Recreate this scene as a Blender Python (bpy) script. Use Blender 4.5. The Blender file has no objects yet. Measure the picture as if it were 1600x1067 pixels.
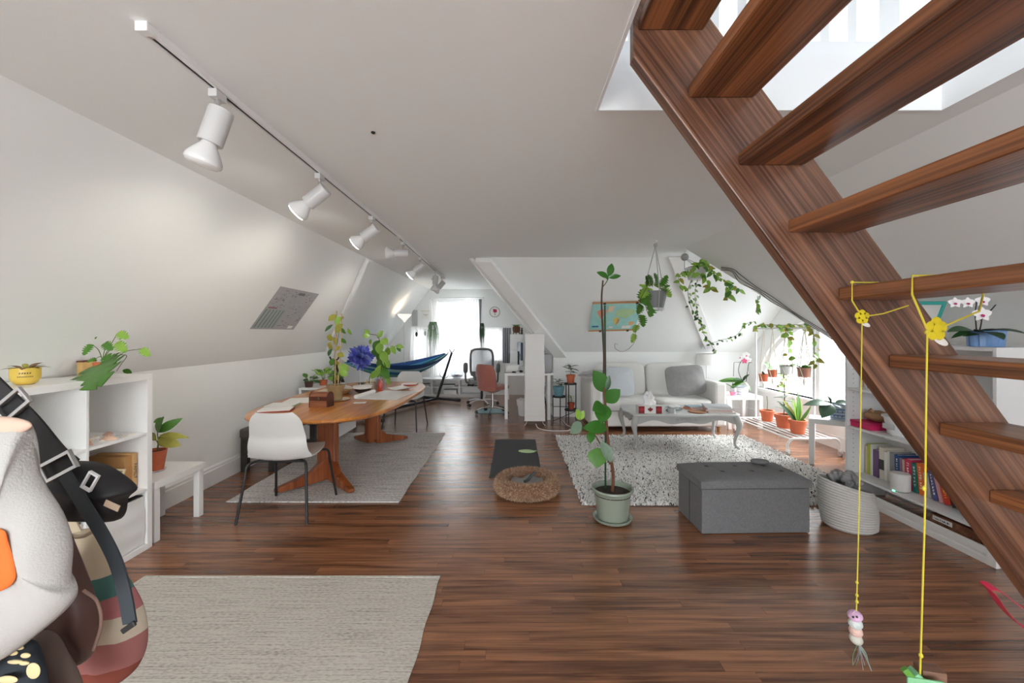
import bpy, math, random
from mathutils import Vector, Matrix, Euler
random.seed(7)
SC = bpy.context.scene
COL = SC.collection
PI = math.pi
R = math.radians

# ------------------------------------------------------------------ camera, world, lights, exposure
FPX, CAMH, VX, VY = 650.0, 1.42, 803.0, 518.0      # focal length in pixels of the 1600x1067 frame, lens height, horizon point
cam_data = bpy.data.cameras.new('camera')
cam = bpy.data.objects.new('camera', cam_data)
COL.objects.link(cam)
cam.location = (0, 0, CAMH)
cam.rotation_euler = (R(90), 0, 0)
cam_data.sensor_width = 36
cam_data.lens = FPX / 1600 * 36
cam_data.shift_x = (800 - VX) / 1600
cam_data.shift_y = (VY - 533.5) / 1600
cam_data.clip_start = 0.05
SC.camera = cam
SC.view_settings.view_transform = 'Standard'
SC.view_settings.look = 'None'
SC.view_settings.gamma = 1
SC.view_settings.use_curve_mapping = False
SC.view_settings.exposure = 1.62
SC.cycles.max_bounces = 14
SC.cycles.diffuse_bounces = 10
SC.cycles.transparent_max_bounces = 16
SC.cycles.sample_clamp_indirect = 6

world = bpy.data.worlds.new('overcast_sky')
SC.world = world
world.use_nodes = True
world.node_tree.nodes['Background'].inputs[0].default_value = (0.90, 0.95, 1.0, 1)
world.node_tree.nodes['Background'].inputs[1].default_value = 2.0

def area(name, loc, rot, sx, sy, watts, color=(1, 1, 1)):
    d = bpy.data.lights.new(name, 'AREA')
    d.shape = 'RECTANGLE'; d.size = sx; d.size_y = sy; d.energy = watts; d.color = color
    o = bpy.data.objects.new(name, d); COL.objects.link(o)
    o.location = loc; o.rotation_euler = rot
    return o
# daylight at the three gable windows (each light sits just outside its glass)
area('daylight_gable_window', (-1.26, 9.62, 1.28), (R(-90), 0, 0), 0.95, 1.66, 10, (0.97, 1.0, 1.0))
area('daylight_small_window', (-0.46, 9.62, 1.12), (R(-90), 0, 0), 0.40, 0.72, 1.4, (1.0, 0.99, 0.97))
area('daylight_small_window_2', (-2.10, 9.62, 1.12), (R(-90), 0, 0), 0.34, 0.72, 1.1, (1.0, 0.99, 0.97))
area('fill_light_behind_lens', (0.0, -3.08, 1.45), (R(90), 0, 0), 3.6, 1.5, 58, (0.96, 0.99, 1.0))  # added fill lamp in an unseen window behind the lens
area('fill_light_stair_opening', (0.8, 3.2, 4.86), (R(-14), 0, 0), 1.0, 0.8, 24, (0.94, 1.0, 1.0))  # lamp in an unseen skylight, placed to send light down the stair opening

# added lamp boosting the sky light at the arched window, kept above its view
area('sky_boost_arched_window', (7.2, 5.6, 5.2), (0, R(52), R(0)), 5.0, 5.0, 1700, (0.97, 1.0, 1.0))

def P(px, py, d):
    """world point seen at photograph pixel (px, py) at distance d along the room"""
    return Vector(((px - VX) / FPX * d, d, CAMH + (VY - py) / FPX * d))
def F(px, py, z=0.0):
    """point at height z seen at a photograph pixel below the horizon"""
    return P(px, py, FPX * (CAMH - z) / (py - VY))
def PX(px, py, x):
    """point on the plane at this x"""
    return P(px, py, x * FPX / (px - VX))

# ------------------------------------------------------------------ materials
MATS = {}
def _nt(name):
    m = bpy.data.materials.new(name); m.use_nodes = True
    nt = m.node_tree
    return m, nt, nt.nodes['Principled BSDF']
def N(nt, t, **kw):
    n = nt.nodes.new(t)
    for k, v in kw.items(): setattr(n, k, v)
    return n
def c4(c): return (c[0], c[1], c[2], 1)
def srgb(r, g, b):
    f = lambda u: (u / 255 / 12.92) if u / 255 <= 0.04045 else ((u / 255 + 0.055) / 1.055) ** 2.4
    return (f(r), f(g), f(b))
def mat(name, col, rough=0.55, metal=0.0, var=0.08, scale=9.0, bump=0.0, bscale=60.0, emit=0.0, coat=0.0, trans=0.0, alpha=1.0, sheen=0.0):
    if name in MATS: return MATS[name]
    m, nt, b = _nt(name)
    L = nt.links.new
    tc = N(nt, 'ShaderNodeTexCoord')
    no = N(nt, 'ShaderNodeTexNoise'); no.inputs['Scale'].default_value = scale; no.inputs['Detail'].default_value = 4
    L(tc.outputs['Object'], no.inputs['Vector'])
    mx = N(nt, 'ShaderNodeMix', data_type='RGBA')
    mx.inputs['A'].default_value = c4([max(0, u * (1 - var)) for u in col])
    mx.inputs['B'].default_value = c4([min(1, u * (1 + var)) for u in col])
    L(no.outputs['Fac'], mx.inputs['Factor'])
    L(mx.outputs['Result'], b.inputs['Base Color'])
    b.inputs['Roughness'].default_value = rough
    b.inputs['Metallic'].default_value = metal
    if coat: b.inputs['Coat Weight'].default_value = coat; b.inputs['Coat Roughness'].default_value = 0.12
    if sheen: b.inputs['Sheen Weight'].default_value = sheen
    if trans: b.inputs['Transmission Weight'].default_value = trans
    if alpha < 1: b.inputs['Alpha'].default_value = alpha
    if emit:
        L(mx.outputs['Result'], b.inputs['Emission Color']); b.inputs['Emission Strength'].default_value = emit
    if bump:
        n2 = N(nt, 'ShaderNodeTexNoise'); n2.inputs['Scale'].default_value = bscale; n2.inputs['Detail'].default_value = 3
        L(tc.outputs['Object'], n2.inputs['Vector'])
        bp = N(nt, 'ShaderNodeBump'); bp.inputs['Strength'].default_value = bump; bp.inputs['Distance'].default_value = 0.01
        L(n2.outputs['Fac'], bp.inputs['Height']); L(bp.outputs['Normal'], b.inputs['Normal'])
    MATS[name] = m
    return m
def wood(name, dark, light, rough=0.35, rot=(0, 0, 0), across=9.0, along=0.7, streak=0.5, coat=0.0, worldpos=False, rand=0.0, bands=0.0, axis='X'):
    """grain runs along local X before the rotation"""
    if name in MATS: return MATS[name]
    m, nt, b = _nt(name)
    L = nt.links.new
    if worldpos:
        src = N(nt, 'ShaderNodeNewGeometry'); vec = src.outputs['Position']
    else:
        src = N(nt, 'ShaderNodeTexCoord'); vec = src.outputs['Object']
    fac_extra = None
    if rand:
        oi = N(nt, 'ShaderNodeObjectInfo'); ge = N(nt, 'ShaderNodeNewGeometry')
        ad = N(nt, 'ShaderNodeMath', operation='ADD'); L(oi.outputs['Random'], ad.inputs[0]); L(ge.outputs['Random Per Island'], ad.inputs[1])
        fr = N(nt, 'ShaderNodeMath', operation='FRACT'); L(ad.outputs[0], fr.inputs[0])
        ml = N(nt, 'ShaderNodeMath', operation='MULTIPLY'); L(fr.outputs[0], ml.inputs[0]); ml.inputs[1].default_value = 37.0
        cb = N(nt, 'ShaderNodeCombineXYZ'); L(ml.outputs[0], cb.inputs[0]); L(ml.outputs[0], cb.inputs[2])
        va = N(nt, 'ShaderNodeVectorMath', operation='ADD'); L(vec, va.inputs[0]); L(cb.outputs[0], va.inputs[1])
        vec = va.outputs[0]; fac_extra = fr.outputs[0]
    mp0 = N(nt, 'ShaderNodeMapping'); mp0.inputs['Rotation'].default_value = rot
    L(vec, mp0.inputs['Vector'])
    mp = N(nt, 'ShaderNodeMapping')
    mp.inputs['Scale'].default_value = (along, across, across)
    L(mp0.outputs[0], mp.inputs['Vector'])
    n1 = N(nt, 'ShaderNodeTexNoise'); n1.inputs['Scale'].default_value = 1.6; n1.inputs['Detail'].default_value = 5; n1.inputs['Distortion'].default_value = 0.8
    L(mp.outputs[0], n1.inputs['Vector'])
    mp2 = N(nt, 'ShaderNodeMapping'); mp2.inputs['Scale'].default_value = (along * 3, across * 14, across * 14)
    L(mp0.outputs[0], mp2.inputs['Vector'])
    n2 = N(nt, 'ShaderNodeTexNoise'); n2.inputs['Scale'].default_value = 1.0; n2.inputs['Detail'].default_value = 3
    L(mp2.outputs[0], n2.inputs['Vector'])
    val = n1.outputs['Fac']
    if bands:
        wv = N(nt, 'ShaderNodeTexWave', wave_type='RINGS', rings_direction='X', wave_profile='SAW')
        wv.inputs['Scale'].default_value = bands; wv.inputs['Distortion'].default_value = 5.0; wv.inputs['Detail'].default_value = 3; wv.inputs['Detail Scale'].default_value = 0.8
        mp3 = N(nt, 'ShaderNodeMapping'); mp3.inputs['Scale'].default_value = (0.55, 3.6, 3.6); mp3.inputs['Location'].default_value = (0, 0.35, 0.55)
        L(mp0.outputs[0], mp3.inputs['Vector']); L(mp3.outputs[0], wv.inputs['Vector'])
        mxw = N(nt, 'ShaderNodeMath', operation='MULTIPLY_ADD'); mxw.inputs[1].default_value = 0.55
        L(wv.outputs['Fac'], mxw.inputs[0])
        m5 = N(nt, 'ShaderNodeMath', operation='MULTIPLY'); m5.inputs[1].default_value = 0.55; L(n1.outputs['Fac'], m5.inputs[0])
        L(m5.outputs[0], mxw.inputs[2]); val = mxw.outputs[0]
    ma = N(nt, 'ShaderNodeMath', operation='MULTIPLY_ADD'); ma.inputs[1].default_value = streak
    L(n2.outputs['Fac'], ma.inputs[0]); 
    sb = N(nt, 'ShaderNodeMath', operation='SUBTRACT'); sb.inputs[1].default_value = streak * 0.5
    L(val, sb.inputs[0]); L(sb.outputs[0], ma.inputs[2])
    val = ma.outputs[0]
    if rand:
        mr = N(nt, 'ShaderNodeMath', operation='MULTIPLY_ADD'); mr.inputs[1].default_value = rand
        L(fac_extra, mr.inputs[0])
        s2 = N(nt, 'ShaderNodeMath', operation='SUBTRACT'); s2.inputs[1].default_value = rand * 0.5; L(val, s2.inputs[0])
        L(s2.outputs[0], mr.inputs[2]); val = mr.outputs[0]
    cr = N(nt, 'ShaderNodeValToRGB')
    cr.color_ramp.elements[0].position = 0.28; cr.color_ramp.elements[0].color = c4(dark)
    cr.color_ramp.elements[1].position = 0.72; cr.color_ramp.elements[1].color = c4(light)
    L(val, cr.inputs['Fac']); L(cr.outputs['Color'], b.inputs['Base Color'])
    b.inputs['Roughness'].default_value = rough
    if coat: b.inputs['Coat Weight'].default_value = coat; b.inputs['Coat Roughness'].default_value = 0.22
    bp = N(nt, 'ShaderNodeBump'); bp.inputs['Strength'].default_value = 0.12; bp.inputs['Distance'].default_value = 0.004
    L(n2.outputs['Fac'], bp.inputs['Height']); L(bp.outputs['Normal'], b.inputs['Normal'])
    MATS[name] = m
    return m
def speckle(name, stops, rough=0.95):
    """one colour per tuft"""
    if name in MATS: return MATS[name]
    m, nt, b = _nt(name); L = nt.links.new
    ge = N(nt, 'ShaderNodeNewGeometry'); cr = N(nt, 'ShaderNodeValToRGB'); cr.color_ramp.interpolation = 'CONSTANT'
    el = cr.color_ramp.elements
    el[0].position = stops[0][0]; el[0].color = c4(stops[0][1]); el[1].position = stops[1][0]; el[1].color = c4(stops[1][1])
    for p, c in stops[2:]:
        e = el.new(p); e.color = c4(c)
    L(ge.outputs['Random Per Island'], cr.inputs['Fac']); L(cr.outputs['Color'], b.inputs['Base Color'])
    b.inputs['Roughness'].default_value = rough
    MATS[name] = m
    return m
def woven(name, light, dark, sx=160, sy=60, rough=0.95, amount=0.5):
    """flat-woven cloth: broken rows of thread"""
    if name in MATS: return MATS[name]
    m, nt, b = _nt(name); L = nt.links.new
    tc = N(nt, 'ShaderNodeTexCoord'); mp = N(nt, 'ShaderNodeMapping'); mp.inputs['Scale'].default_value = (sx * 0.35, sy, 1)
    L(tc.outputs['Object'], mp.inputs['Vector'])
    n1 = N(nt, 'ShaderNodeTexNoise'); n1.inputs['Scale'].default_value = 1; n1.inputs['Detail'].default_value = 2; L(mp.outputs[0], n1.inputs['Vector'])
    mp2 = N(nt, 'ShaderNodeMapping'); mp2.inputs['Scale'].default_value = (sx * 0.02, sy * 1.6, 1); L(tc.outputs['Object'], mp2.inputs['Vector'])
    n2 = N(nt, 'ShaderNodeTexNoise'); n2.inputs['Scale'].default_value = 1; n2.inputs['Detail'].default_value = 1; L(mp2.outputs[0], n2.inputs['Vector'])
    ad = N(nt, 'ShaderNodeMath', operation='MULTIPLY'); L(n1.outputs['Fac'], ad.inputs[0]); L(n2.outputs['Fac'], ad.inputs[1])
    cr = N(nt, 'ShaderNodeValToRGB'); cr.color_ramp.elements[0].position = 0.20; cr.color_ramp.elements[1].position = 0.20 + amount * 0.35
    cr.color_ramp.elements[0].color = c4(light); cr.color_ramp.elements[1].color = c4(dark)
    L(ad.outputs[0], cr.inputs['Fac']); L(cr.outputs['Color'], b.inputs['Base Color'])
    b.inputs['Roughness'].default_value = rough
    bp = N(nt, 'ShaderNodeBump'); bp.inputs['Strength'].default_value = 0.5; bp.inputs['Distance'].default_value = 0.004
    L(ad.outputs[0], bp.inputs['Height']); L(bp.outputs['Normal'], b.inputs['Normal'])
    MATS[name] = m
    return m
def stripes(name, cols, axis=1, scale=1.0, offset=0.0, rough=0.85, constant=True):
    """bands of colour along one local axis (printed or woven)"""
    if name in MATS: return MATS[name]
    m, nt, b = _nt(name); L = nt.links.new
    tc = N(nt, 'ShaderNodeTexCoord'); sp = N(nt, 'ShaderNodeSeparateXYZ'); L(tc.outputs['Object'], sp.inputs[0])
    ma = N(nt, 'ShaderNodeMath', operation='MULTIPLY_ADD'); ma.inputs[1].default_value = scale; ma.inputs[2].default_value = offset
    L(sp.outputs[axis], ma.inputs[0])
    fr = N(nt, 'ShaderNodeMath', operation='FRACT'); L(ma.outputs[0], fr.inputs[0])
    cr = N(nt, 'ShaderNodeValToRGB'); cr.color_ramp.interpolation = 'CONSTANT' if constant else 'LINEAR'
    el = cr.color_ramp.elements
    k = len(cols)
    el[0].position = 0; el[0].color = c4(cols[0]); el[1].position = 1 / k; el[1].color = c4(cols[1 % k])
    for i in range(2, k):
        e = el.new(i / k); e.color = c4(cols[i])
    L(fr.outputs[0], cr.inputs['Fac']); L(cr.outputs['Color'], b.inputs['Base Color'])
    b.inputs['Roughness'].default_value = rough
    MATS[name] = m
    return m
def glass(name, tint=(1, 1, 1), fac=0.06, rough=0.02):
    if name in MATS: return MATS[name]
    m, nt, b = _nt(name); L = nt.links.new
    tr = N(nt, 'ShaderNodeBsdfTransparent'); tr.inputs[0].default_value = c4(tint)
    gl = N(nt, 'ShaderNodeBsdfGlossy'); gl.inputs['Roughness'].default_value = rough
    fr = N(nt, 'ShaderNodeLayerWeight'); fr.inputs['Blend'].default_value = 0.25
    ma = N(nt, 'ShaderNodeMath', operation='MULTIPLY_ADD'); ma.inputs[1].default_value = 0.5; ma.inputs[2].default_value = fac
    L(fr.outputs['Facing'], ma.inputs[0])
    mx = N(nt, 'ShaderNodeMixShader'); L(ma.outputs[0], mx.inputs[0]); L(tr.outputs[0], mx.inputs[1]); L(gl.outputs[0], mx.inputs[2])
    L(mx.outputs[0], nt.nodes['Material Output'].inputs['Surface'])
    MATS[name] = m
    return m
def sheer(name, col, clear=0.35):
    if name in MATS: return MATS[name]
    m, nt, b = _nt(name); L = nt.links.new
    tr = N(nt, 'ShaderNodeBsdfTransparent'); tl = N(nt, 'ShaderNodeBsdfTranslucent'); tl.inputs[0].default_value = c4(col)
    df = N(nt, 'ShaderNodeBsdfDiffuse'); df.inputs[0].default_value = c4(col)
    m1 = N(nt, 'ShaderNodeMixShader'); m1.inputs[0].default_value = 0.45; L(tl.outputs[0], m1.inputs[1]); L(df.outputs[0], m1.inputs[2])
    m2 = N(nt, 'ShaderNodeMixShader'); m2.inputs[0].default_value = clear; L(m1.outputs[0], m2.inputs[1]); L(tr.outputs[0], m2.inputs[2])
    L(m2.outputs[0], nt.nodes['Material Output'].inputs['Surface'])
    MATS[name] = m
    return m

WALL = mat('wall_paint', (0.825, 0.84, 0.83), 0.7, var=0.012, scale=1.5, bump=0.04, bscale=180)
CEIL_LIFTED = mat('ceiling_paint_lifted', (0.855, 0.88, 0.875), 0.75, var=0.012, scale=1.5, bump=0.04, bscale=180)  # wall paint lightened and cooled, making up for weak bounce on the ceiling
TRIM = mat('trim_paint', (0.84, 0.84, 0.83), 0.4, var=0.02)
WHITE = mat('white_laminate', (0.83, 0.83, 0.825), 0.35, var=0.015)
GREYLAM = mat('grey_white_laminate', (0.74, 0.745, 0.75), 0.4, var=0.02)
BLACKM = mat('black_metal', (0.018, 0.018, 0.02), 0.4, var=0.1)
WMETAL = mat('white_metal', (0.80, 0.80, 0.80), 0.35, var=0.02)
CHROME = mat('chrome', (0.72, 0.72, 0.72), 0.15, 1.0)
BLACKP = mat('black_plastic', (0.02, 0.02, 0.022), 0.5)
FLOORW = wood('floor_oak', (0.095, 0.035, 0.016), (0.36, 0.155, 0.074), 0.25, across=11, along=0.9, streak=0.55, coat=0.4, worldpos=True, rand=0.20)
TERRA = mat('terracotta', srgb(196, 104, 70), 0.8, var=0.15, scale=20, bump=0.1)
SOIL = mat('soil', (0.035, 0.022, 0.015), 0.95, var=0.5, scale=60, bump=0.6, bscale=90)
GREEN = mat('leaf_green', srgb(74, 124, 42), 0.4, var=0.3, scale=6)
GREEN2 = mat('leaf_fresh_green', srgb(132, 172, 66), 0.42, var=0.25, scale=6)
GREEN3 = mat('leaf_deep_green', srgb(44, 84, 44), 0.38, var=0.25, scale=6)
GREEN4 = mat('leaf_yellow_green', srgb(150, 146, 58), 0.5, var=0.35, scale=5)
STEM = mat('stem_green', srgb(92, 110, 56), 0.6, var=0.2)
BARK = mat('stem_brown', srgb(104, 66, 46), 0.8, var=0.3, scale=30)
PAPER = mat('paper', (0.80, 0.79, 0.76), 0.8, var=0.02)
ROPEW = mat('cotton_rope', (0.72, 0.68, 0.60), 0.9, var=0.15, scale=60)
ROPEG = mat('grey_rope', (0.42, 0.42, 0.42), 0.9, var=0.15, scale=60)
INK = mat('dark_ink', (0.05, 0.05, 0.055), 0.7)
GLASS = glass('clear_glass')

# ------------------------------------------------------------------ mesh helpers
class MB:
    def __init__(s): s.v = []; s.f = []
    def add(s, vs, fs):
        o = len(s.v); s.v += [tuple(p) for p in vs]; s.f += [tuple(i + o for i in f) for f in fs]; return s
    def box(s, x0, x1, y0, y1, z0, z1):
        return s.add([(x0, y0, z0), (x1, y0, z0), (x1, y1, z0), (x0, y1, z0), (x0, y0, z1), (x1, y0, z1), (x1, y1, z1), (x0, y1, z1)],
                     [(0, 3, 2, 1), (4, 5, 6, 7), (0, 1, 5, 4), (1, 2, 6, 5), (2, 3, 7, 6), (3, 0, 4, 7)])
    def obox(s, c, size, rot=(0, 0, 0)):
        M = Euler(rot).to_matrix(); c = Vector(c); h = [u / 2 for u in size]
        t = MB().box(-h[0], h[0], -h[1], h[1], -h[2], h[2])
        return s.add([c + M @ Vector(p) for p in t.v], t.f)
    def prism(s, poly, off):
        n = len(poly); off = Vector(off); a = [Vector(p) for p in poly]; b = [p + off for p in a]
        return s.add(a + b, [tuple(range(n - 1, -1, -1)), tuple(range(n, 2 * n))] + [(i, (i + 1) % n, n + (i + 1) % n, n + i) for i in range(n)])
    def tube(s, pts, r, n=8, closed=False, flat=1.0):
        pts = [Vector(p) for p in pts]; k = len(pts)
        rs = r if isinstance(r, (list, tuple)) else [r] * k
        T = []
        for i in range(k):
            if closed: d = pts[(i + 1) % k] - pts[i - 1]
            else: d = pts[min(i + 1, k - 1)] - pts[max(i - 1, 0)]
            T.append(d.normalized() if d.length > 1e-9 else Vector((0, 0, 1)))
        u = T[0].orthogonal().normalized()
        vs = []
        for i in range(k):
            u = (u - T[i] * u.dot(T[i]))
            u = u.normalized() if u.length > 1e-6 else T[i].orthogonal().normalized()
            w = T[i].cross(u)
            for j in range(n):
                a = 2 * PI * j / n
                vs.append(pts[i] + (u * math.cos(a) + w * math.sin(a) * flat) * rs[i])
        fs = []
        for i in range(k if closed else k - 1):
            for j in range(n):
                a = i * n + j; b_ = i * n + (j + 1) % n; i2 = (i + 1) % k
                fs.append((a, b_, i2 * n + (j + 1) % n, i2 * n + j))
        if not closed:
            fs.append(tuple(range(n - 1, -1, -1))); fs.append(tuple((k - 1) * n + j for j in range(n)))
        return s.add(vs, fs)
    def lathe(s, prof, n=24, c=(0, 0, 0), sx=1.0, sy=1.0):
        vs = []; fs = []; k = len(prof)
        for r, z in prof:
            for j in range(n):
                a = 2 * PI * j / n
                vs.append((c[0] + r * math.cos(a) * sx, c[1] + r * math.sin(a) * sy, c[2] + z))
        for i in range(k - 1):
            for j in range(n):
                fs.append((i * n + j, i * n + (j + 1) % n, (i + 1) * n + (j + 1) % n, (i + 1) * n + j))
        fs.append(tuple(range(n - 1, -1, -1))); fs.append(tuple((k - 1) * n + j for j in range(n)))
        return s.add(vs, fs)
    def ell(s, c, rx, ry, rz, nu=16, nv=10, e=1.0, fn=None):
        """ellipsoid; e<1 squares it into a cushion"""
        pw = lambda t: math.copysign(abs(t) ** e, t)
        vs = []; fs = []
        for i in range(nv + 1):
            p = -PI / 2 + PI * i / nv
            for j in range(nu):
                a = 2 * PI * j / nu
                q = Vector((rx * pw(math.cos(p)) * pw(math.cos(a)), ry * pw(math.cos(p)) * pw(math.sin(a)), rz * pw(math.sin(p))))
                if fn: q = Vector(fn(q))
                vs.append(Vector(c) + q)
        for i in range(nv):
            for j in range(nu):
                fs.append((i * nu + j, i * nu + (j + 1) % nu, (i + 1) * nu + (j + 1) % nu, (i + 1) * nu + j))
        return s.add(vs, fs)
    def grid(s, fn, nu, nv):
        vs = [fn(i / nu, j / nv) for j in range(nv + 1) for i in range(nu + 1)]
        fs = [(j * (nu + 1) + i, j * (nu + 1) + i + 1, (j + 1) * (nu + 1) + i + 1, (j + 1) * (nu + 1) + i) for j in range(nv) for i in range(nu)]
        return s.add(vs, fs)
    def shell(s, fn, nu, nv, nrm, t):
        """a grid sheet given real thickness t along nrm(u,v)"""
        a = [[Vector(fn(i / nu, j / nv)) for i in range(nu + 1)] for j in range(nv + 1)]
        b = [[a[j][i] + Vector(nrm(i / nu, j / nv)) * t for i in range(nu + 1)] for j in range(nv + 1)]
        W = nu + 1; Q = W * (nv + 1)
        vs = [p for r_ in a for p in r_] + [p for r_ in b for p in r_]
        fs = []
        for j in range(nv):
            for i in range(nu):
                k = j * W + i
                fs.append((k, k + W, k + W + 1, k + 1)); fs.append((Q + k, Q + k + 1, Q + k + W + 1, Q + k + W))
        rim = [i for i in range(W)] + [j * W + nu for j in range(1, nv + 1)] + [nv * W + i for i in range(nu - 1, -1, -1)] + [j * W for j in range(nv - 1, 0, -1)]
        for q in range(len(rim)):
            p, p2 = rim[q], rim[(q + 1) % len(rim)]
            fs.append((p, p2, Q + p2, Q + p))
        return s.add(vs, fs)
    def cells(s, xs, ys, keep, z0, z1, to=lambda x, y, z: (x, y, z)):
        """a slab made of the kept cells of a grid, one connected solid with holes"""
        nx, ny = len(xs), len(ys)
        K = {(i, j) for i in range(nx - 1) for j in range(ny - 1) if keep((xs[i] + xs[i + 1]) / 2, (ys[j] + ys[j + 1]) / 2)}
        used = {}; vs = []
        def vid(i, j, k):
            if (i, j, k) not in used:
                used[(i, j, k)] = len(vs); vs.append(to(xs[i], ys[j], z1 if k else z0))
            return used[(i, j, k)]
        fs = []
        for (i, j) in K:
            fs.append((vid(i, j, 1), vid(i + 1, j, 1), vid(i + 1, j + 1, 1), vid(i, j + 1, 1)))
            fs.append((vid(i, j, 0), vid(i, j + 1, 0), vid(i + 1, j + 1, 0), vid(i + 1, j, 0)))
            for (a, b_, nb) in (((i, j), (i + 1, j), (i, j - 1)), ((i + 1, j), (i + 1, j + 1), (i + 1, j)), ((i + 1, j + 1), (i, j + 1), (i, j + 1)), ((i, j + 1), (i, j), (i - 1, j))):
                if nb not in K:
                    fs.append((vid(*a, 0), vid(*b_, 0), vid(*b_, 1), vid(*a, 1)))
        return s.add(vs, fs)
    def xf(s, M):
        s.v = [tuple(M @ Vector(p)) for p in s.v]; return s

def build(name, mb, m, parent=None, smooth=None, bevel=0.0, subsurf=0, loc=None):
    me = bpy.data.meshes.new(name)
    me.from_pydata([tuple(p) for p in mb.v], [], mb.f)
    me.validate(); me.update()
    if smooth is None: smooth = 38
    if smooth:
        for p in me.polygons: p.use_smooth = True
        me.set_sharp_from_angle(angle=R(smooth))
    if m is not None: me.materials.append(m)
    o = bpy.data.objects.new(name, me); COL.objects.link(o)
    if parent is not None: o.parent = parent
    if loc is not None: o.location = loc
    if bevel:
        b = o.modifiers.new('bevel', 'BEVEL'); b.width = bevel; b.segments = 2; b.limit_method = 'ANGLE'; b.angle_limit = R(40)
    if subsurf:
        b = o.modifiers.new('subsurf', 'SUBSURF'); b.levels = subsurf; b.render_levels = subsurf
    return o
def box(name, m, x0, x1, y0, y1, z0, z1, parent=None, bevel=0.0):
    return build(name, MB().box(x0, x1, y0, y1, z0, z1), m, parent, 0, bevel)
def thing(name, label, cat, loc=(0, 0, 0), rz=0.0, group=None):
    o = bpy.data.objects.new(name, None); COL.objects.link(o)
    o.location = loc; o.rotation_euler = (0, 0, rz)
    o['label'] = label; o['category'] = cat
    if group: o['group'] = group
    return o
def tag(o, label, cat, group=None, kind=None):
    o['label'] = label; o['category'] = cat
    if group: o['group'] = group
    if kind: o['kind'] = kind
    return o
def struct(o, label=None, cat=None):
    o['kind'] = 'structure'
    if label: o['label'] = label
    if cat: o['category'] = cat
    return o
def dup(root, loc, rz, label=None):
    r = root.copy(); COL.objects.link(r); r.location = loc; r.rotation_euler = (0, 0, rz)
    if label: r['label'] = label
    for ch in list(root.children):
        c = ch.copy(); COL.objects.link(c); c.parent = r
        for g in list(ch.children):
            d = g.copy(); COL.objects.link(d); d.parent = c
    return r
TEXTS = []
def text(name, body, size, M, m, parent=None, ext=0.0004, sx=1.0):
    cu = bpy.data.curves.new(name, 'FONT'); cu.body = body; cu.size = size; cu.extrude = ext
    cu.align_x = 'CENTER'; cu.align_y = 'CENTER'
    cu.materials.append(m)
    o = bpy.data.objects.new(name + '_curve', cu); COL.objects.link(o)
    if parent is not None: o.parent = parent
    TEXTS.append((o, parent, m))
    o.matrix_local = M @ Matrix.Diagonal((sx, 1, 1, 1))
    return o
def marks(n, length, h, M, m, parent):
    """a line of printing too small to read: letter-sized strokes along local x"""
    g = random.Random(int(length * 1e5) + n); w = length / n; mb = MB()
    for i in range(n):
        x = -length / 2 + i * w; a = h * g.uniform(0.7, 1.0)
        mb.box(x, x + w * 0.22, -h / 2, -h / 2 + a, 0, 0.0005)
        if g.random() < 0.7: mb.box(x + w * 0.22, x + w * 0.68, -h / 2 + a * g.choice((0.0, 0.4, 0.8)), -h / 2 + a * g.choice((0.2, 0.6, 1.0)), 0, 0.0005)
    o = build('print_marks', mb.xf(M), m, parent, 0); o['kind'] = 'stuff'
    return o
def frame_m(origin, xdir, ydir):
    x = Vector(xdir).normalized(); y = Vector(ydir); y = (y - x * x.dot(y)).normalized(); z = x.cross(y)
    M = Matrix((x, y, z)).transposed().to_4x4(); M.translation = Vector(origin)
    return M
def bez(pts, n=8):
    """smooth curve through points (Catmull-Rom)"""
    p = [Vector(q) for q in pts]; p = [p[0] * 2 - p[1]] + p + [p[-1] * 2 - p[-2]]
    out = []
    for i in range(1, len(p) - 2):
        for k in range(n):
            t = k / n
            out.append(0.5 * ((2 * p[i]) + (p[i + 1] - p[i - 1]) * t + (2 * p[i - 1] - 5 * p[i] + 4 * p[i + 1] - p[i + 2]) * t * t + (3 * p[i] - p[i - 1] - 3 * p[i + 1] + p[i + 2]) * t ** 3))
    out.append(p[-2])
    return out

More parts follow.
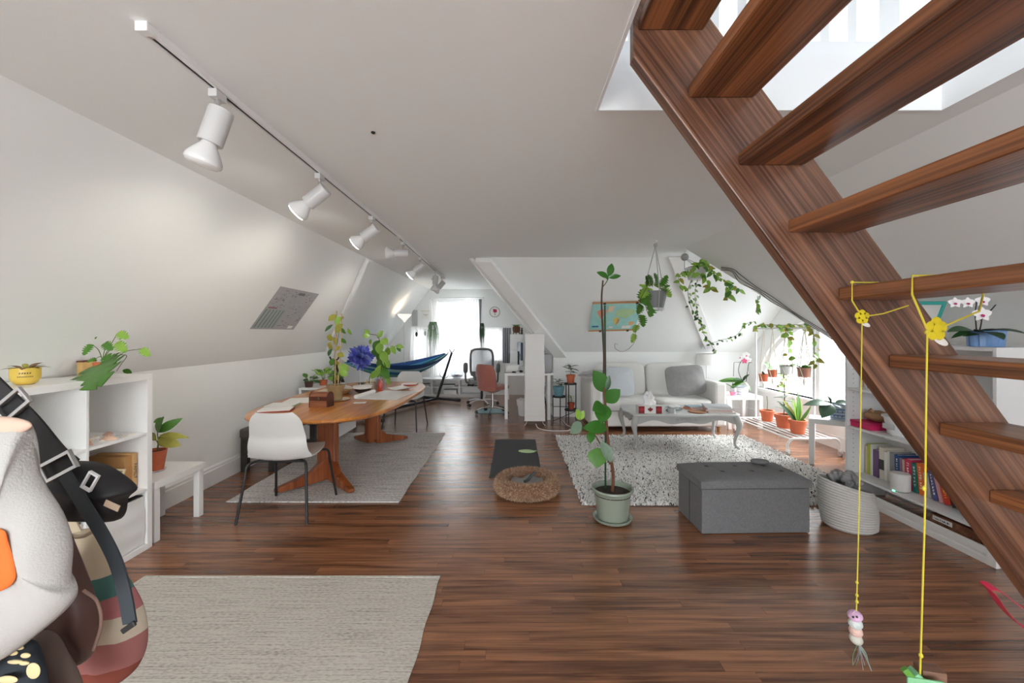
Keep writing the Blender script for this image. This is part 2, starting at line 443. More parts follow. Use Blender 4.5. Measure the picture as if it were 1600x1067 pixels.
# leaf meshes, one unit long along +Y, face up +Z, shared by all leaves of a kind
LEAF = {}
def leaf_mesh(kind, m):
    key = (kind, m.name)
    if key in LEAF: return LEAF[key]
    mb = MB(); n = 8
    if kind == 'notched':
        ts = [i / 12 for i in range(13)]
        rows = []
        for i, t in enumerate(ts):
            w = 0.40 * math.sin(PI * min(1, t * 0.9 + 0.09)) ** 0.8
            if i % 2 == 1 and 1 < i < 11: w *= 0.42
            rows.append((t, w))
        for side in (-1, 1):
            vs = []
            for t, w in rows:
                vs.append((0, t, -0.12 * t * t)); vs.append((side * w, t - w * 0.25 + 0.04, 0.10 * w - 0.16 * t * t))
            fs = [(2 * i, 2 * i + 1, 2 * i + 3, 2 * i + 2) for i in range(12)]
            mb.add(vs, fs if side > 0 else [f[::-1] for f in fs])
    else:
        prm = {'ovate': (0.30, 1.0, 0.16), 'round': (0.40, 0.9, 0.10), 'heart': (0.34, 0.72, 0.20), 'lance': (0.16, 0.95, 0.35), 'strap': (0.10, 0.7, 0.55), 'blade': (0.085, 0.8, 0.12), 'big': (0.19, 1.0, 0.35)}[kind]
        wid, pw, droop = prm
        vs = []
        for i in range(n + 1):
            t = i / n
            w = wid * (math.sin(PI * (0.02 + 0.97 * t) ** pw)) ** 0.85 if pw <= 1 else 0
            z = -droop * t * t
            vs += [(-w, t - (0.12 * (1 - t) if kind == 'heart' else 0), z + 0.22 * w), (0, t, z), (w, t - (0.12 * (1 - t) if kind == 'heart' else 0), z + 0.22 * w)]
        fs = []
        for i in range(n):
            a = 3 * i
            fs += [(a, a + 1, a + 4, a + 3), (a + 1, a + 2, a + 5, a + 4)]
        mb.add(vs, fs)
    # give the blade a real thickness
    k = len(mb.v)
    top = list(mb.v); fs = list(mb.f)
    me = bpy.data.meshes.new('leaf'); 
    me.from_pydata([tuple(p) for p in top] + [(p[0], p[1], p[2] - 0.012) for p in top], [], fs + [tuple(i + k for i in f[::-1]) for f in fs])
    me.validate()
    for p in me.polygons: p.use_smooth = True
    me.materials.append(m)
    LEAF[key] = me
    return me
def leaf(parent, kind, m, pos, d, size, nrm=(0, 0, 1), wide=1.0, name='leaf'):
    y = Vector(d).normalized(); z = Vector(nrm); z = z - y * z.dot(y)
    if z.length < 1e-3: z = y.orthogonal()
    z.normalize(); x = y.cross(z)
    M = Matrix((x * size * wide, y * size, z * size)).transposed().to_4x4(); M.translation = Vector(pos)
    o = bpy.data.objects.new(name, leaf_mesh(kind, m)); COL.objects.link(o)
    o.parent = parent; o.matrix_local = M
    return o
def rv(a, b): return random.uniform(a, b)
def pot(parent, r0, r1, h, m, soil=True, rim=0.0, n=24, z=0.0, name='pot'):
    t = 0.10 * r1
    pr = [(r0 * 0.98, 0), (r0, 0.004)]
    if rim: pr += [(r0 + (r1 - r0) * 0.76, h * 0.74), (r1 * 1.06, h * 0.745), (r1 * 1.10, h), (r1 - t, h), (r1 - t, h * 0.86)]
    else: pr += [(r1, h), (r1 - t, h), (r1 - t, h * 0.86)]
    pr += [(0.002, h * 0.86)]
    o = build(name, MB().lathe([(r, z + q) for r, q in pr], n), m, parent)
    if soil: build('soil', MB().lathe([(r1 - t * 1.02, z + h * 0.84), (r1 - t * 1.02, z + h * 0.875), (r1 * 0.5, z + h * 0.885), (0.002, z + h * 0.88)], n), SOIL, parent)
    return o
# ------------------------------------------------------------------ the room shell
ZC = 2.37                                           # flat ceiling height
XL, KL, XLC = -2.80, 1.12, -1.90                    # near-side slope of the long nave, knee wall on its west side
XR, KR, XRC = 3.60, 1.215, 1.95                     # the other side
YF, YB = -3.0, 9.35
GX = 3.92                                           # gable wall with the arched window
def slab(poly, out, t=0.08):
    return MB().prism(poly, Vector(out).normalized() * t)

floor = struct(build('floor', MB().box(XL - 0.1, GX + 0.1, YF - 0.1, YB + 0.1, -0.10, -0.012), FLOORW, None, 0), 'dark stained oak strip floor of the attic room', 'floor')
# oak strips: the near rows are single planks, the rest one joined field
pm = bpy.data.meshes.new('plank')
_b = MB().box(-0.5, 0.5, 0, 1, -0.010, 0)
pm.from_pydata(_b.v, [], _b.f); pm.materials.append(FLOORW)
PW = 0.0585
far = MB()
row = 0
y = YF
rng = random.Random(3)
while y < YB:
    near = 1.50 <= y < 3.55
    xa, xb = XL, (GX if 4.46 < y < 6.95 else (XR if y <= 4.46 else 0.66))
    x = xa - rng.uniform(0, 1.4)
    while x < xb:
        ln = rng.uniform(0.75, 1.9)
        a, b_ = max(x, xa) + 0.0006, min(x + ln, xb) - 0.0006
        if b_ - a > 0.02:
            if near:
                o = bpy.data.objects.new('plank', pm); COL.objects.link(o); o.parent = floor
                o.location = ((a + b_) / 2, y, rng.uniform(-0.0006, 0)); o.scale = (b_ - a, PW - 0.0014, 1)
            else:
                far.box(a, b_, y, y + PW - 0.0014, -0.010, rng.uniform(-0.0006, 0))
        x += ln
    y += PW
fo = build('plank_field', far, FLOORW, floor, 0); fo['kind'] = 'stuff'

struct(build('wall_left', MB().box(XL - 0.1, XL, YF, YB, -0.01, KL), WALL, None, 0), 'low white knee wall behind the dining table', 'wall')
struct(build('wall_left_slope', slab([(XL, YF, KL), (XL, YB, KL), (XLC, YB, ZC), (XLC, YF, ZC)], (-1.25, 0, 0.9)), WALL, None, 0), 'long sloping white ceiling plane above the knee wall', 'wall')
hx0, hx1, hy0, hy1 = 0.35, 1.84, -0.25, 1.79
def kc(x, y):
    if hx0 < x < hx1 and hy0 < y < hy1: return False
    if y < 4.74: return x < XRC
    if y < 5.32: return True
    return x < -0.47
struct(build('ceiling', MB().cells([XLC, -0.47, hx0, hx1, XRC, GX], [YF, hy0, hy1, 4.74, 5.32, YB], kc, ZC, ZC + 0.2), CEIL_LIFTED, None, 0), 'flat white ceiling with a stair opening', 'ceiling')
struct(build('wall_right_slope', slab([(XRC, YF, ZC), (XRC, 4.74, ZC), (XR, 4.46, KR), (XR, YF, KR)], (1.155, 0, 1.65)), WALL, None, 0), 'sloping white plane behind the open stair', 'wall')
struct(build('wall_right', MB().box(XR, XR + 0.08, YF, 4.40, -0.01, KR), WALL, None, 0), 'low white wall behind the bookcase', 'wall')
struct(build('wall_wing_near_slope', slab([(XRC, 4.74, ZC), (GX, 4.74, ZC), (GX, 4.46, KR), (XR, 4.46, KR)], (0, -1.155, 0.28)), WALL, None, 0), 'sloping return over the plant corner', 'wall')
struct(build('wall_wing_near', MB().box(XR, GX + 0.1, 4.38, 4.46, -0.01, KR), WALL, None, 0), 'short white wall at the near end of the plant corner', 'wall')
struct(build('wall_sofa_slope', slab([(-0.47, 5.32, ZC), (GX, 5.32, ZC), (GX, 6.95, 1.08), (0.66, 6.95, 1.08)], (0, 1.29, 1.63)), WALL, None, 0), 'sloping white plane above the sofa', 'wall')
struct(build('wall_sofa', MB().box(0.66, GX + 0.1, 6.95, 7.05, -0.01, 1.08), WALL, None, 0), 'low white wall behind the sofa', 'wall')
struct(build('wall_alcove_slope', slab([(-0.47, 5.32, ZC), (0.66, 6.95, 1.08), (0.66, YB, 1.08), (-0.47, YB, ZC)], (1.29, 0, 1.13)), WALL, None, 0), 'sloping white plane over the desk alcove', 'wall')
struct(build('wall_alcove', MB().box(0.66, 0.74, 7.05, YB, -0.01, 1.08), WALL, None, 0), 'low white wall beside the desk', 'wall')
# gable end of the alcove with three windows
WN = [(-1.72, -0.80, 0.46, 2.10), (-0.66, -0.27, 0.78, 1.46), (-2.26, -1.94, 0.78, 1.46)]
def kb(x, z):
    return not any(a < x < b_ and c < z < d for a, b_, c, d in WN)
struct(build('wall_back', MB().cells([-2.95, -2.26, -1.94, -1.72, -0.80, -0.66, -0.27, 0.85], [-0.01, 0.46, 0.78, 1.46, 2.10, 2.5], kb, YB, YB + 0.14, lambda x, y, z: (x, z, y)), WALL, None, 0), 'white gable wall with the curtained window', 'wall')
for n, (a, b_, c, d) in enumerate(WN):
    w = build('window_%d' % (n + 1), MB().cells([a, a + 0.045, b_ - 0.045, b_], [c, c + 0.05, (c + d) / 2 - 0.02, (c + d) / 2 + 0.02, d - 0.05, d], lambda x, z, a=a, b_=b_, c=c, d=d: x < a + 0.045 or x > b_ - 0.045 or z < c + 0.05 or z > d - 0.05 or abs(z - (c + d) / 2) < 0.02, YB + 0.05, YB + 0.10, lambda x, y, z: (x, z, y)), TRIM, None, 0)
    struct(w, ('tall sash window behind sheer curtains', 'small sash window beside the grey curtain', 'small sash window behind the white hanging cloth')[n], 'window')
    box('pane', GLASS, a + 0.04, b_ - 0.04, YB + 0.072, YB + 0.078, c + 0.045, (c + d) / 2, w)
    box('pane', GLASS, a + 0.04, b_ - 0.04, YB + 0.072, YB + 0.078, (c + d) / 2, d - 0.045, w)
    cs = MB()
    for q in ((a - 0.08, a, c - 0.02, d + 0.08), (b_, b_ + 0.08, c - 0.02, d + 0.08), (a, b_, d, d + 0.08), (a - 0.1, b_ + 0.1, c - 0.06, c)):
        cs.box(q[0], q[1], YB - (0.05 if q[3] == c else 0.02), YB, q[2], q[3])
    build('casing', cs, TRIM, w, 0)
# wall behind the lens; its window is added to let in fill light
struct(build('wall_front', MB().cells([-2.95, -1.9, 1.9, 3.75], [-0.01, 0.65, 2.2, 2.5], lambda x, z: not (-1.9 < x < 1.9 and 0.65 < z < 2.2), YF - 0.12, YF, lambda x, y, z: (x, z, y)), WALL, None, 0), 'white wall with an added wide window', 'wall')
w = struct(build('window_4', MB().cells([-1.9, -1.85, -0.03, 0.03, 1.85, 1.9], [0.65, 0.70, 2.15, 2.2], lambda x, z: abs(x) > 1.85 or abs(x) < 0.03 or z < 0.7 or z > 2.15, YF - 0.05, YF - 0.01, lambda x, y, z: (x, z, y)), TRIM, None, 0), 'added wide window for fill light opposite the alcove', 'window')
box('pane', GLASS, -1.85, 0, YF - 0.035, YF - 0.03, 0.7, 2.15, w); box('pane', GLASS, 0, 1.85, YF - 0.035, YF - 0.03, 0.7, 2.15, w)

# gable wall with the arched window
AC, AA, AZ, AH = 5.03, 1.62, 0.53, 1.10             # centre along y, half width, sill, rise
def arch(y, a=AA, h=AH): 
    t = max(0, 1 - ((y - AC) / a) ** 2); return AZ + h * math.sqrt(t)
def roofz(y):
    if y < 4.74: return KR + (y - 4.46) / 0.28 * (ZC - KR)
    if y > 5.32: return ZC - (y - 5.32) * (ZC - 1.08) / 1.63
    return ZC
ys = [4.46] + [AC - AA + 2 * AA * i / 36 for i in range(37)] + [6.95]
ys = sorted({round(q, 4) for q in ys if 4.46 <= q <= 6.95} | {4.74, 5.32})
mb = MB()
for i in range(len(ys) - 1):
    a, b_ = ys[i], ys[i + 1]
    mid = (a + b_) / 2
    if abs(mid - AC) < AA:
        mb.prism([(GX, a, -0.01), (GX, b_, -0.01), (GX, b_, AZ), (GX, a, AZ)], (0.16, 0, 0))
        mb.prism([(GX, a, arch(a)), (GX, b_, arch(b_)), (GX, b_, roofz(b_)), (GX, a, roofz(a))], (0.16, 0, 0))
    else:
        mb.prism([(GX, a, -0.01), (GX, b_, -0.01), (GX, b_, roofz(b_)), (GX, a, roofz(a))], (0.16, 0, 0))
gw = struct(build('wall_gable', mb, WALL, None, 0), 'white gable wall around the arched window', 'wall')
m_ = gw.modifiers.new('weld', 'WELD'); m_.merge_threshold = 0.0005
aw = MB()
ring_o = [(GX + 0.0, AC + AA * math.cos(PI * i / 40), AZ + AH * math.sin(PI * i / 40)) for i in range(41)]
aw.shell(lambda u, v: (GX + 0.02 if v < 0.5 else GX + 0.02, AC + (AA - 0.0 - 0.07 * v) * math.cos(PI * u), AZ + (AH - 0.07 * v) * math.sin(PI * u)), 40, 1, lambda u, v: (1, 0, 0), 0.07)
w = struct(build('window_5', aw, TRIM, None, 0), 'wide arched window lighting the hanging plants', 'window')
build('window_sill', MB().box(GX - 0.05, GX + 0.12, 4.48, AC + AA + 0.05, AZ - 0.045, AZ), TRIM, w, 0, 0.006)
for q in (5.42, 4.64):
    build('mullion', MB().box(GX + 0.03, GX + 0.08, q - 0.04, q + 0.04, AZ, arch(q) - 0.03), GREYLAM, w, 0)
cs = MB().shell(lambda u, v: (GX - 0.02, AC + (AA + 0.09 * v) * math.cos(PI * u), AZ + (AH + 0.09 * v) * math.sin(PI * u)), 40, 1, lambda u, v: (1, 0, 0), 0.02)
build('casing', cs, TRIM, w, 0)
segs = [(AC - AA, 4.60), (4.68, 5.38), (5.46, AC + AA)]
for a, b_ in segs:
    pts = [(GX + 0.055, a, AZ)] + [(GX + 0.055, a + (b_ - a) * i / 10, arch(a + (b_ - a) * i / 10, AA - 0.01)) for i in range(11)] + [(GX + 0.055, b_, AZ)]
    build('pane', MB().prism(pts, (0.006, 0, 0)), GLASS, w, 0)

# skirting and the painted boards over the hips
struct(build('baseboard_left', MB().prism([(XL, YF, 0), (XL + 0.022, YF, 0), (XL + 0.022, YF, 0.14), (XL + 0.016, YF, 0.148), (XL + 0.016, YF, 0.165), (XL + 0.004, YF, 0.18), (XL, YF, 0.18)], (0, YB - YF, 0)), TRIM, None, 0), 'tall white moulded skirting board along the knee wall', 'skirting')
struct(box('baseboard_sofa', TRIM, 0.66, GX, 6.93, 6.95, 0, 0.15), 'white skirting board behind the sofa', 'skirting')
struct(box('baseboard_gable', TRIM, GX - 0.02, GX, 4.48, 6.93, 0, 0.15), 'white skirting board under the arched window', 'skirting')
struct(box('baseboard_alcove', TRIM, 0.64, 0.66, 7.05, YB, 0, 0.15), 'white skirting board beside the desk', 'skirting')
struct(box('baseboard_right', TRIM, XR - 0.02, XR, YF, 4.38, 0, 0.15), 'white skirting board behind the bookcase', 'skirting')
def hipboard(name, a, b_, side, nrm, w, t, label):
    a, b_ = Vector(a), Vector(b_); s = Vector(side).normalized() * w; n = Vector(nrm).normalized() * t
    return struct(build(name, MB().prism([a, b_, b_ + s, a + s], n), TRIM, None, 0, 0.008), label, 'trim')
nl = Vector((1.25, 0, -0.9)).normalized()
hipboard('trim_1', (XLC, 5.30, ZC - 0.01), (XL, 6.16, KL + 0.01), (0, 1, 0), nl, 0.12, 0.025, 'white painted board running down the long slope beside the table plants')
e0, e1 = Vector((-0.47, 5.32, ZC - 0.01)), Vector((0.70, 7.00, 1.04))
hipboard('trim_2', e0 + Vector((-0.02, -0.02, 0)), e1 + Vector((-0.02, -0.02, 0)), (1, 0, 0), (0, -1.29, -1.63), 0.20, 0.075, 'thick white hip board above the paper lantern')
hipboard('trim_3', e0 + Vector((-0.03, 0.01, -0.02)), e1 + Vector((-0.06, -0.04, -0.02)), (-0.3, 0.55, 0.3), (-1.29, 0, -1.13), 0.16, 0.04, 'white board on the alcove side of the hip')
def SP(px, py):
    """pixel on the slope above the sofa"""
    dx, dz = (px - VX) / FPX, (VY - py) / FPX
    k = (ZC - 1.08) / 1.63
    d = (ZC + 5.32 * k - CAMH) / (dz + k)
    return Vector((dx * d, d, CAMH + dz * d))
nS = Vector((0, -1.29, -1.63)).normalized()
a, b_ = SP(1043, 398), SP(1100, 541)
hipboard('trim_4', a, b_, (1, 0, 0), nS, 0.19, 0.06, 'white painted board on the slope beside the trailing plant')

# upper landing seen through the stair opening
UP = mat('upper_paint', (0.86, 0.87, 0.88), 0.6, var=0.01)
struct(build('wall_upper_far', MB().box(-2.2, 3.6, 4.4, 4.5, 2.57, 4.8), UP, None, 0), 'white wall of the upper landing', 'wall')
struct(build('wall_upper_left', MB().box(-2.3, -2.2, -2.0, 4.5, 2.57, 4.8), UP, None, 0), 'white side wall of the upper landing', 'wall')
struct(build('wall_upper_right', slab([(3.6, -2, 2.57), (3.6, 4.5, 2.57), (1.8, 4.5, 4.8), (1.8, -2, 4.8)], (1, 0, 0.8)), UP, None, 0), 'sloping white wall of the upper landing', 'wall')
struct(build('wall_upper_near', MB().box(-2.3, 3.6, -2.1, -2.0, 2.57, 4.8), UP, None, 0), 'white wall of the upper landing above the lens', 'wall')
struct(build('ceiling_upper', MB().cells([-2.3, 0.25, 1.35, 3.7], [-2.1, 2.75, 3.65, 4.5], lambda x, y: not (0.25 < x < 1.35 and 2.75 < y < 3.65), 4.8, 4.9), UP, None, 0), 'white ceiling of the upper landing with an added skylight opening', 'ceiling')  # skylight hole is added to bring light into the landing
struct(build('floor_upper', MB().cells([-2.3, hx0, hx1, 3.7], [-2.1, hy0, hy1, 4.5], lambda x, y: not (hx0 < x < hx1 and hy0 < y < hy1), 2.571, 2.60), UP, None, 0), 'white painted floor of the upper landing', 'floor')
# apron of the opening and the balustrade above it
ap = struct(build('trim_5', MB().cells([hx0, hx0 + 0.012, hx1 - 0.012, hx1], [hy0, hy0 + 0.012, hy1 - 0.012, hy1], lambda x, y: not (hx0 + 0.012 < x < hx1 - 0.012 and hy0 + 0.012 < y < hy1 - 0.012), ZC - 0.004, 2.606), UP, None, 0), 'white lining boards of the stair opening', 'trim')
rail = thing('balustrade', 'white balustrade with square balusters around the stair opening above', 'balustrade', (0, 0, 2.60))
build('bottom_rail', MB().box(0.20, 1.62, 1.83, 1.90, 0.02, 0.10), UP, rail, 0, 0.005)
build('top_rail', MB().box(0.20, 1.62, 1.82, 1.91, 0.92, 0.98), UP, rail, 0, 0.006)
for i in range(11):
    x = 0.26 + i * 0.122
    build('baluster', MB().box(x, x + 0.042, 1.845, 1.887, 0.10, 0.92), UP, rail, 0, 0.003)
build('newel', MB().box(1.60, 1.69, 1.82, 1.91, 0.0, 1.06), UP, rail, 0, 0.006)
build('newel', MB().box(0.20, 0.29, 1.82, 1.91, 0.0, 1.06), UP, rail, 0, 0.006)
box('stretcher', UP, 0.22, 0.29, 0.0, 1.83, 0.02, 0.10, rail); box('stretcher', UP, 0.22, 0.29, 0.0, 1.83, 0.92, 0.98, rail)
for i in range(12):
    y = 0.10 + i * 0.14
    build('baluster', MB().box(0.234, 0.276, y, y + 0.042, 0.10, 0.92), UP, rail, 0, 0.003)

# ------------------------------------------------------------------ open oak stair
SY = 1.30                                            # plane of the far stringer's face
def S(px, py): 
    return ((px - VX) / FPX * SY, CAMH + (VY - py) / FPX * SY)
dk, lt = srgb(70, 40, 26), srgb(150, 96, 66)
ang = math.atan2(1.355, 1.0)
OAKS = wood('stair_oak_stringer', srgb(74, 46, 33), srgb(142, 100, 76), 0.36, rot=(0, -ang, 0), across=9, along=0.5, streak=0.9, coat=0.15)
OAKT = wood('stair_oak_tread', srgb(72, 40, 22), srgb(164, 106, 66), 0.34, rot=(0, 0, R(90)), across=9, along=0.5, streak=0.9, coat=0.2)
stair = thing('open_stair', 'open oak staircase with brown treads rising to the upper floor', 'staircase', (0, 0, 0))
x0, z0 = S(990, 88); xt, zt = S(990, 25)
xr0, zr0 = S(1108, 25)
sl = 1.355
zb = 0.0
xlb = x0 + (z0 - zb) / sl; xrb = xr0 + (zr0 - zb) / sl
poly = [(x0, z0), (xlb, zb), (xrb, zb), (xr0, zr0), (xr0 - 0.03, zr0 + 0.06), (x0, zr0 + 0.06)]
for yy in (SY, 0.30):
    build('stringer', MB().prism([(a, yy, b_) for a, b_ in poly], (0, 0.045, 0)), OAKS, stair, 0, 0.004)
rise, run = 105.3 / FPX * SY, 78.3 / FPX * SY
bx, bz = S(1075, 153)
for i in range(-1, 12):
    a = bx + i * run; zz = bz - i * rise
    if zz < 0.02: break
    build('tread', MB().box(a, a + 0.205, 0.345, SY, zz, zz + 0.040), OAKT, stair, 0, 0.006)
# ------------------------------------------------------------------ rugs and mats
def tufts(x0, x1, y0, y1, step, h, r, zb=0.006, lean=0.5, seed=1, skip=None):
    g = random.Random(seed); mb = MB()
    nx, ny = int((x1 - x0) / step), int((y1 - y0) / step)
    vs = []; fs = []
    for i in range(nx):
        for j in range(ny):
            x = x0 + (i + 0.5 + g.uniform(-0.45, 0.45)) * step; y = y0 + (j + 0.5 + g.uniform(-0.45, 0.45)) * step
            if skip and skip(x, y): continue
            a = g.uniform(0, 2 * PI); hh = h * g.uniform(0.7, 1.25); rr = r * g.uniform(0.8, 1.3)
            tx, ty = x + lean * hh * math.cos(a), y + lean * hh * math.sin(a); o = len(vs)
            for q in range(4):
                b_ = a + q * PI / 2
                vs.append((x + rr * math.cos(b_), y + rr * math.sin(b_), zb))
            for q in range(4):
                b_ = a + q * PI / 2
                vs.append((tx + rr * 0.75 * math.cos(b_), ty + rr * 0.75 * math.sin(b_), zb + hh))
            fs += [(o + q, o + (q + 1) % 4, o + 4 + (q + 1) % 4, o + 4 + q) for q in range(4)] + [(o + 4, o + 5, o + 6, o + 7)]
    return mb.add(vs, fs)
SHAG = speckle('shag_yarn', [(0.0, (0.05, 0.05, 0.055)), (0.075, (0.25, 0.25, 0.25)), (0.14, (0.70, 0.69, 0.67)), (0.4, (0.82, 0.81, 0.79)), (0.7, (0.76, 0.75, 0.73))])
rug = thing('shag_rug', 'white shag rug with black flecks under the coffee table', 'rug', (0, 0, 0))
build('backing', MB().cells([0.57, 2.865, 3.09], [3.40, 3.66, 5.60], lambda x, y: not (x > 2.865 and y < 3.66), 0.0, 0.008), mat('rug_backing', (0.55, 0.54, 0.52), 0.95), rug, 0)
pl = build('pile', tufts(0.555, 3.10, 3.38, 5.62, 0.0175, 0.022, 0.0075, skip=lambda x, y: x > 2.85 and y < 3.68), SHAG, rug, 60); pl['kind'] = 'stuff'
FLAT = woven('flatweave_grey', srgb(226, 224, 220), srgb(146, 144, 142), 140, 90, amount=0.5)
FLAT2 = woven('flatweave_cream', srgb(204, 198, 188), srgb(150, 142, 132), 140, 110, amount=0.7)
def flat_rug(x0, x1, y0, y1, m, label):
    t = thing('flatweave_rug', label, 'rug', ((x0 + x1) / 2, (y0 + y1) / 2, 0))
    w, h = (x1 - x0) / 2, (y1 - y0) / 2
    build('weave', MB().shell(lambda u, v: (-w + 2 * w * u + 0.004 * math.sin(v * 31), -h + 2 * h * v + 0.004 * math.sin(u * 27), 0.001 + 0.0015 * (1 + math.sin(u * 19 + v * 7))), 24, 30, lambda u, v: (0, 0, 1), 0.006), m, t, 60)
    for sgn in (-1, 1):
        build('hem', MB().box(-w, w, sgn * h - 0.012, sgn * h + 0.006, 0.001, 0.011), m, t, 0, 0.003)
    return t
flat_rug(-2.39, -0.955, 3.46, 5.80, FLAT, 'grey flat-woven rug beneath the oval dining table')
flat_rug(-2.13, -0.425, 0.75, 2.40, FLAT2, 'cream flat-woven runner lying near the hanging bags')
mt = thing('doormat', 'charcoal felt mat lying beside the pet bed', 'mat', (-0.03, 4.74, 0))
CHAR = mat('charcoal_felt', (0.060, 0.062, 0.068), 0.95, var=0.45, scale=70, bump=0.4, bscale=200)
build('pad', MB().shell(lambda u, v: (-0.21 + 0.52 * u - 0.00 * v, -0.70 + 1.40 * v, 0.002), 8, 16, lambda u, v: (0, 0, 1), 0.010), CHAR, mt, 50, 0.004)
build('bound_edge', MB().box(-0.212, 0.312, -0.715, -0.695, 0.001, 0.016), BLACKP, mt, 0, 0.004)

# ------------------------------------------------------------------ dining table and chairs
TEAK = wood('teak', srgb(158, 88, 30), srgb(222, 148, 66), 0.3, rot=(0, 0, R(90)), across=7, along=0.6, streak=0.35, coat=0.35)
TEAKD = wood('teak_upright', srgb(104, 48, 24), srgb(176, 100, 54), 0.35, rot=(0, R(90), 0), across=8, along=0.7, streak=0.35, coat=0.25)
TZ = 0.715
dt = thing('dining_table', 'oval teak dining table on two splayed pedestals', 'table', (-1.74, 4.53, 0.011))
def sup(a, b_, e, n=72, k=1.0):
    out = []
    for i in range(n):
        t = 2 * PI * i / n
        out.append((a * k * math.copysign(abs(math.cos(t)) ** e, math.cos(t)), b_ * k * math.copysign(abs(math.sin(t)) ** e, math.sin(t))))
    return out
top = MB(); n_ = 72; vs = []
for kx, z in ((0.955, TZ - 0.042), (0.985, TZ - 0.036), (1.0, TZ - 0.022), (1.0, TZ - 0.012), (0.993, TZ - 0.003), (0.98, TZ)):
    vs += [(x, y, z) for x, y in sup(0.65, 1.28, 0.62, n_, kx)]
fs = [(i * n_ + j, i * n_ + (j + 1) % n_, (i + 1) * n_ + (j + 1) % n_, (i + 1) * n_ + j) for i in range(5) for j in range(n_)] + [tuple(range(n_ - 1, -1, -1)), tuple(5 * n_ + j for j in range(n_))]
build('tabletop', top.add(vs, fs), TEAK, dt, 30)
build('apron', MB().box(-0.40, 0.40, -0.80, 0.80, TZ - 0.10, TZ - 0.042), TEAKD, dt, 0, 0.006)
for sgn in (-1, 1):
    yc = 0.62 * sgn
    build('pedestal', MB().prism([(-0.095, yc - 0.04, 0.08), (0.075, yc - 0.04, 0.08), (0.095, yc + 0.0, 0.08), (0.075, yc + 0.04, 0.08), (-0.095, yc + 0.04, 0.08)], (0, 0, TZ - 0.17)), TEAKD, dt, 0, 0.012)
    for sx in (-1, 1):
        a = Vector((sx * 0.02, yc, 0.0)); b_ = Vector((sx * 0.33, yc + sgn * 0.30, 0.0)); d = (b_ - a).normalized(); nn = Vector((-d.y, d.x, 0))
        mbf = MB(); prof = [(0.0, 0.02, 0.26, 0.042), (0.06, 0.015, 0.20, 0.042), (0.14, 0.008, 0.125, 0.040), (0.28, 0.002, 0.085, 0.036), (0.40, 0.0, 0.055, 0.032), (0.44, 0.0, 0.045, 0.026)]
        vs = []
        for t, zl, zh, w in prof:
            p = a + d * t
            vs += [p + nn * w + Vector((0, 0, zl + 0.012)), p - nn * w + Vector((0, 0, zl + 0.012)), p - nn * w + Vector((0, 0, zh)), p + nn * w + Vector((0, 0, zh))]
        fs = [(4 * i + q, 4 * i + (q + 1) % 4, 4 * i + 4 + (q + 1) % 4, 4 * i + 4 + q) for i in range(5) for q in range(4)] + [(3, 2, 1, 0), (20, 21, 22, 23)]
        build('foot', mbf.add(vs, fs), TEAKD, dt, 50, 0.008)

CHSH = mat('white_polypropylene', (0.70, 0.70, 0.69), 0.42, var=0.015)
def shell_chair(label, loc, rz):
    t = thing('dining_chair', label, 'chair', loc, rz, 'white shell chairs at the oval table')
    # shell: v runs seat front -> back top, u across; chair faces +Y
    def prof(v):
        if v < 0.48:
            q = v / 0.48; return (0.235 - 0.42 * q, 0.455 - 0.018 * math.sin(PI * q * 0.9) + 0.006 * (1 - q))
        q = (v - 0.48) / 0.52
        return (-0.185 - 0.085 * q - 0.025 * math.sin(PI * min(1, q * 2)) * (1 if q < 0.5 else 0.6), 0.435 + 0.375 * q ** 1.05)
    def half(v):
        if v < 0.1: return 0.20 * (0.86 + 1.4 * v)
        if v < 0.55: return 0.20 + 0.035 * math.sin(PI * (v - 0.1) / 0.9)
        q = (v - 0.55) / 0.45
        return 0.225 - 0.045 * q - (0.05 * max(0, (q - 0.72) / 0.28) ** 2.2)
    def fn(u, v):
        y, z = prof(v); w = half(v); s = 2 * u - 1
        curl = 0.045 * s * s
        if v < 0.48: return (s * w, y, z + curl * 0.6 * (0.3 + v))
        q = (v - 0.48) / 0.52
        return (s * w, y + curl * (1 - 0.35 * q), z + curl * 0.35 * (1 - q))
    def nm(u, v):
        e = 1e-3
        a = Vector(fn(min(1, u + e), v)) - Vector(fn(max(0, u - e), v)); b_ = Vector(fn(u, min(1, v + e))) - Vector(fn(u, max(0, v - e)))
        return a.cross(b_).normalized()
    build('seat_shell', MB().shell(fn, 14, 30, nm, 0.009), CHSH, t, 60)
    for sx in (-1, 1):
        for sy in (-1, 1):
            a = Vector((sx * 0.17, sy * 0.15, 0.424)); k = Vector((sx * 0.215, sy * 0.19 - (0.02 if sy < 0 else 0), 0.405)); b_ = Vector((sx * 0.255, sy * 0.275 - 0.01, 0.0))
            build('leg', MB().tube(bez([Vector((sx * 0.06, sy * 0.11, 0.426)), a, k, k * 0.75 + b_ * 0.25, b_], 5), 0.0105, 8), BLACKM, t, 60)
    build('cross_bar', MB().box(-0.17, 0.17, 0.125, 0.15, 0.412, 0.428).box(-0.17, 0.17, -0.15, -0.125, 0.412, 0.428).box(-0.012, 0.012, -0.15, 0.15, 0.412, 0.428), BLACKM, t, 0)
    return t
shell_chair('white shell chair with black legs, its back to the room, at the near table end', (-1.78, 3.32, 0.011), R(2))
shell_chair('white shell chair with black legs pulled up at the far table end', (-1.60, 6.12, 0.0), R(176))

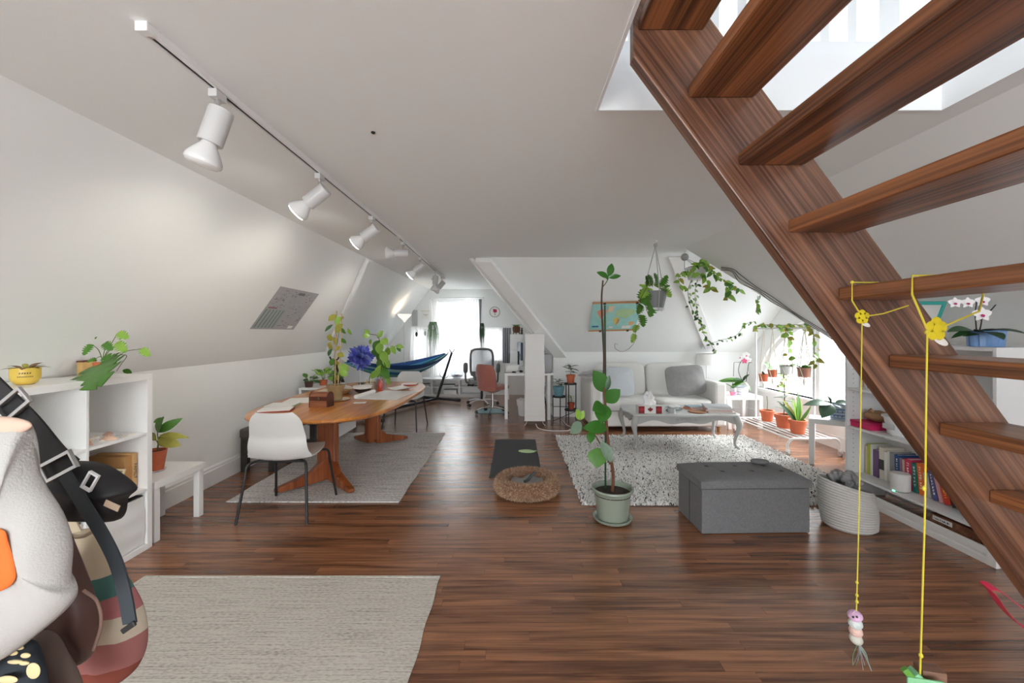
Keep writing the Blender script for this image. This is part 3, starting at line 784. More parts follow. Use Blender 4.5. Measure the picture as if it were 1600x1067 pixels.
# dark bench along the knee wall behind the table
bn = thing('bench', 'dark stained wooden bench against the knee wall behind the white chair', 'bench', (-2.60, 4.66, 0))
DKW = wood('dark_stain', (0.016, 0.013, 0.011), (0.05, 0.042, 0.036), 0.4, rot=(0, 0, R(90)), across=8)
build('seat', MB().box(-0.165, 0.20, -0.48, 0.48, 0.34, 0.44), mat('dark_taupe_vinyl', (0.060, 0.050, 0.042), 0.5), bn, 0, 0.02)
for sx in (-0.13, 0.15):
    for sy in (-0.43, 0.42):
        build('leg', MB().box(sx - 0.032, sx + 0.032, sy - 0.03, sy + 0.03, 0, 0.34), DKW, bn, 0, 0.004)
# low white storage bench with plants on it, further along the wall
cb = thing('plant_bench', 'low white open bench carrying potted plants beside the knee wall', 'bench', (-2.56, 5.55, 0))
build('top', MB().box(-0.20, 0.15, -0.22, 0.42, 0.67, 0.695), WHITE, cb, 0, 0.004)
for sx in (-0.18, 0.13):
    for sy in (-0.205, 0.405):
        build('leg', MB().box(sx - 0.015, sx + 0.015, sy - 0.015, sy + 0.015, 0.045, 0.67), WMETAL, cb, 0, 0.002)
        build('foot', MB().lathe([(0.012, 0), (0.016, 0.04), (0.012, 0.045)], 10, (sx, sy, 0)), BLACKP, cb)
build('tray', MB().box(-0.20, 0.28, -0.22, 0.42, 0.05, 0.07).box(-0.20, 0.28, -0.235, -0.22, 0.05, 0.22).box(0.28, 0.295, -0.235, 0.42, 0.05, 0.22), WHITE, cb, 0, 0.003)
for q in range(3):
    build('stored_bundle', MB().ell((-0.10 + q * 0.15, 0.05, 0.145), 0.07, 0.15, 0.075, 14, 8, 0.6), mat('stored_dark_%d' % q, [(0.03, 0.03, 0.035), (0.18, 0.2, 0.17), (0.05, 0.05, 0.06)][q], 0.8), cb)

# ------------------------------------------------------------------ sofa
SOFA = mat('sofa_linen', (0.70, 0.69, 0.67), 0.9, var=0.03, scale=40, bump=0.15, bscale=350, sheen=0.2)
so = thing('sofa', 'white two-seat sofa with square arms against the low wall', 'sofa', (2.04, 6.30, 0))
build('base', MB().box(-0.80, 0.80, -0.42, 0.44, 0.075, 0.29), SOFA, so, 0, 0.02)
for s in (-1, 1):
    build('arm', MB().box(min(s * 0.79, s * 0.96), max(s * 0.79, s * 0.96), -0.45, 0.45, 0.075, 0.70), SOFA, so, 0, 0.035)
build('back', MB().box(-0.80, 0.80, 0.25, 0.45, 0.075, 0.76), SOFA, so, 0, 0.03)
def cushion_mesh(w, d, h, e=0.32, puff=0.0):
    return MB().ell((0, 0, 0), w / 2, d / 2, h / 2, 40, 16, e)
for s in (-1, 1):
    o = build('seat_cushion', cushion_mesh(0.79, 0.72, 0.17), SOFA, so, 70); o.location = (s * 0.396, -0.10, 0.372)
    o = build('back_cushion', cushion_mesh(0.78, 0.22, 0.52, 0.36), SOFA, so, 70); o.location = (s * 0.396, 0.20, 0.675); o.rotation_euler = (R(-12), 0, 0)
for sx in (-0.88, 0.88):
    for sy in (-0.37, 0.38):
        build('leg', MB().lathe([(0.022, 0), (0.028, 0.078)], 14, (sx, sy, 0)), wood('pale_wood', srgb(168, 128, 84), srgb(206, 170, 120), 0.5, rot=(0, R(90), 0)), so)
def throw_pillow(name, label, m, loc, rot, w=0.46, h=0.40, t=0.17):
    o = thing(name, label, 'cushion', loc); o.rotation_euler = rot
    def fn(q):
        x, y, z = q
        k = 1 + 0.10 * (abs(x) / (w / 2)) ** 4 * (abs(z) / (h / 2)) ** 4
        f = (1 - (abs(x) / (w / 2)) ** 2.4 * 0.75) * (1 - (abs(z) / (h / 2)) ** 2.4 * 0.75)
        wr = 0.008 * math.sin(x * 34 + z * 21) + 0.006 * math.sin(z * 47 - x * 13)
        return (x * k, (y + wr) * max(0.12, f), z * k)
    build('cover', MB().ell((0, 0, 0), w / 2, t / 2, h / 2, 44, 24, 0.42, fn), m, o, 70)
    build('piping', MB().tube([(w * 0.48 * math.copysign(abs(math.cos(a)) ** 0.42, math.cos(a)), 0, h * 0.48 * math.copysign(abs(math.sin(a)) ** 0.42, math.sin(a))) for a in [2 * PI * i / 48 for i in range(48)]], 0.005, 6, True), m, o, 70)
    return o
VEL = mat('grey_velvet', (0.26, 0.255, 0.255), 0.75, var=0.25, scale=14, sheen=0.6)
PALEB = mat('pale_blue_linen', (0.56, 0.59, 0.63), 0.9, var=0.06, scale=30, bump=0.15, bscale=300)
throw_pillow('throw_pillow', 'dark grey velvet cushion leaning on the sofa end beside the lamp', VEL, (2.53, 6.14, 0.70), (R(-14), R(-5), R(-4)), 0.56, 0.44, 0.15)
throw_pillow('throw_pillow', 'pale blue-grey cushion on the sofa behind the tall plant stem', PALEB, (1.57, 6.15, 0.685), (R(-14), R(3), R(6)), 0.42, 0.42, 0.13)
throw_pillow('throw_pillow', 'grey cushion lying on top of the sofa arm corner behind the pale one', VEL, (1.155, 6.20, 0.80), (R(84), R(-8), R(20)), 0.34, 0.34, 0.10)

# ------------------------------------------------------------------ coffee table
CTM = mat('grey_chalk_paint', (0.40, 0.40, 0.39), 0.5, var=0.06, scale=12)
CTT = mat('pale_grey_top', (0.55, 0.555, 0.55), 0.3, var=0.03)
ct = thing('coffee_table', 'pale grey painted coffee table with carved apron and cabriole legs', 'table', (2.02, 5.16, 0.042))
def serp(k, z):
    out = []
    W, D = 0.66 * k, 0.345 * k
    for i in range(80):
        a = 2 * PI * i / 80
        x = W * math.copysign(abs(math.cos(a)) ** 0.36, math.cos(a)); y = D * math.copysign(abs(math.sin(a)) ** 0.36, math.sin(a))
        y *= 1 + 0.055 * math.cos(x / W * PI * 2.0); x *= 1 + 0.025 * math.cos(y / D * PI * 2.0)
        out.append((x, y, z))
    return out
vs = serp(0.95, 0.388) + serp(0.985, 0.392) + serp(1.0, 0.402) + serp(0.99, 0.411) + serp(0.975, 0.414)
fs = [(i * 80 + j, i * 80 + (j + 1) % 80, (i + 1) * 80 + (j + 1) % 80, (i + 1) * 80 + j) for i in range(4) for j in range(80)] + [tuple(range(79, -1, -1)), tuple(4 * 80 + j for j in range(80))]
build('tabletop', MB().add(vs, fs), CTT, ct, 30)
def apron(p0, p1, n, out_n):
    p0, p1 = Vector(p0), Vector(p1)
    return MB().shell(lambda u, v: p0.lerp(p1, u) + Vector((0, 0, -v * (0.065 + 0.030 * math.exp(-((u - 0.5) / 0.16) ** 2) + 0.018 * math.cos(u * PI * 6) + 0.02 * (abs(2 * u - 1) ** 6)))) + Vector(out_n) * 0.014 * math.sin(PI * u), 40, 3, lambda u, v: out_n, 0.018)
for sy in (-1, 1):
    o = build('apron', apron((-0.58, sy * 0.27, 0.39), (0.58, sy * 0.27, 0.39), 40, (0, sy, 0)), CTM, ct, 50)
    for i in range(5):
        orn = MB()
        x = -0.11 + i * 0.055; r = [0.016, 0.012, 0.022, 0.012, 0.016][i]
        orn.tube([(x + r * math.cos(a), sy * 0.306, 0.348 + r * 0.8 * math.sin(a)) for a in [(-0.6 + 5.2 * q / 12) for q in range(13)]], 0.0038, 6)
        build('carving', orn, CTM, o, 60)
for sx in (-1, 1):
    build('apron', apron((sx * 0.585, -0.27, 0.39), (sx * 0.585, 0.27, 0.39), 24, (sx, 0, 0)), CTM, ct, 50)
    for sy in (-1, 1):
        px_, py_ = sx * 0.585, sy * 0.272
        pts = [(0, 0, 0.392), (0.012, 0.012, 0.345), (0.030, 0.03, 0.29), (0.022, 0.022, 0.22), (0.002, 0.002, 0.14), (-0.006, -0.006, 0.075), (0.006, 0.006, 0.03), (0.028, 0.028, 0.012), (0.034, 0.034, 0.006)]
        rr = [0.040, 0.043, 0.037, 0.026, 0.019, 0.016, 0.018, 0.020, 0.010]
        p3 = bez([(px_ + sx * a, py_ + sy * b_, c) for a, b_, c in pts], 4)
        r3 = [rr[min(i // 4, 8)] * (1 - (i % 4) / 4) + rr[min(i // 4 + 1, 8)] * ((i % 4) / 4) for i in range(len(p3))]
        build('leg', MB().tube(p3, r3, 10), CTM, ct, 70)

# ------------------------------------------------------------------ storage ottoman
OTT = mat('ottoman_linen', (0.165, 0.167, 0.172), 0.95, var=0.35, scale=110, bump=0.25, bscale=260)
ot = thing('storage_ottoman', 'grey linen storage ottoman with button-tufted lid in front of the shag rug', 'ottoman', (1.695, 3.115, 0), R(1.5))
build('box', MB().box(-0.385, 0.385, -0.195, 0.195, 0.004, 0.315), OTT, ot, 0, 0.006)
build('side_seam', MB().box(-0.3865, -0.385, -0.004, 0.004, 0.01, 0.315), BLACKP, ot, 0)
BT = [(-0.22 + 0.22 * i, 0.075) for i in range(3)] + [(-0.16 + 0.22 * i, -0.045) for i in range(3)]
def lidz(x, y):
    e = (1 - (abs(x) / 0.396) ** 7) * (1 - (abs(y) / 0.206) ** 5)
    z = 0.372 + 0.032 * e
    for bx_, by_ in BT:
        z -= 0.022 * math.exp(-math.hypot(x - bx_, y - by_) / 0.026)
        z -= 0.007 * math.exp(-abs(x - bx_ - (by_ - y) * 0.6) / 0.012) * math.exp(-((y - by_) / 0.10) ** 2)
    return z
build('lid', MB().shell(lambda u, v: (-0.395 + 0.79 * u, -0.205 + 0.41 * v, lidz(-0.395 + 0.79 * u, -0.205 + 0.41 * v)), 96, 54, lambda u, v: (0, 0, -1), 0.050), OTT, ot, 60)
for bx_, by_ in BT:
    build('button', MB().ell((bx_, by_, 0.386), 0.016, 0.016, 0.009, 14, 6), mat('ottoman_button', (0.055, 0.056, 0.06), 0.8), ot)

# ------------------------------------------------------------------ right bookcase
bk = thing('bookcase', 'low white open bookcase behind the staircase', 'bookcase', (0, 0, 0))
X0, X1, Y0, Y1, BH = 2.89, 3.225, 2.49, 3.63, 1.325
box('side_panel', GREYLAM, X0, X1, Y1 - 0.022, Y1, 0, BH, bk, 0.002)
box('side_panel', GREYLAM, X0, X1, Y0, Y0 + 0.022, 0, BH, bk, 0.002)
box('back_panel', GREYLAM, X1 - 0.008, X1, Y0 + 0.022, Y1 - 0.022, 0.02, BH - 0.02, bk)
box('top_panel', GREYLAM, X0, X1, Y0 + 0.022, Y1 - 0.022, BH - 0.025, BH, bk, 0.002)
for z in (0.18, 0.588, 0.917):
    box('shelf', GREYLAM, X0 + 0.004, X1 - 0.008, Y0 + 0.022, Y1 - 0.022, z, z + 0.02, bk, 0.002)
build('plinth', MB().box(X0 - 0.006, X0 + 0.012, Y0 + 0.05, Y1 - 0.022, 0.0, 0.042).box(X0 + 0.004, X0 + 0.012, Y0 + 0.05, Y1 - 0.022, 0.042, 0.058).box(X0 - 0.006, X0 + 0.012, Y0 + 0.05, Y1 - 0.022, 0.058, 0.10).box(X0 - 0.008, X0 + 0.014, Y0 - 0.004, Y0 + 0.05, 0, 0.125), WHITE, bk, 0, 0.002)
PEG = mat('peg_hole', (0.12, 0.12, 0.12), 0.8)
ph = MB()
for i in range(26):
    ph.box(X0 + 0.05, X0 + 0.056, Y1 - 0.0235, Y1 - 0.0215, 0.25 + i * 0.04, 0.256 + i * 0.04)
o = build('peg_holes', ph, PEG, bk, 0); o['kind'] = 'stuff'

# ------------------------------------------------------------------ left cube shelf
cu = thing('cube_shelf', 'white cube shelving unit against the knee wall behind the hanging bags', 'shelf', (0, 0, 0))
A0, A1, B0, B1, CH = -2.775, -2.39, 1.53, 2.75, 1.143
box('top_panel', WHITE, A0, A1, B0, B1, CH - 0.038, CH, cu, 0.002)
box('bottom_panel', WHITE, A0, A1, B0, B1, 0, 0.038, cu, 0.002)
for yy in (B0, B1 - 0.038):
    box('side_panel', WHITE, A0, A1, yy, yy + 0.038, 0.038, CH - 0.038, cu, 0.002)
box('back_panel', WHITE, A0, A0 + 0.008, B0 + 0.038, B1 - 0.038, 0.038, CH - 0.038, cu)
cw = (B1 - B0 - 0.076 - 2 * 0.016) / 3
for k in (1, 2):
    yy = B0 + 0.038 + k * cw + (k - 1) * 0.016
    box('divider', WHITE, A0 + 0.008, A1 - 0.001, yy, yy + 0.016, 0.038, CH - 0.038, cu, 0.001)
for k in range(3):
    yy = B0 + 0.038 + k * (cw + 0.016)
    for z in (0.747, 0.384):
        box('shelf', WHITE, A0 + 0.008, A1 - 0.002, yy, yy + cw, z, z + 0.016, cu, 0.001)
    dr = build('drawer', MB().shell(lambda u, v, yy=yy: (A1 - 0.012 - 0.004 * math.sin(u * 9 + v * 5) - 0.003 * math.sin(v * 17), yy + 0.008 + (cw - 0.016) * u, 0.045 + 0.305 * v), 14, 12, lambda u, v: (-1, 0, 0), 0.30), mat('white_fabric_bin', (0.74, 0.74, 0.73), 0.85, var=0.03), cu, 60)
    box('drawer_rim', BLACKP, A1 - 0.30, A1 - 0.02, yy + 0.012, yy + cw - 0.012, 0.351, 0.358, dr)

# white low bench beyond the cube shelf
lb = thing('low_bench', 'low white bench between the cube shelf and the dark bench', 'bench', (0, 0, 0))
build('top', MB().box(-2.76, -2.40, 2.78, 3.24, 0.36, 0.41), WHITE, lb, 0, 0.003)
for sx in (-2.75, -2.455):
    for sy in (2.79, 3.185):
        box('leg', WHITE, sx, sx + 0.045, sy, sy + 0.045, 0, 0.36, lb, 0.003)
# ------------------------------------------------------------------ track lighting
tr = thing('track_light', 'long white ceiling track above the dining area, bare rail', 'track light', (-1.14, 0, ZC))
def rail_seg(y0, y1, x0=0.0, x1=0.0):
    L_ = math.hypot(y1 - y0, x1 - x0); a = -math.atan2(x1 - x0, y1 - y0)
    rl = MB().box(-0.018, 0.018, 0, L_, -0.022, 0).box(-0.018, -0.007, 0, L_, -0.028, -0.022).box(0.007, 0.018, 0, L_, -0.028, -0.022)
    o = build('rail', rl, WMETAL, tr, 0, 0.0015); o.location = (x0, y0, 0); o.rotation_euler = (0, 0, a)
    g = build('slot', MB().box(-0.006, 0.006, 0.02, L_ - 0.02, -0.0235, -0.022), BLACKP, o, 0)
rail_seg(1.30, 4.06); rail_seg(4.12, 7.35, 0.0, -0.09)
build('end_cap', MB().box(-0.019, 0.019, 1.27, 1.30, -0.030, 0), WMETAL, tr, 0, 0.002)
build('joiner', MB().box(-0.021, 0.021, 4.04, 4.14, -0.030, 0), WMETAL, tr, 0, 0.002)
FIX = mat('fixture_grey', (0.56, 0.56, 0.56), 0.35, var=0.03)
def spot_head(y, d, lit, label, x=-1.14, tilt_out=0.0):
    d = Vector(d).normalized()
    t = thing('spotlight', label, 'spotlight', (x, y, ZC - 0.028), 0, 'track spotlights')
    build('adapter', MB().box(-0.017, 0.017, -0.03, 0.03, -0.032, -0.001), FIX, t, 0, 0.003)
    build('stem', MB().tube([(0, 0, -0.03), (0, 0, -0.056)], 0.010, 10), CHROME, t)
    pv = Vector((0.0, 0, -0.115))                       # pivot of the can
    sidev = d.cross(Vector((0, 0, 1)))
    sidev = sidev.normalized() if sidev.length > 0.1 else Vector((0, 1, 0))
    yk = MB().tube([(0, 0, -0.052), sidev * 0.046 + Vector((0, 0, -0.066)), sidev * 0.050 + pv], 0.006, 6, flat=0.6)
    build('yoke', yk, FIX, t)
    build('knob', MB().tube([pv + sidev * 0.045, pv + sidev * 0.068], 0.011, 10), FIX, t)
    M = frame_m(pv, sidev, d.cross(sidev)); 
    q = M.to_3x3() @ Vector((0, 0, 1))
    if q.dot(d) < 0: M = frame_m(pv, sidev, -d.cross(sidev))
    can = MB().lathe([(0.020, -0.052), (0.041, -0.048), (0.043, -0.04), (0.043, 0.088), (0.040, 0.09), (0.030, 0.088)], 24).xf(M)
    build('can', can, FIX, t)
    bulb = MB().lathe([(0.024, 0.085), (0.030, 0.100), (0.046, 0.125), (0.060, 0.150), (0.063, 0.165), (0.060, 0.172)], 24).xf(M)
    b_ = build('bulb', bulb, mat('bulb_glass', (0.74, 0.74, 0.74), 0.2), t)
    face = MB().lathe([(0.0605, 0.1705), (0.052, 0.178), (0.03, 0.182), (0.002, 0.183)], 24).xf(M)
    build('lens', face, mat('bulb_lit', (1.0, 0.96, 0.88), 0.3, emit=9.0) if lit else mat('bulb_dim', (0.80, 0.80, 0.79), 0.25), b_)
    if lit:
        ld = bpy.data.lights.new('lamp_glow', 'SPOT'); ld.energy = 4.5; ld.spot_size = R(120); ld.spot_blend = 0.8; ld.shadow_soft_size = 0.05; ld.color = (1.0, 0.93, 0.82)
        lo = bpy.data.objects.new('lamp_glow', ld); COL.objects.link(lo); lo.parent = t
        lo.location = M @ Vector((0, 0, 0.20)); lo.rotation_euler = (-d).to_track_quat('Z', 'Y').to_euler()
    return t
spot_head(1.60, (-0.30, -0.05, -0.95), False, 'unlit track spotlight nearest the track end cap, hanging straight down')
spot_head(2.44, (-0.80, 0.05, -0.60), True, 'lit track spotlight second along, tipped towards the slope')
spot_head(3.34, (-0.82, 0.10, -0.56), True, 'bright track spotlight just before the track joint')
spot_head(4.30, (-0.95, -0.30, -0.02), False, 'track spotlight just past the joint, aimed level at the slope', -1.145)
spot_head(5.18, (-0.75, 0.0, -0.66), True, 'lit track spotlight above the far pedestal of the table', -1.17)
spot_head(6.40, (-0.06, -0.15, -1), False, 'track spotlight second from the alcove end, pointing straight down', -1.205)
spot_head(7.05, (-0.60, -0.2, -0.75), False, 'last track spotlight at the alcove end, tilted', -1.22)
hk = build('ceiling_hook', MB().lathe([(0.009, 0), (0.011, -0.004), (0.004, -0.01)], 10, (0, 0, 0)), BLACKM, None); hk.location = P(583, 206, 1.98); hk.location.z = ZC
tag(hk, 'tiny black hook fixed to the bare ceiling', 'hook')

# ------------------------------------------------------------------ hammock on its stand
hs = thing('hammock_stand', 'black steel hammock stand with splayed feet', 'stand', (0, 0, 0))
HA, HB = Vector((-2.69, 6.25, 0.97)), Vector((-1.34, 8.96, 0.96))
hd = (HB - HA); hd.z = 0; hd.normalize(); hp = Vector((hd.y, -hd.x, 0))
JA, JB = HA + hd * 0.42, HB - hd * 0.52; JA.z = JB.z = 0.055
build('beam', MB().tube([JA, JB], 0.028, 10), BLACKM, hs)
for J, H in ((JA, HA), (JB, HB)):
    build('pole', MB().tube([J, H], 0.026, 10), BLACKM, hs)
    build('foot', MB().tube([J - hp * (0.20 if J is JA else 0.5), J + hp * 0.52], 0.026, 10).tube([J + hp * 0.48, J + hp * 0.56], 0.033, 10), BLACKM, hs)
    o = (H - J).normalized(); e = H + o * 0.02
    sd = hd if J is JB else -hd
    hkpts = [e, e + Vector((0, 0, 0.015)) - sd * 0.06, e + Vector((0, 0, 0.07)) - sd * 0.085]
    build('hook', MB().tube(bez(hkpts, 5), 0.012, 8), BLACKM, hs)
    build('hook', MB().tube(bez([e, e + Vector((0, 0, 0.01)) + sd * 0.05, e + Vector((0, 0, 0.06)) + sd * 0.085], 5), 0.012, 8), BLACKM, hs)
hm = thing('hammock', 'striped blue and green cloth hammock slung between its two poles', 'hammock', (0, 0, 0))
E0, E1 = HA + Vector((0.05, 0.09, 0.015)), HB + Vector((-0.055, -0.1, 0.02))
E0 = HA + hd * 0.10 + Vector((0, 0, 0.03)); E1 = HB - hd * 0.10 + Vector((0, 0, 0.03))
def ham(u, v):
    p = E0.lerp(E1, u)
    k = math.sin(PI * u) ** 0.75
    s = (v - 0.5)
    p = p + hp * (s * 0.62 * k)
    p.z -= 0.40 * k * (1 - 0.55 * abs(2 * s) ** 1.7) * (0.85 + 0.15 * math.sin(PI * u))
    p.z += 0.010 * math.sin(v * 40) * (1 - k * 0.5)
    return p
HC = [srgb(40, 84, 150), srgb(64, 146, 196), srgb(34, 92, 104), srgb(164, 200, 208), srgb(40, 138, 130), srgb(36, 76, 108), srgb(116, 188, 180), srgb(48, 116, 164), srgb(150, 196, 206), srgb(30, 66, 120)]
for i, c in enumerate(HC):
    v0, v1 = i / len(HC), (i + 1) / len(HC)
    build('stripe', MB().shell(lambda u, v: ham(0.03 + 0.94 * u, v0 + (v1 - v0) * v), 30, 2, lambda u, v: (0, 0, 1), 0.005), mat('hammock_dye_%d' % i, c, 0.85, var=0.12, scale=20), hm, 70)
for E, s in ((E0, 0.03), (E1, 0.97)):
    for v in (0.1, 0.3, 0.5, 0.7, 0.9):
        build('end_cord', MB().tube([E, ham(s, v) + Vector((0, 0, 0.003))], 0.005, 6), ROPEW, hm)

# ------------------------------------------------------------------ alcove: low shelf under the window
ls = thing('low_shelf', 'long low white shelf under the curtained gable window', 'shelf', (0, 0, 0))
LX0, LX1, LY0, LY1 = -2.35, -0.62, 8.93, 9.30
box('top', WHITE, LX0, LX1, LY0, LY1, 0.375, 0.405, ls, 0.003)
box('bottom', WHITE, LX0, LX1, LY0, LY1, 0.04, 0.065, ls, 0.003)
box('plinth', WHITE, LX0, LX1, LY0 + 0.03, LY1, 0.0, 0.04, ls)
for x in (LX0, -1.78, -1.19, LX1 - 0.03):
    box('upright', WHITE, x, x + 0.03, LY0, LY1, 0.065, 0.375, ls, 0.002)
box('back_panel', WHITE, LX0, LX1, LY1 - 0.01, LY1, 0.065, 0.375, ls)
for x in (LX0 + 0.03, -1.75, -1.16):
    x2 = {LX0 + 0.03: -1.78, -1.75: -1.19, -1.16: LX1 - 0.03}[x]
    box('inner_shelf', WHITE, x, x2, LY0 + 0.01, LY1 - 0.01, 0.215, 0.232, ls)
def simple(name, label, cat, mb, m, group=None, smooth=None, bevel=0.0, loc=None):
    return tag(build(name, mb, m, None, smooth, bevel, loc=loc), label, cat, group)
def lying_book(name, label, x, y, z, w, d, h, c, rz=0.0, group=None, page=True, cat='book'):
    t = thing(name, label, cat, (x, y, z), rz, group)
    m = mat('cover_%02x%02x%02x' % tuple(int(u * 255) for u in c), c, 0.5)
    build('cover', MB().box(-w / 2, w / 2, -d / 2, d / 2, 0, 0.003).box(-w / 2, w / 2, -d / 2, d / 2, h - 0.003, h).box(-w / 2, -w / 2 + 0.003, -d / 2, d / 2, 0.003, h - 0.003), m, t, 0)
    build('pages', MB().box(-w / 2 + 0.003, w / 2 - 0.006, -d / 2 + 0.005, d / 2 - 0.005, 0.003, h - 0.003), PAPER, t, 0)
    return t
# things kept on it
lying_book('magazine', 'dark magazine pile left on the middle inner shelf', -1.42, 9.08, 0.234, 0.26, 0.20, 0.035, (0.05, 0.05, 0.06), 0.1, None, True, 'magazine')
lying_book('magazine', 'white magazine lying on the bottom of the low shelf', -1.38, 9.09, 0.067, 0.28, 0.2, 0.09, (0.72, 0.72, 0.72), 0, None, True, 'magazine')
lying_book('magazine', 'brown magazine lying on the inner shelf behind the pole', -1.95, 9.09, 0.234, 0.22, 0.2, 0.05, srgb(120, 84, 58), 0.1, None, True, 'magazine')
cam_t = thing('camera_strap_bundle', 'small black strap bundle on the inner shelf behind the office chair', 'strap', (-0.94, 9.02, 0.232))
build('coil', MB().tube([(0.06 * math.cos(a * 1.0), 0.05 * math.sin(a), 0.02 + 0.012 * math.sin(3 * a) + 0.006 * a / 6) for a in [i * 0.45 for i in range(28)]], 0.010, 7), BLACKP, cam_t)
build('tail', MB().tube(bez([(0.05, 0, 0.03), (0.12, -0.03, 0.02), (0.19, -0.02, 0.02)], 5), 0.009, 7), BLACKP, cam_t)
bl = thing('glass_terrarium', 'rounded clear glass bowl on the low shelf behind the hammock pole', 'bowl', (-1.24, 9.08, 0.407))
build('bowl', MB().lathe([(0.06, 0), (0.12, 0.03), (0.15, 0.09), (0.13, 0.15), (0.10, 0.17), (0.095, 0.165), (0.145, 0.09), (0.115, 0.034), (0.01, 0.012)], 28), glass('bowl_glass', (0.92, 0.95, 0.96), 0.12), bl)
build('contents', MB().lathe([(0.10, 0.03), (0.115, 0.055), (0.05, 0.07), (0.01, 0.065)], 20), mat('plum_stones', srgb(92, 60, 66), 0.7, var=0.5, scale=40), bl)
wr = thing('wire_ornament', 'black wire loop standing on the low shelf by the hammock pole', 'ornament', (-1.52, 9.08, 0.41))
build('loop', MB().tube([(0.10 * math.cos(a), 0, 0.085 + 0.085 * math.sin(a)) for a in [2 * PI * i / 24 for i in range(24)]], 0.005, 6, True), BLACKM, wr)
build('base', MB().lathe([(0.05, 0), (0.05, 0.006), (0.006, 0.008)], 16), BLACKM, wr)

# curtains and what hangs around the windows
SHEER = sheer('sheer_voile', (0.93, 0.93, 0.93), 0.16)
SHEER2 = sheer('white_cotton_voile', (0.92, 0.92, 0.92), 0.06)
GREYC = mat('grey_curtain', (0.34, 0.35, 0.37), 0.9, var=0.06, scale=12)
def drape(xa, xb, z0, z1, y, waves, amp, sweep=0.0, flare=0.0):
    def fn(u, v):
        z = z1 + (z0 - z1) * v
        x = xa + (xb - xa) * u + sweep * v ** 1.6 + flare * (u - 0.5) * v
        return (x, y + amp * math.sin(u * waves * 2 * PI + 0.6 * v) * (0.5 + 0.5 * v) , z)
    return MB().shell(fn, waves * 8, 14, lambda u, v: (0, 1, 0), 0.003)
rd = thing('curtain_rod', 'white curtain rod over the tall gable window', 'curtain rod', (0, 0, 0))
build('rod', MB().tube([(-1.84, 9.24, 2.17), (-0.69, 9.24, 2.17)], 0.011, 10), WMETAL, rd)
for x in (-1.85, -0.68):
    build('finial', MB().ell((x, 9.24, 2.17), 0.02, 0.02, 0.02, 10, 8), GREYLAM, rd)
    build('bracket', MB().box(x - 0.01, x + 0.01, 9.24, YB - 0.021, 2.16, 2.18), WMETAL, rd, 0)
c1 = thing('curtain', 'sheer white curtain covering the middle of the tall gable window', 'curtain', (0, 0, 0))
build('cloth', drape(-1.68, -1.10, 0.42, 2.14, 9.275, 7, 0.018), SHEER, c1, 70)
build('heading', MB().box(-1.68, -1.10, 9.255, 9.27, 2.07, 2.14), SHEER2, c1, 0)
c2 = thing('curtain', 'white curtain drawn to the side of the tall window nearest the hoop picture', 'curtain', (0, 0, 0))
build('cloth', drape(-1.08, -0.80, 0.42, 2.14, 9.19, 5, 0.034, -0.02, 0.10), SHEER2, c2, 70)
c3 = thing('curtain', 'narrow grey lined curtain at the edge of the tall gable window', 'curtain', (0, 0, 0))
build('cloth', drape(-0.775, -0.715, 1.30, 2.14, 9.23, 3, 0.018, 0.0, -0.04), GREYC, c3, 70)
c4_ = thing('curtain', 'white curtain gathered behind the bushy trailing plant', 'curtain', (0, 0, 0))
build('cloth', drape(-1.87, -1.71, 0.42, 2.14, 9.20, 4, 0.016, 0.0, 0.02), SHEER2, c4_, 70)
c5 = thing('curtain', 'grey striped curtain beside the small window above the desk', 'curtain', (0, 0, 0))
build('cloth', drape(-0.25, -0.06, 0.72, 1.50, 9.25, 5, 0.02), stripes('grey_white_stripe', [(0.26, 0.27, 0.3), (0.55, 0.56, 0.58), (0.18, 0.19, 0.21)], 0, 22.0), c5, 70)
build('rod', MB().tube([(-0.72, 9.255, 1.52), (-0.03, 9.255, 1.52)], 0.008, 8), WMETAL, c5)
c6 = thing('curtain', 'white sheer hung over the small window beside the grey curtain', 'curtain', (0, 0, 0))
build('cloth', drape(-0.67, -0.28, 0.72, 1.50, 9.29, 6, 0.012), SHEER, c6, 70)
c7 = thing('curtain', 'white cotton cloth hung over the small window by the floor lamp', 'curtain', (0, 0, 0))
build('cloth', drape(-2.30, -1.92, 0.52, 1.52, 9.26, 5, 0.018, 0.0, 0.12), SHEER2, c7, 70)
build('rod', MB().tube([(-2.33, 9.255, 1.53), (-1.86, 9.255, 1.53)], 0.008, 8), WMETAL, c7)
for i, (x, z) in enumerate(((-2.16, 1.40), (-1.97, 1.42))):
    t = thing('hung_trinket', ('small dark wooden charm pinned on the white cotton cloth', 'small pale charm pinned beside the dark one')[i], 'charm', (x, 9.225, z))
    build('charm', MB().ell((0, 0, -0.04), 0.028, 0.008, 0.055, 12, 8), mat('charm_%d' % i, [(0.08, 0.07, 0.06), (0.42, 0.42, 0.4)][i], 0.6), t)
    build('loop', MB().tube([(0.016 * math.cos(a), 0, 0.03 + 0.02 * math.sin(a)) for a in [2 * PI * k / 14 for k in range(14)]], 0.003, 5, True), BLACKM, t)
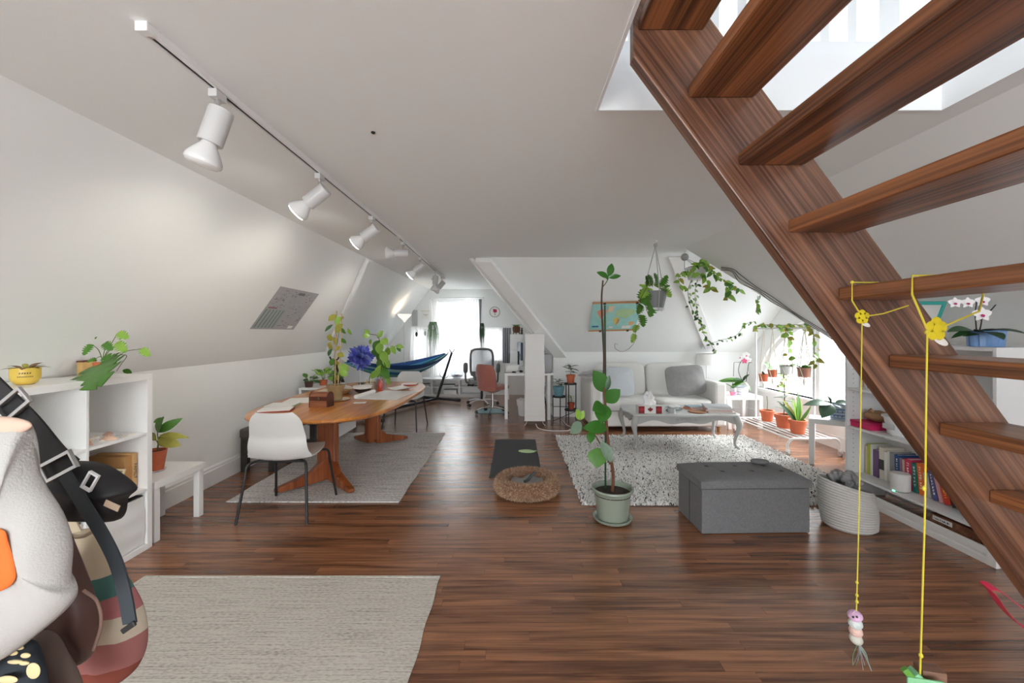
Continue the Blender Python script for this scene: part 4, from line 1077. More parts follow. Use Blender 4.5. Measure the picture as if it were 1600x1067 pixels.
# hoop picture with a pink tree, wall banner
hp_ = thing('embroidery_hoop', 'round hoop picture of a pink tree on the gable wall', 'picture', (-0.43, YB - 0.012, 1.86))
build('hoop', MB().tube([(0.112 * math.cos(a), 0, 0.112 * math.sin(a)) for a in [2 * PI * i / 40 for i in range(40)]], 0.008, 8, True), mat('grey_wood_hoop', (0.33, 0.33, 0.32), 0.6), hp_)
build('canvas', MB().lathe([(0.108, -0.003), (0.108, 0.003), (0.002, 0.003)], 36).xf(Matrix.Rotation(R(90), 4, 'X')), PAPER, hp_)
tr_ = MB()
PKT = mat('pink_stitch', srgb(176, 44, 92), 0.8, var=0.2, scale=60)
for i in range(14):
    a = rv(0, PI); rr = rv(0.0, 0.055)
    tr_.ell((rr * math.cos(a) * 1.1, -0.006, 0.005 + rr * math.sin(a) * 0.9), 0.021, 0.003, 0.019, 8, 6)
build('stitched_crown', tr_, PKT, hp_)
build('stitched_trunk', MB().tube([(0.0, -0.006, 0.01), (0.006, -0.006, -0.03), (0.003, -0.006, -0.075)], [0.004, 0.005, 0.007], 6), mat('stitch_brown', (0.18, 0.06, 0.09), 0.8), hp_)
bn_ = thing('wall_banner', 'small white wall banner on a cord near the floor lamp', 'wall hanging', (-1.985, YB - 0.008, 1.86))
build('cloth', MB().box(-0.085, 0.085, -0.003, 0.003, -0.16, 0.02), PAPER, bn_, 0)
build('dowel', MB().tube([(-0.10, 0, 0.024), (0.10, 0, 0.024)], 0.006, 8), mat('pale_dowel', (0.6, 0.5, 0.4), 0.6), bn_)
build('cord', MB().tube([(-0.09, 0, 0.026), (0, 0, 0.15), (0.09, 0, 0.026)], 0.002, 5), ROPEW, bn_)
build('print_line', MB().box(-0.055, 0.055, -0.005, -0.003, -0.066, -0.054), mat('soft_print', (0.45, 0.40, 0.38), 0.8), bn_, 0)
build('print_line', MB().box(-0.03, 0.04, -0.005, -0.003, -0.090, -0.080), MATS['soft_print'], bn_, 0)
# floor lamp with bowl shade
fl = thing('floor_lamp', 'white torchiere floor lamp glowing in the alcove corner', 'lamp', (-2.12, 8.05, 0))
build('base', MB().lathe([(0.13, 0), (0.13, 0.015), (0.03, 0.025), (0.012, 0.04)], 28), WMETAL, fl)
build('pole', MB().tube([(0, 0, 0.03), (0, 0, 1.62)], 0.011, 10), WMETAL, fl)
build('shade', MB().lathe([(0.012, 1.60), (0.03, 1.63), (0.05, 1.655), (0.11, 1.71), (0.14, 1.755), (0.135, 1.757), (0.105, 1.715), (0.045, 1.665), (0.01, 1.655)], 32), mat('lamp_frosted', (0.88, 0.84, 0.78), 0.4, emit=0.28), fl)
build('bulb', MB().ell((0, 0, 1.70), 0.03, 0.03, 0.035, 12, 8), mat('warm_bulb', (1.0, 0.80, 0.55), 0.4, emit=5), fl)
ld = bpy.data.lights.new('floor_lamp_glow', 'POINT'); ld.energy = 0.5; ld.color = (1, 0.80, 0.58); ld.shadow_soft_size = 0.05
lo = bpy.data.objects.new('floor_lamp_glow', ld); COL.objects.link(lo); lo.parent = fl; lo.location = (0, 0, 1.80)
pn = thing('wall_panel', 'pale grey painted panel on the slope edge beside the floor lamp', 'panel', (-2.22, 9.28, 1.66))
build('board', MB().box(-0.055, 0.065, 0, 0.03, -0.12, 0.24), mat('grey_panel', (0.48, 0.49, 0.5), 0.6), pn, 0, 0.004)

# ------------------------------------------------------------------ desk corner
dk_ = thing('desk', 'long white desk along the alcove wall', 'desk', (0, 0, 0))
box('desktop', WHITE, -0.155, 0.60, 6.74, 8.75, 0.705, 0.745, dk_, 0.003)
for x, y in ((-0.150, 6.745), (0.545, 6.745), (-0.150, 8.69), (0.545, 8.69)):
    box('leg', WHITE, x, x + 0.05, y, y + 0.05, 0, 0.705, dk_, 0.002)
mn = thing('monitor', 'dark computer monitor seen edge-on on the desk', 'monitor', (0.12, 7.92, 0.745), R(96))
build('screen', MB().box(-0.27, 0.27, -0.02, 0.025, 0.14, 0.47), mat('screen_slate', srgb(66, 80, 104), 0.3), mn, 0, 0.008)
build('stand', MB().box(-0.03, 0.03, 0.02, 0.05, 0.01, 0.30), BLACKP, mn, 0, 0.004)
build('foot', MB().lathe([(0.11, 0), (0.11, 0.01), (0.03, 0.014)], 24), WMETAL, mn)
lap = thing('keyboard', 'pale keyboard lying on the desk below the monitor', 'keyboard', (0.06, 7.57, 0.745), R(90))
build('body', MB().box(-0.21, 0.21, -0.06, 0.06, 0, 0.018), GREYLAM, lap, 0, 0.004)
o = build('keys', MB(), None, lap) if False else None
kb_ = MB()
for i in range(14):
    for j in range(4): kb_.box(-0.195 + i * 0.028, -0.171 + i * 0.028, -0.05 + j * 0.026, -0.028 + j * 0.026, 0.018, 0.022)
o = build('keys', kb_, WHITE, lap, 0); o['kind'] = 'stuff'
ms = thing('computer_mouse', 'black computer mouse near the desk edge', 'mouse', (0.12, 6.90, 0.745))
build('shell', MB().ell((0, 0, 0.018), 0.032, 0.055, 0.018, 16, 8), BLACKP, ms); build('wheel', MB().tube([(-0.004, 0.025, 0.034), (0.004, 0.025, 0.034)], 0.008, 10), GREYLAM, ms)
ms = thing('cable_puck', 'small black disc on the desk corner beside the mouse', 'gadget', (0.0, 6.86, 0.745))
build('body', MB().lathe([(0.034, 0), (0.036, 0.012), (0.02, 0.02), (0.002, 0.02)], 18), BLACKP, ms); build('cap', MB().lathe([(0.012, 0.02), (0.012, 0.024), (0.001, 0.024)], 12), CHROME, ms)
for k in range(4):
    lying_book('paper_stack', ('thick white paper stack at the front corner of the desk', 'grey folder under the white paper stack on the desk', 'white notebook lying on the paper stack', 'slim white booklet topmost of the desk paper stack')[(1, 0, 2, 3)[k]], -0.04 + 0.005 * k, 7.18, 0.745 + (0, 0.022, 0.072, 0.092)[k], 0.21, 0.29, (0.022, 0.05, 0.02, 0.012)[k], [(0.32, 0.34, 0.36), (0.78, 0.78, 0.77), (0.74, 0.75, 0.76), (0.8, 0.8, 0.8)][k], 0.05 * k, 'papers stacked on the desk', True, 'papers')
bx_ = thing('storage_box', 'white two-drawer box standing on the desk under the cactus', 'box', (0.02, 8.50, 0.745))
build('carcass', MB().box(-0.10, 0.16, -0.16, 0.16, 0, 0.62), WHITE, bx_, 0, 0.004)
for k in range(2):
    d_ = build('drawer', MB().box(-0.09, 0.15, -0.172, -0.16, 0.02 + 0.30 * k, 0.29 + 0.30 * k), WHITE, bx_, 0, 0.004)
    build('pull', MB().box(0.0, 0.06, -0.180, -0.172, 0.24 + 0.30 * k, 0.25 + 0.30 * k), GREYLAM, d_, 0)
# waste bin with liner
wb = thing('waste_bin', 'white waste bin with a crumpled liner under the desk', 'bin', (0.17, 7.06, 0))
build('bin', MB().lathe([(0.085, 0), (0.09, 0.01), (0.115, 0.26), (0.109, 0.26), (0.084, 0.012), (0.004, 0.012)], 24), WHITE, wb)
build('liner', MB().shell(lambda u, v: ((0.112 + 0.012 * math.sin(u * 50) * (1 - v) + 0.006) * math.cos(2 * PI * u), (0.118 + 0.01 * math.sin(u * 37)) * math.sin(2 * PI * u), 0.275 - 0.10 * v + 0.008 * math.sin(u * 44)), 40, 4, lambda u, v: (0, 0, 1), 0.002), mat('liner_plastic', (0.8, 0.8, 0.8), 0.35), wb, 70)
# paper lantern floor lamp
pl_ = thing('paper_lantern', 'tall square white paper floor lantern by the desk', 'lamp', (0.315, 6.42, 0))
LANT = mat('rice_paper', (0.80, 0.795, 0.78), 0.8, var=0.02)
def lan(u, v):
    a = u * 4; k = int(a) % 4; f = a - int(a)
    c = [(-1, -1), (1, -1), (1, 1), (-1, 1)]; p, q = c[k], c[(k + 1) % 4]
    w = 0.152 + 0.0012 * math.sin(v * 110) + 0.003 * math.sin(v * 13 + k)
    w *= 1 - 0.05 * v
    return ((p[0] + (q[0] - p[0]) * f) * w, (p[1] + (q[1] - p[1]) * f) * w, 0.07 + 1.31 * v)
build('shade', MB().shell(lan, 32, 70, lambda u, v: (0, 0, 1), 0.001), LANT, pl_, 30)
build('top_ring', MB().box(-0.146, 0.146, -0.146, 0.146, 1.375, 1.382), LANT, pl_, 0)
for sx in (-1, 1):
    for sy in (-1, 1):
        build('foot', MB().tube(bez([(sx * 0.11, sy * 0.11, 0.09), (sx * 0.13, sy * 0.13, 0.03), (sx * 0.155, sy * 0.155, 0.005), (sx * 0.15, sy * 0.165, 0.016)], 4), 0.0045, 6), WMETAL, pl_)
cd = thing('lamp_cord', 'white lamp cord curling from the paper lantern across the floor', 'cord', (0, 0, 0.007))
build('cord', MB().tube(bez([(0.33, 6.26, 0.02), (0.36, 6.08, 0), (0.5, 5.93, 0), (0.68, 5.92, 0), (0.80, 5.96, 0), (0.86, 6.10, 0.0), (0.80, 6.3, 0), (0.78, 6.6, 0)], 8), 0.006, 6), WMETAL, cd)
build('switch', MB().ell((0.80, 5.96, 0.006), 0.012, 0.032, 0.012, 10, 8), WHITE, cd)
# second narrow white table and bags behind the lantern
st2 = thing('side_desk', 'narrow white table tucked under the hip board behind the lantern', 'table', (0, 0, 0))
box('top', WHITE, 0.36, 0.63, 6.66, 6.735, 0.72, 0.75, st2, 0.002)
box('leg', WHITE, 0.535, 0.585, 6.67, 6.72, 0, 0.72, st2, 0.002); box('leg', WHITE, 0.37, 0.42, 6.67, 6.72, 0, 0.72, st2, 0.002)
lb_ = thing('laptop_bag', 'grey fabric bag with black edging on the narrow table behind the lantern', 'bag', (0.515, 6.697, 0.75))
build('body', MB().ell((0, 0, 0.155), 0.10, 0.032, 0.155, 28, 14, 0.4), mat('grey_bag_cloth', (0.40, 0.40, 0.41), 0.9, var=0.08, scale=40), lb_)
build('binding', MB().tube([(0.098 * math.copysign(abs(math.cos(a)) ** 0.4, math.cos(a)), 0, 0.155 + 0.153 * math.copysign(abs(math.sin(a)) ** 0.4, math.sin(a))) for a in [2 * PI * i / 40 for i in range(40)]], 0.008, 6, True), BLACKP, lb_)
cb_ = thing('cable_bundle', 'black power cables hanging under the narrow white table', 'cables', (0.465, 6.69, 0.0))
for k in range(3):
    build('cable', MB().tube(bez([(0.0 + 0.015 * k, 0.0, 0.70 - 0.05 * k), (0.03 - 0.02 * k, 0.01, 0.5), (0.0 + 0.02 * k, -0.01, 0.3), (0.02, 0.0, 0.15), (0.01 * k, 0, 0.012)], 6), 0.011, 6), BLACKP, cb_)

# salmon swivel chair and grey mesh office chair
def star_base(t, m, r=0.30, n=5, a0=0.3, hub=0.10):
    for k in range(n):
        a = a0 + 2 * PI * k / n
        d = Vector((math.cos(a), math.sin(a), 0))
        build('base_spoke', MB().tube(bez([Vector((0, 0, hub)), d * r * 0.5 + Vector((0, 0, hub + 0.005)), d * r + Vector((0, 0, 0.068))], 4), [0.017, 0.016, 0.016, 0.015, 0.014, 0.013, 0.013, 0.012, 0.012], 8), m, t)
        c = d * (r + 0.008)
        nn = Vector((-d.y, d.x, 0))
        w = build('caster', MB().tube([c + nn * 0.008 + Vector((0, 0, 0.028)), c + nn * 0.022 + Vector((0, 0, 0.028))], 0.028, 14).tube([c - nn * 0.022 + Vector((0, 0, 0.028)), c - nn * 0.008 + Vector((0, 0, 0.028))], 0.028, 14).tube([c + Vector((0, 0, 0.028)), c + Vector((0, 0, 0.068))], 0.008, 8), BLACKP, t)
sc_ = thing('swivel_chair', 'salmon pink swivel chair on a chrome star base beside the desk', 'chair', (-0.37, 7.20, 0), R(-42))
SAL = mat('salmon_velvet', srgb(176, 108, 96), 0.75, var=0.08, scale=20, sheen=0.5)
def sc_back(u, v):
    s = 2 * u - 1; w = 0.23 - 0.06 * max(0, (v - 0.7) / 0.3) ** 2 - 0.05 * max(0, (0.25 - v) / 0.25) ** 2
    return (s * w, -0.21 - 0.07 * v + 0.075 * s * s, 0.40 + 0.46 * v - 0.012 * s * s)
build('backrest', MB().shell(sc_back, 18, 16, lambda u, v: (0, 1, 0.1), 0.035), SAL, sc_, 60, 0.012)
build('seat', MB().ell((0, 0.02, 0.455), 0.235, 0.235, 0.045, 32, 10, 0.55), SAL, sc_)
build('seat_pan', MB().lathe([(0.05, 0.36), (0.15, 0.40), (0.15, 0.412)], 20), mat('grey_mech', (0.20, 0.22, 0.22), 0.5), sc_)
build('gas_lift', MB().tube([(0, 0, 0.09), (0, 0, 0.37)], 0.022, 14), CHROME, sc_)
star_base(sc_, CHROME, 0.27)
oc = thing('office_chair', 'grey mesh-back office chair with armrests facing the window', 'chair', (-0.62, 8.02, 0), R(4))
GP = mat('grey_plastic', (0.16, 0.165, 0.17), 0.5)
bpts = [(0.21 * math.copysign(abs(math.cos(a)) ** 0.45, math.cos(a)), -0.23 - 0.05 * math.sin(a), 0.83 + 0.26 * math.copysign(abs(math.sin(a)) ** 0.45, math.sin(a))) for a in [2 * PI * i / 44 for i in range(44)]]
build('back_frame', MB().tube(bpts, 0.022, 8, True), GP, oc)
build('back_mesh', MB().shell(lambda u, v: ((2 * u - 1) * 0.205, -0.225 - 0.05 * (2 * v - 1) - 0.02 * math.sin(PI * u), 0.83 + 0.25 * (2 * v - 1)), 10, 10, lambda u, v: (0, 1, 0), 0.003), sheer('mesh_fabric', (0.55, 0.57, 0.60), 0.45), oc, 60)
build('lumbar', MB().shell(lambda u, v: ((2 * u - 1) * (0.19 - 0.05 * (1 - v)), -0.215 - 0.02 * v, 0.50 + 0.17 * v), 8, 4, lambda u, v: (0, 1, 0), 0.02), GP, oc, 60, 0.006)
for k in range(5):
    build('rib', MB().box(-0.11 + k * 0.05, -0.095 + k * 0.05, -0.25, -0.235, 0.58, 0.70), GREYLAM, oc, 0, 0.003)
build('seat', MB().ell((0, 0.02, 0.47), 0.25, 0.25, 0.05, 32, 10, 0.5), mat('grey_seat_cloth', (0.30, 0.31, 0.31), 0.9), oc)
for s in (-1, 1):
    a_ = build('arm', MB().tube(bez([(s * 0.16, 0, 0.43), (s * 0.29, 0, 0.44), (s * 0.31, -0.02, 0.56), (s * 0.31, -0.02, 0.66)], 5), 0.018, 8), GP, oc)
    build('arm_pad', MB().ell((s * 0.31, 0.0, 0.72), 0.045, 0.13, 0.10, 16, 10, 0.6), GP, a_)
build('gas_lift', MB().tube([(0, 0, 0.09), (0, 0, 0.43)], 0.024, 14), BLACKP, oc)
star_base(oc, WMETAL, 0.30, a0=0.1)
mm = thing('floor_mat', 'pale teal mat lying under the swivel chairs', 'mat', (-0.40, 7.55, 0))
build('sheet', MB().box(-0.25, 0.30, -0.33, 0.23, 0.0, 0.004), mat('teal_mat', srgb(150, 190, 196), 0.6), mm, 0)
build('hem', MB().box(-0.25, 0.30, -0.345, -0.33, 0.0, 0.006), mat('teal_mat_edge', srgb(70, 110, 116), 0.6), mm, 0)
sc_.location.z = oc.location.z = 0.006
# ------------------------------------------------------------------ plants
TOCAM = Vector((0, -1, 0.45))
def lp(t, kind, m, b_, e, d, dd=0.0, nrm=None, wide=1.0):
    """a leaf from one seen point to another; dd pushes the tip nearer (+) or further"""
    a = P(b_[0], b_[1], d) - t.location; c = P(e[0], e[1], d - dd) - t.location
    n = Vector(nrm) if nrm else TOCAM + Vector((rv(-0.4, 0.4), 0, rv(-0.3, 0.3)))
    return leaf(t, kind, m, a, c - a, (c - a).length, n, wide)
def sp(t, pts, d, r0, r1, m, name='stem', n=6):
    q = bez([P(x, y, d) - t.location for x, y in pts], 5)
    return build(name, MB().tube(q, [r0 + (r1 - r0) * i / (len(q) - 1) for i in range(len(q))], n), m, t)

# tall rubber plant in the middle of the room
D = 3.14
rp = thing('rubber_plant', 'tall staked rubber plant in a sage green pot on the wooden floor', 'plant', (0.744, D, 0))
SAGE = mat('sage_glaze', srgb(140, 150, 136), 0.35, var=0.06, scale=7)
build('saucer', MB().lathe([(0.118, 0.002), (0.138, 0.012), (0.146, 0.03), (0.140, 0.032), (0.125, 0.016), (0.002, 0.014)], 36), SAGE, rp)
build('pot', MB().lathe([(0.106, 0.016), (0.112, 0.02), (0.138, 0.215), (0.152, 0.222), (0.158, 0.236), (0.155, 0.246), (0.143, 0.246), (0.138, 0.205), (0.002, 0.20)], 36), SAGE, rp)
build('soil', MB().lathe([(0.137, 0.198), (0.137, 0.208), (0.08, 0.217), (0.002, 0.213)], 28), SOIL, rp)
sp(rp, [(957, 770), (958, 740), (954, 715), (950, 690), (947, 650), (943, 600)], D, 0.0125, 0.010, BARK, 'trunk', 8)
sp(rp, [(943, 600), (944, 560), (942, 520), (940, 470), (942, 438)], D, 0.010, 0.006, mat('grey_bark', srgb(72, 58, 52), 0.85, var=0.3, scale=40), 'trunk', 8)
sp(rp, [(942, 448), (948, 440), (951, 432)], D, 0.004, 0.003, STEM)
sp(rp, [(946, 765), (946, 640), (945, 477)], D + 0.03, 0.0075, 0.0075, mat('green_stake', srgb(24, 62, 42), 0.4), 'stake', 8)
sp(rp, [(953, 725), (944, 708), (936, 690), (925, 674), (910, 660), (906, 652)], D, 0.006, 0.004, BARK)
RUB = mat('rubber_leaf', srgb(52, 106, 34), 0.28, var=0.2, scale=5)
RUBB = mat('rubber_leaf_grey', srgb(118, 140, 120), 0.35, var=0.25, scale=6)
for b_, e, dd, m, k, w in [((951, 434), (934, 424), 0.02, RUB, 'ovate', 0.8), ((951, 432), (957, 411), 0.0, RUB, 'ovate', 0.9), ((951, 434), (970, 430), 0.02, RUB, 'ovate', 0.7), ((951, 436), (947, 434), 0.02, RUB, 'ovate', 1.0),
        ((945, 612), (931, 580), 0.06, RUB, 'ovate', 1.15), ((946, 612), (952, 588), 0.03, GREEN3, 'ovate', 0.7), ((946, 628), (967, 610), 0.08, RUB, 'ovate', 1.2), ((943, 634), (928, 640), 0.10, RUB, 'round', 1.0),
        ((944, 632), (940, 660), 0.10, RUB, 'round', 1.0), ((950, 668), (918, 664), 0.07, RUB, 'big', 1.5), ((906, 656), (902, 640), 0.03, GREEN2, 'ovate', 1.0), ((908, 660), (894, 676), 0.09, RUBB, 'ovate', 1.1),
        ((906, 656), (912, 642), 0.02, GREEN2, 'ovate', 1.0), ((924, 674), (922, 692), 0.05, RUB, 'round', 0.9), ((936, 700), (931, 730), 0.06, GREEN, 'round', 1.3), ((940, 690), (957, 721), 0.06, RUBB, 'ovate', 0.9), ((938, 690), (949, 716), 0.09, RUBB, 'ovate', 0.6)]:
    lp(rp, k, m, b_, e, D, dd, None, w)

# monstera on the cube shelf
D = 2.52
mo = thing('swiss_cheese_plant', 'trailing swiss cheese plant in a clay pot on the cube shelf', 'plant', (-2.50, D, 1.143))
build('saucer', MB().lathe([(0.036, 0), (0.044, 0.016), (0.040, 0.016), (0.034, 0.004), (0.002, 0.004)], 24), TERRA, mo)
pot(mo, 0.027, 0.034, 0.085, TERRA, z=0.006, rim=1)
c0 = (160, 562)
for b_, e, dd in [((143, 538), (129, 553), 0.05), ((163, 536), (173, 545), 0.03), ((183, 535), (194, 548), 0.03), ((184, 520), (198, 527), 0.02), ((221, 545), (232, 555), 0.02), ((158, 566), (140, 592), 0.29), ((165, 556), (175, 570), 0.05), ((150, 560), (136, 565), 0.03)]:
    sp(mo, [c0, ((c0[0] + b_[0]) / 2 + 2, (c0[1] + b_[1]) / 2 - 4), b_], D, 0.0022, 0.0018, STEM)
    lp(mo, 'notched', GREEN if b_[0] < 170 else GREEN2, b_, e, D, dd, (0.2, -1, 0.5), 1.05)
sp(mo, [(170, 560), (185, 555), (198, 556), (190, 568), (182, 580)], D, 0.002, 0.0015, BARK)
for b_, e in [((148, 530), (151, 526)), ((186, 531), (190, 528)), ((192, 578), (205, 582))]:
    lp(mo, 'ovate', GREEN, b_, e, D, 0.0)

# yellow bowl planter with a tan succulent
yb = thing('bowl_planter', 'yellow lettered bowl planter with bronze leaves on the cube shelf', 'plant', (-2.56, 2.18, 1.144)); yb.scale = (0.86, 0.86, 1.0)
YEL = mat('yellow_glaze', srgb(222, 190, 84), 0.4, var=0.08, scale=10)
build('bowl', MB().lathe([(0.036, 0), (0.052, 0.010), (0.064, 0.03), (0.066, 0.055), (0.064, 0.088), (0.059, 0.088), (0.060, 0.055), (0.048, 0.016), (0.002, 0.010)], 30), YEL, yb)
build('soil', MB().lathe([(0.060, 0.072), (0.04, 0.08), (0.002, 0.08)], 20), SOIL, yb)
BRZ = mat('bronze_leaf', srgb(128, 92, 44), 0.45, var=0.4, scale=14)
for k in range(9):
    a = k * 0.75 + 0.2
    leaf(yb, 'lance', BRZ if k % 3 else GREEN4, (0.02 * math.cos(a), 0.02 * math.sin(a), 0.08), (math.cos(a), math.sin(a), rv(0.35, 0.9)), rv(0.06, 0.09), (0, 0, 1), 1.3)
for zz, n_l, sz in ((0.060, 5, 0.011), (0.044, 9, 0.008)):
    for j in range(n_l):
        a = math.atan2(-0.65, 0.76) + (j - (n_l - 1) / 2) * sz * 0.95 / 0.066
        q = Vector((math.cos(a), math.sin(a), 0))
        marks(1, sz * 0.8, sz, frame_m(q * 0.0662 + Vector((0, 0, zz)), (-q.y, q.x, 0), (0, 0, 1)), INK, yb)
# potted plant on the low white bench
D = 3.02
bp_ = thing('potted_plant', 'yellowing leafy plant in a clay pot on the low white bench', 'plant', (-2.60, D, 0.41))
build('saucer', MB().lathe([(0.05, 0), (0.065, 0.012), (0.06, 0.013), (0.045, 0.004), (0.002, 0.004)], 24), GREYLAM, bp_)
pot(bp_, 0.046, 0.068, 0.145, TERRA, z=0.006)
for b_, e, m, w in [((247, 675), (275, 656), GREEN, 0.9), ((250, 680), (286, 679), GREEN4, 0.6), ((248, 685), (272, 694), GREEN4, 1.2), ((246, 684), (268, 688), GREEN4, 1.3), ((246, 676), (244, 655), GREEN, 1.2), ((244, 688), (232, 676), GREEN4, 1.2), ((246, 690), (262, 697), GREEN4, 1.0), ((240, 660), (251, 652), GREEN, 1.0)]:
    lp(bp_, 'lance', m, b_, e, D, rv(-0.03, 0.06), None, w * 1.4)
for q in ((246, 676), (250, 682), (243, 686)):
    sp(bp_, [(246, 708), (247, 694), q], D, 0.004, 0.003, STEM)

# table plants
D = 4.20
bs = thing('staked_plant', 'climbing plant on two bamboo canes in a stoneware pot on the dining table', 'plant', (-1.80, D, 0.726))
build('plate', MB().lathe([(0.06, 0), (0.13, 0.010), (0.135, 0.014), (0.128, 0.014), (0.06, 0.005), (0.002, 0.005)], 32), mat('cream_glaze', srgb(210, 196, 172), 0.4), bs)
build('pot', MB().lathe([(0.055, 0.008), (0.062, 0.012), (0.070, 0.09), (0.082, 0.13), (0.092, 0.155), (0.084, 0.156), (0.068, 0.12), (0.002, 0.11)], 28), mat('stoneware', srgb(158, 134, 96), 0.5, var=0.35, scale=22), bs)
build('soil', MB().lathe([(0.074, 0.118), (0.05, 0.13), (0.002, 0.13)], 20), SOIL, bs)
CANE = mat('bamboo_cane', srgb(186, 150, 104), 0.6, var=0.15, scale=30)
sp(bs, [(523, 605), (525, 545), (526, 486)], D, 0.005, 0.005, CANE, 'cane'); sp(bs, [(528, 605), (532, 545), (534, 490)], D, 0.005, 0.005, CANE, 'cane')
sp(bs, [(525, 602), (522, 560), (528, 530), (530, 500)], D, 0.0035, 0.0025, STEM)
for b_, e, m, w in [((526, 492), (513, 500), GREEN4, 1.2), ((525, 508), (530, 494), GREEN2, 1.0), ((520, 507), (507, 517), GREEN3, 0.6), ((524, 520), (533, 506), GREEN4, 1.1), ((516, 522), (515, 534), GREEN4, 1.2), ((516, 534), (516, 548), GREEN4, 1.1), ((533, 512), (539, 522), GREEN, 0.9), ((544, 513), (548, 524), GREEN2, 0.9), ((527, 528), (520, 538), GREEN4, 1.2), ((532, 528), (541, 537), GREEN, 0.8), ((523, 548), (533, 540), GREEN4, 1.1), ((528, 552), (536, 556), GREEN4, 1.0), ((524, 562), (530, 572), GREEN4, 1.0), ((521, 560), (516, 572), GREEN, 1.0), ((523, 586), (530, 594), GREEN4, 1.0), ((528, 570), (545, 580), GREEN2, 1.2), ((530, 580), (543, 586), GREEN2, 1.2), ((518, 545), (512, 556), GREEN3, 0.9), ((530, 500), (537, 494), GREEN4, 0.9)]:
    lp(bs, 'ovate', m, b_, e, D, rv(-0.05, 0.06), None, w)
D = 5.05
av = thing('leafy_plant', 'leafy green plant in a grey pot at the far end of the dining table', 'plant', (-1.62, D, 0.726))
pot(av, 0.045, 0.055, 0.115, mat('grey_blue_glaze', srgb(118, 124, 140), 0.4, var=0.1), rim=0)
sp(av, [(595, 594), (596, 565), (594, 540), (590, 525), (578, 522)], D, 0.006, 0.003, BARK)
sp(av, [(595, 565), (604, 548), (620, 540)], D, 0.004, 0.002, STEM)
for b_, e, w in [((578, 522), (569, 515), 1.0), ((578, 524), (567, 525), 1.2), ((580, 530), (577, 538), 1.0), ((594, 532), (582, 552), 1.1), ((596, 530), (604, 536), 1.2), ((594, 535), (592, 552), 1.1), ((596, 545), (588, 565), 1.0), ((596, 548), (604, 566), 1.0), ((606, 542), (606, 556), 1.0), ((612, 540), (617, 552), 0.9), ((618, 540), (631, 542), 1.0), ((620, 540), (626, 549), 1.0), ((596, 560), (590, 580), 1.1), ((597, 558), (610, 575), 0.9), ((596, 570), (588, 590), 1.0), ((597, 575), (606, 590), 1.0), ((595, 580), (575, 590), 0.9), ((600, 566), (598, 584), 0.9), ((592, 545), (578, 558), 1.0), ((598, 580), (609, 601), 0.8), ((590, 528), (598, 516), 0.9)]:
    lp(av, 'ovate', GREEN if random.random() < 0.6 else GREEN2, b_, e, D, rv(-0.06, 0.10), None, w)
# paper pom-pom flower
D = 4.86
pf = thing('paper_flower', 'big blue-violet paper pom-pom flower on a thin white stem', 'flower', (-1.795, D, 0.726))
sp(pf, [(563, 602), (563, 575)], D, 0.003, 0.003, WMETAL, 'stem')
build('vase', MB().lathe([(0.028, 0), (0.032, 0.01), (0.026, 0.06), (0.020, 0.065), (0.024, 0.012), (0.002, 0.008)], 18), mat('glass_green', (0.45, 0.52, 0.48), 0.15), pf)
POM = [mat('tissue_blue_%d' % i, c, 0.85, var=0.12, scale=12) for i, c in enumerate((srgb(96, 104, 200), srgb(120, 130, 214), srgb(82, 86, 176), srgb(140, 156, 214)))]
pc = P(563, 558, D) - pf.location
for k in range(90):
    z_ = 1 - 2 * (k + 0.5) / 90; a = k * 2.399963; r_ = math.sqrt(1 - z_ * z_)
    dv = Vector((r_ * math.cos(a), r_ * math.sin(a), z_))
    leaf(pf, 'round', POM[k % 4], pc + dv * 0.02, dv, rv(0.115, 0.145), dv.orthogonal() + Vector((rv(-1, 1), rv(-1, 1), rv(-1, 1))), 0.75, 'petal')
# plants on the white plant bench
D = 5.55
for k, (px, py, lab, m, n, r_) in enumerate(((483, 596, 'dark-leaved succulent in a brown bowl on the white plant bench', GREEN3, 14, 0.10), (503, 596, 'bushy bright green plant on the white plant bench', GREEN2, 46, 0.24), (519, 597, 'green herb in a small dark pot at the end of the plant bench', GREEN, 18, 0.12))):
    t = thing('bench_plant', lab, 'plant', ((-2.68, -2.58, -2.48)[k], 5.44 + 0.19 * k, 0.696), 0, 'plants on the white bench')
    pot(t, 0.045, 0.055, 0.07, mat('brown_bowl', srgb(74, 44, 36), 0.5) if k != 1 else TERRA)
    for q in range(n):
        a = rv(0, 2 * PI); el = rv(0.2, 1.1)
        d_ = Vector((math.cos(a) * math.cos(el), math.sin(a) * math.cos(el), math.sin(el)))
        leaf(t, 'ovate', m if q % 3 else GREEN, Vector((0, 0, 0.06)) + d_ * r_ * rv(0.25, 0.75), d_ + Vector((0, 0, -0.35)), rv(0.06, 0.09), (0, -0.4, 1), 1.2)
    for q in range(4):
        a = q * 1.6
        build('stem', MB().tube([(0, 0, 0.055), (0.05 * math.cos(a), 0.05 * math.sin(a), 0.06 + r_ * 0.6)], 0.003, 5), STEM, t)

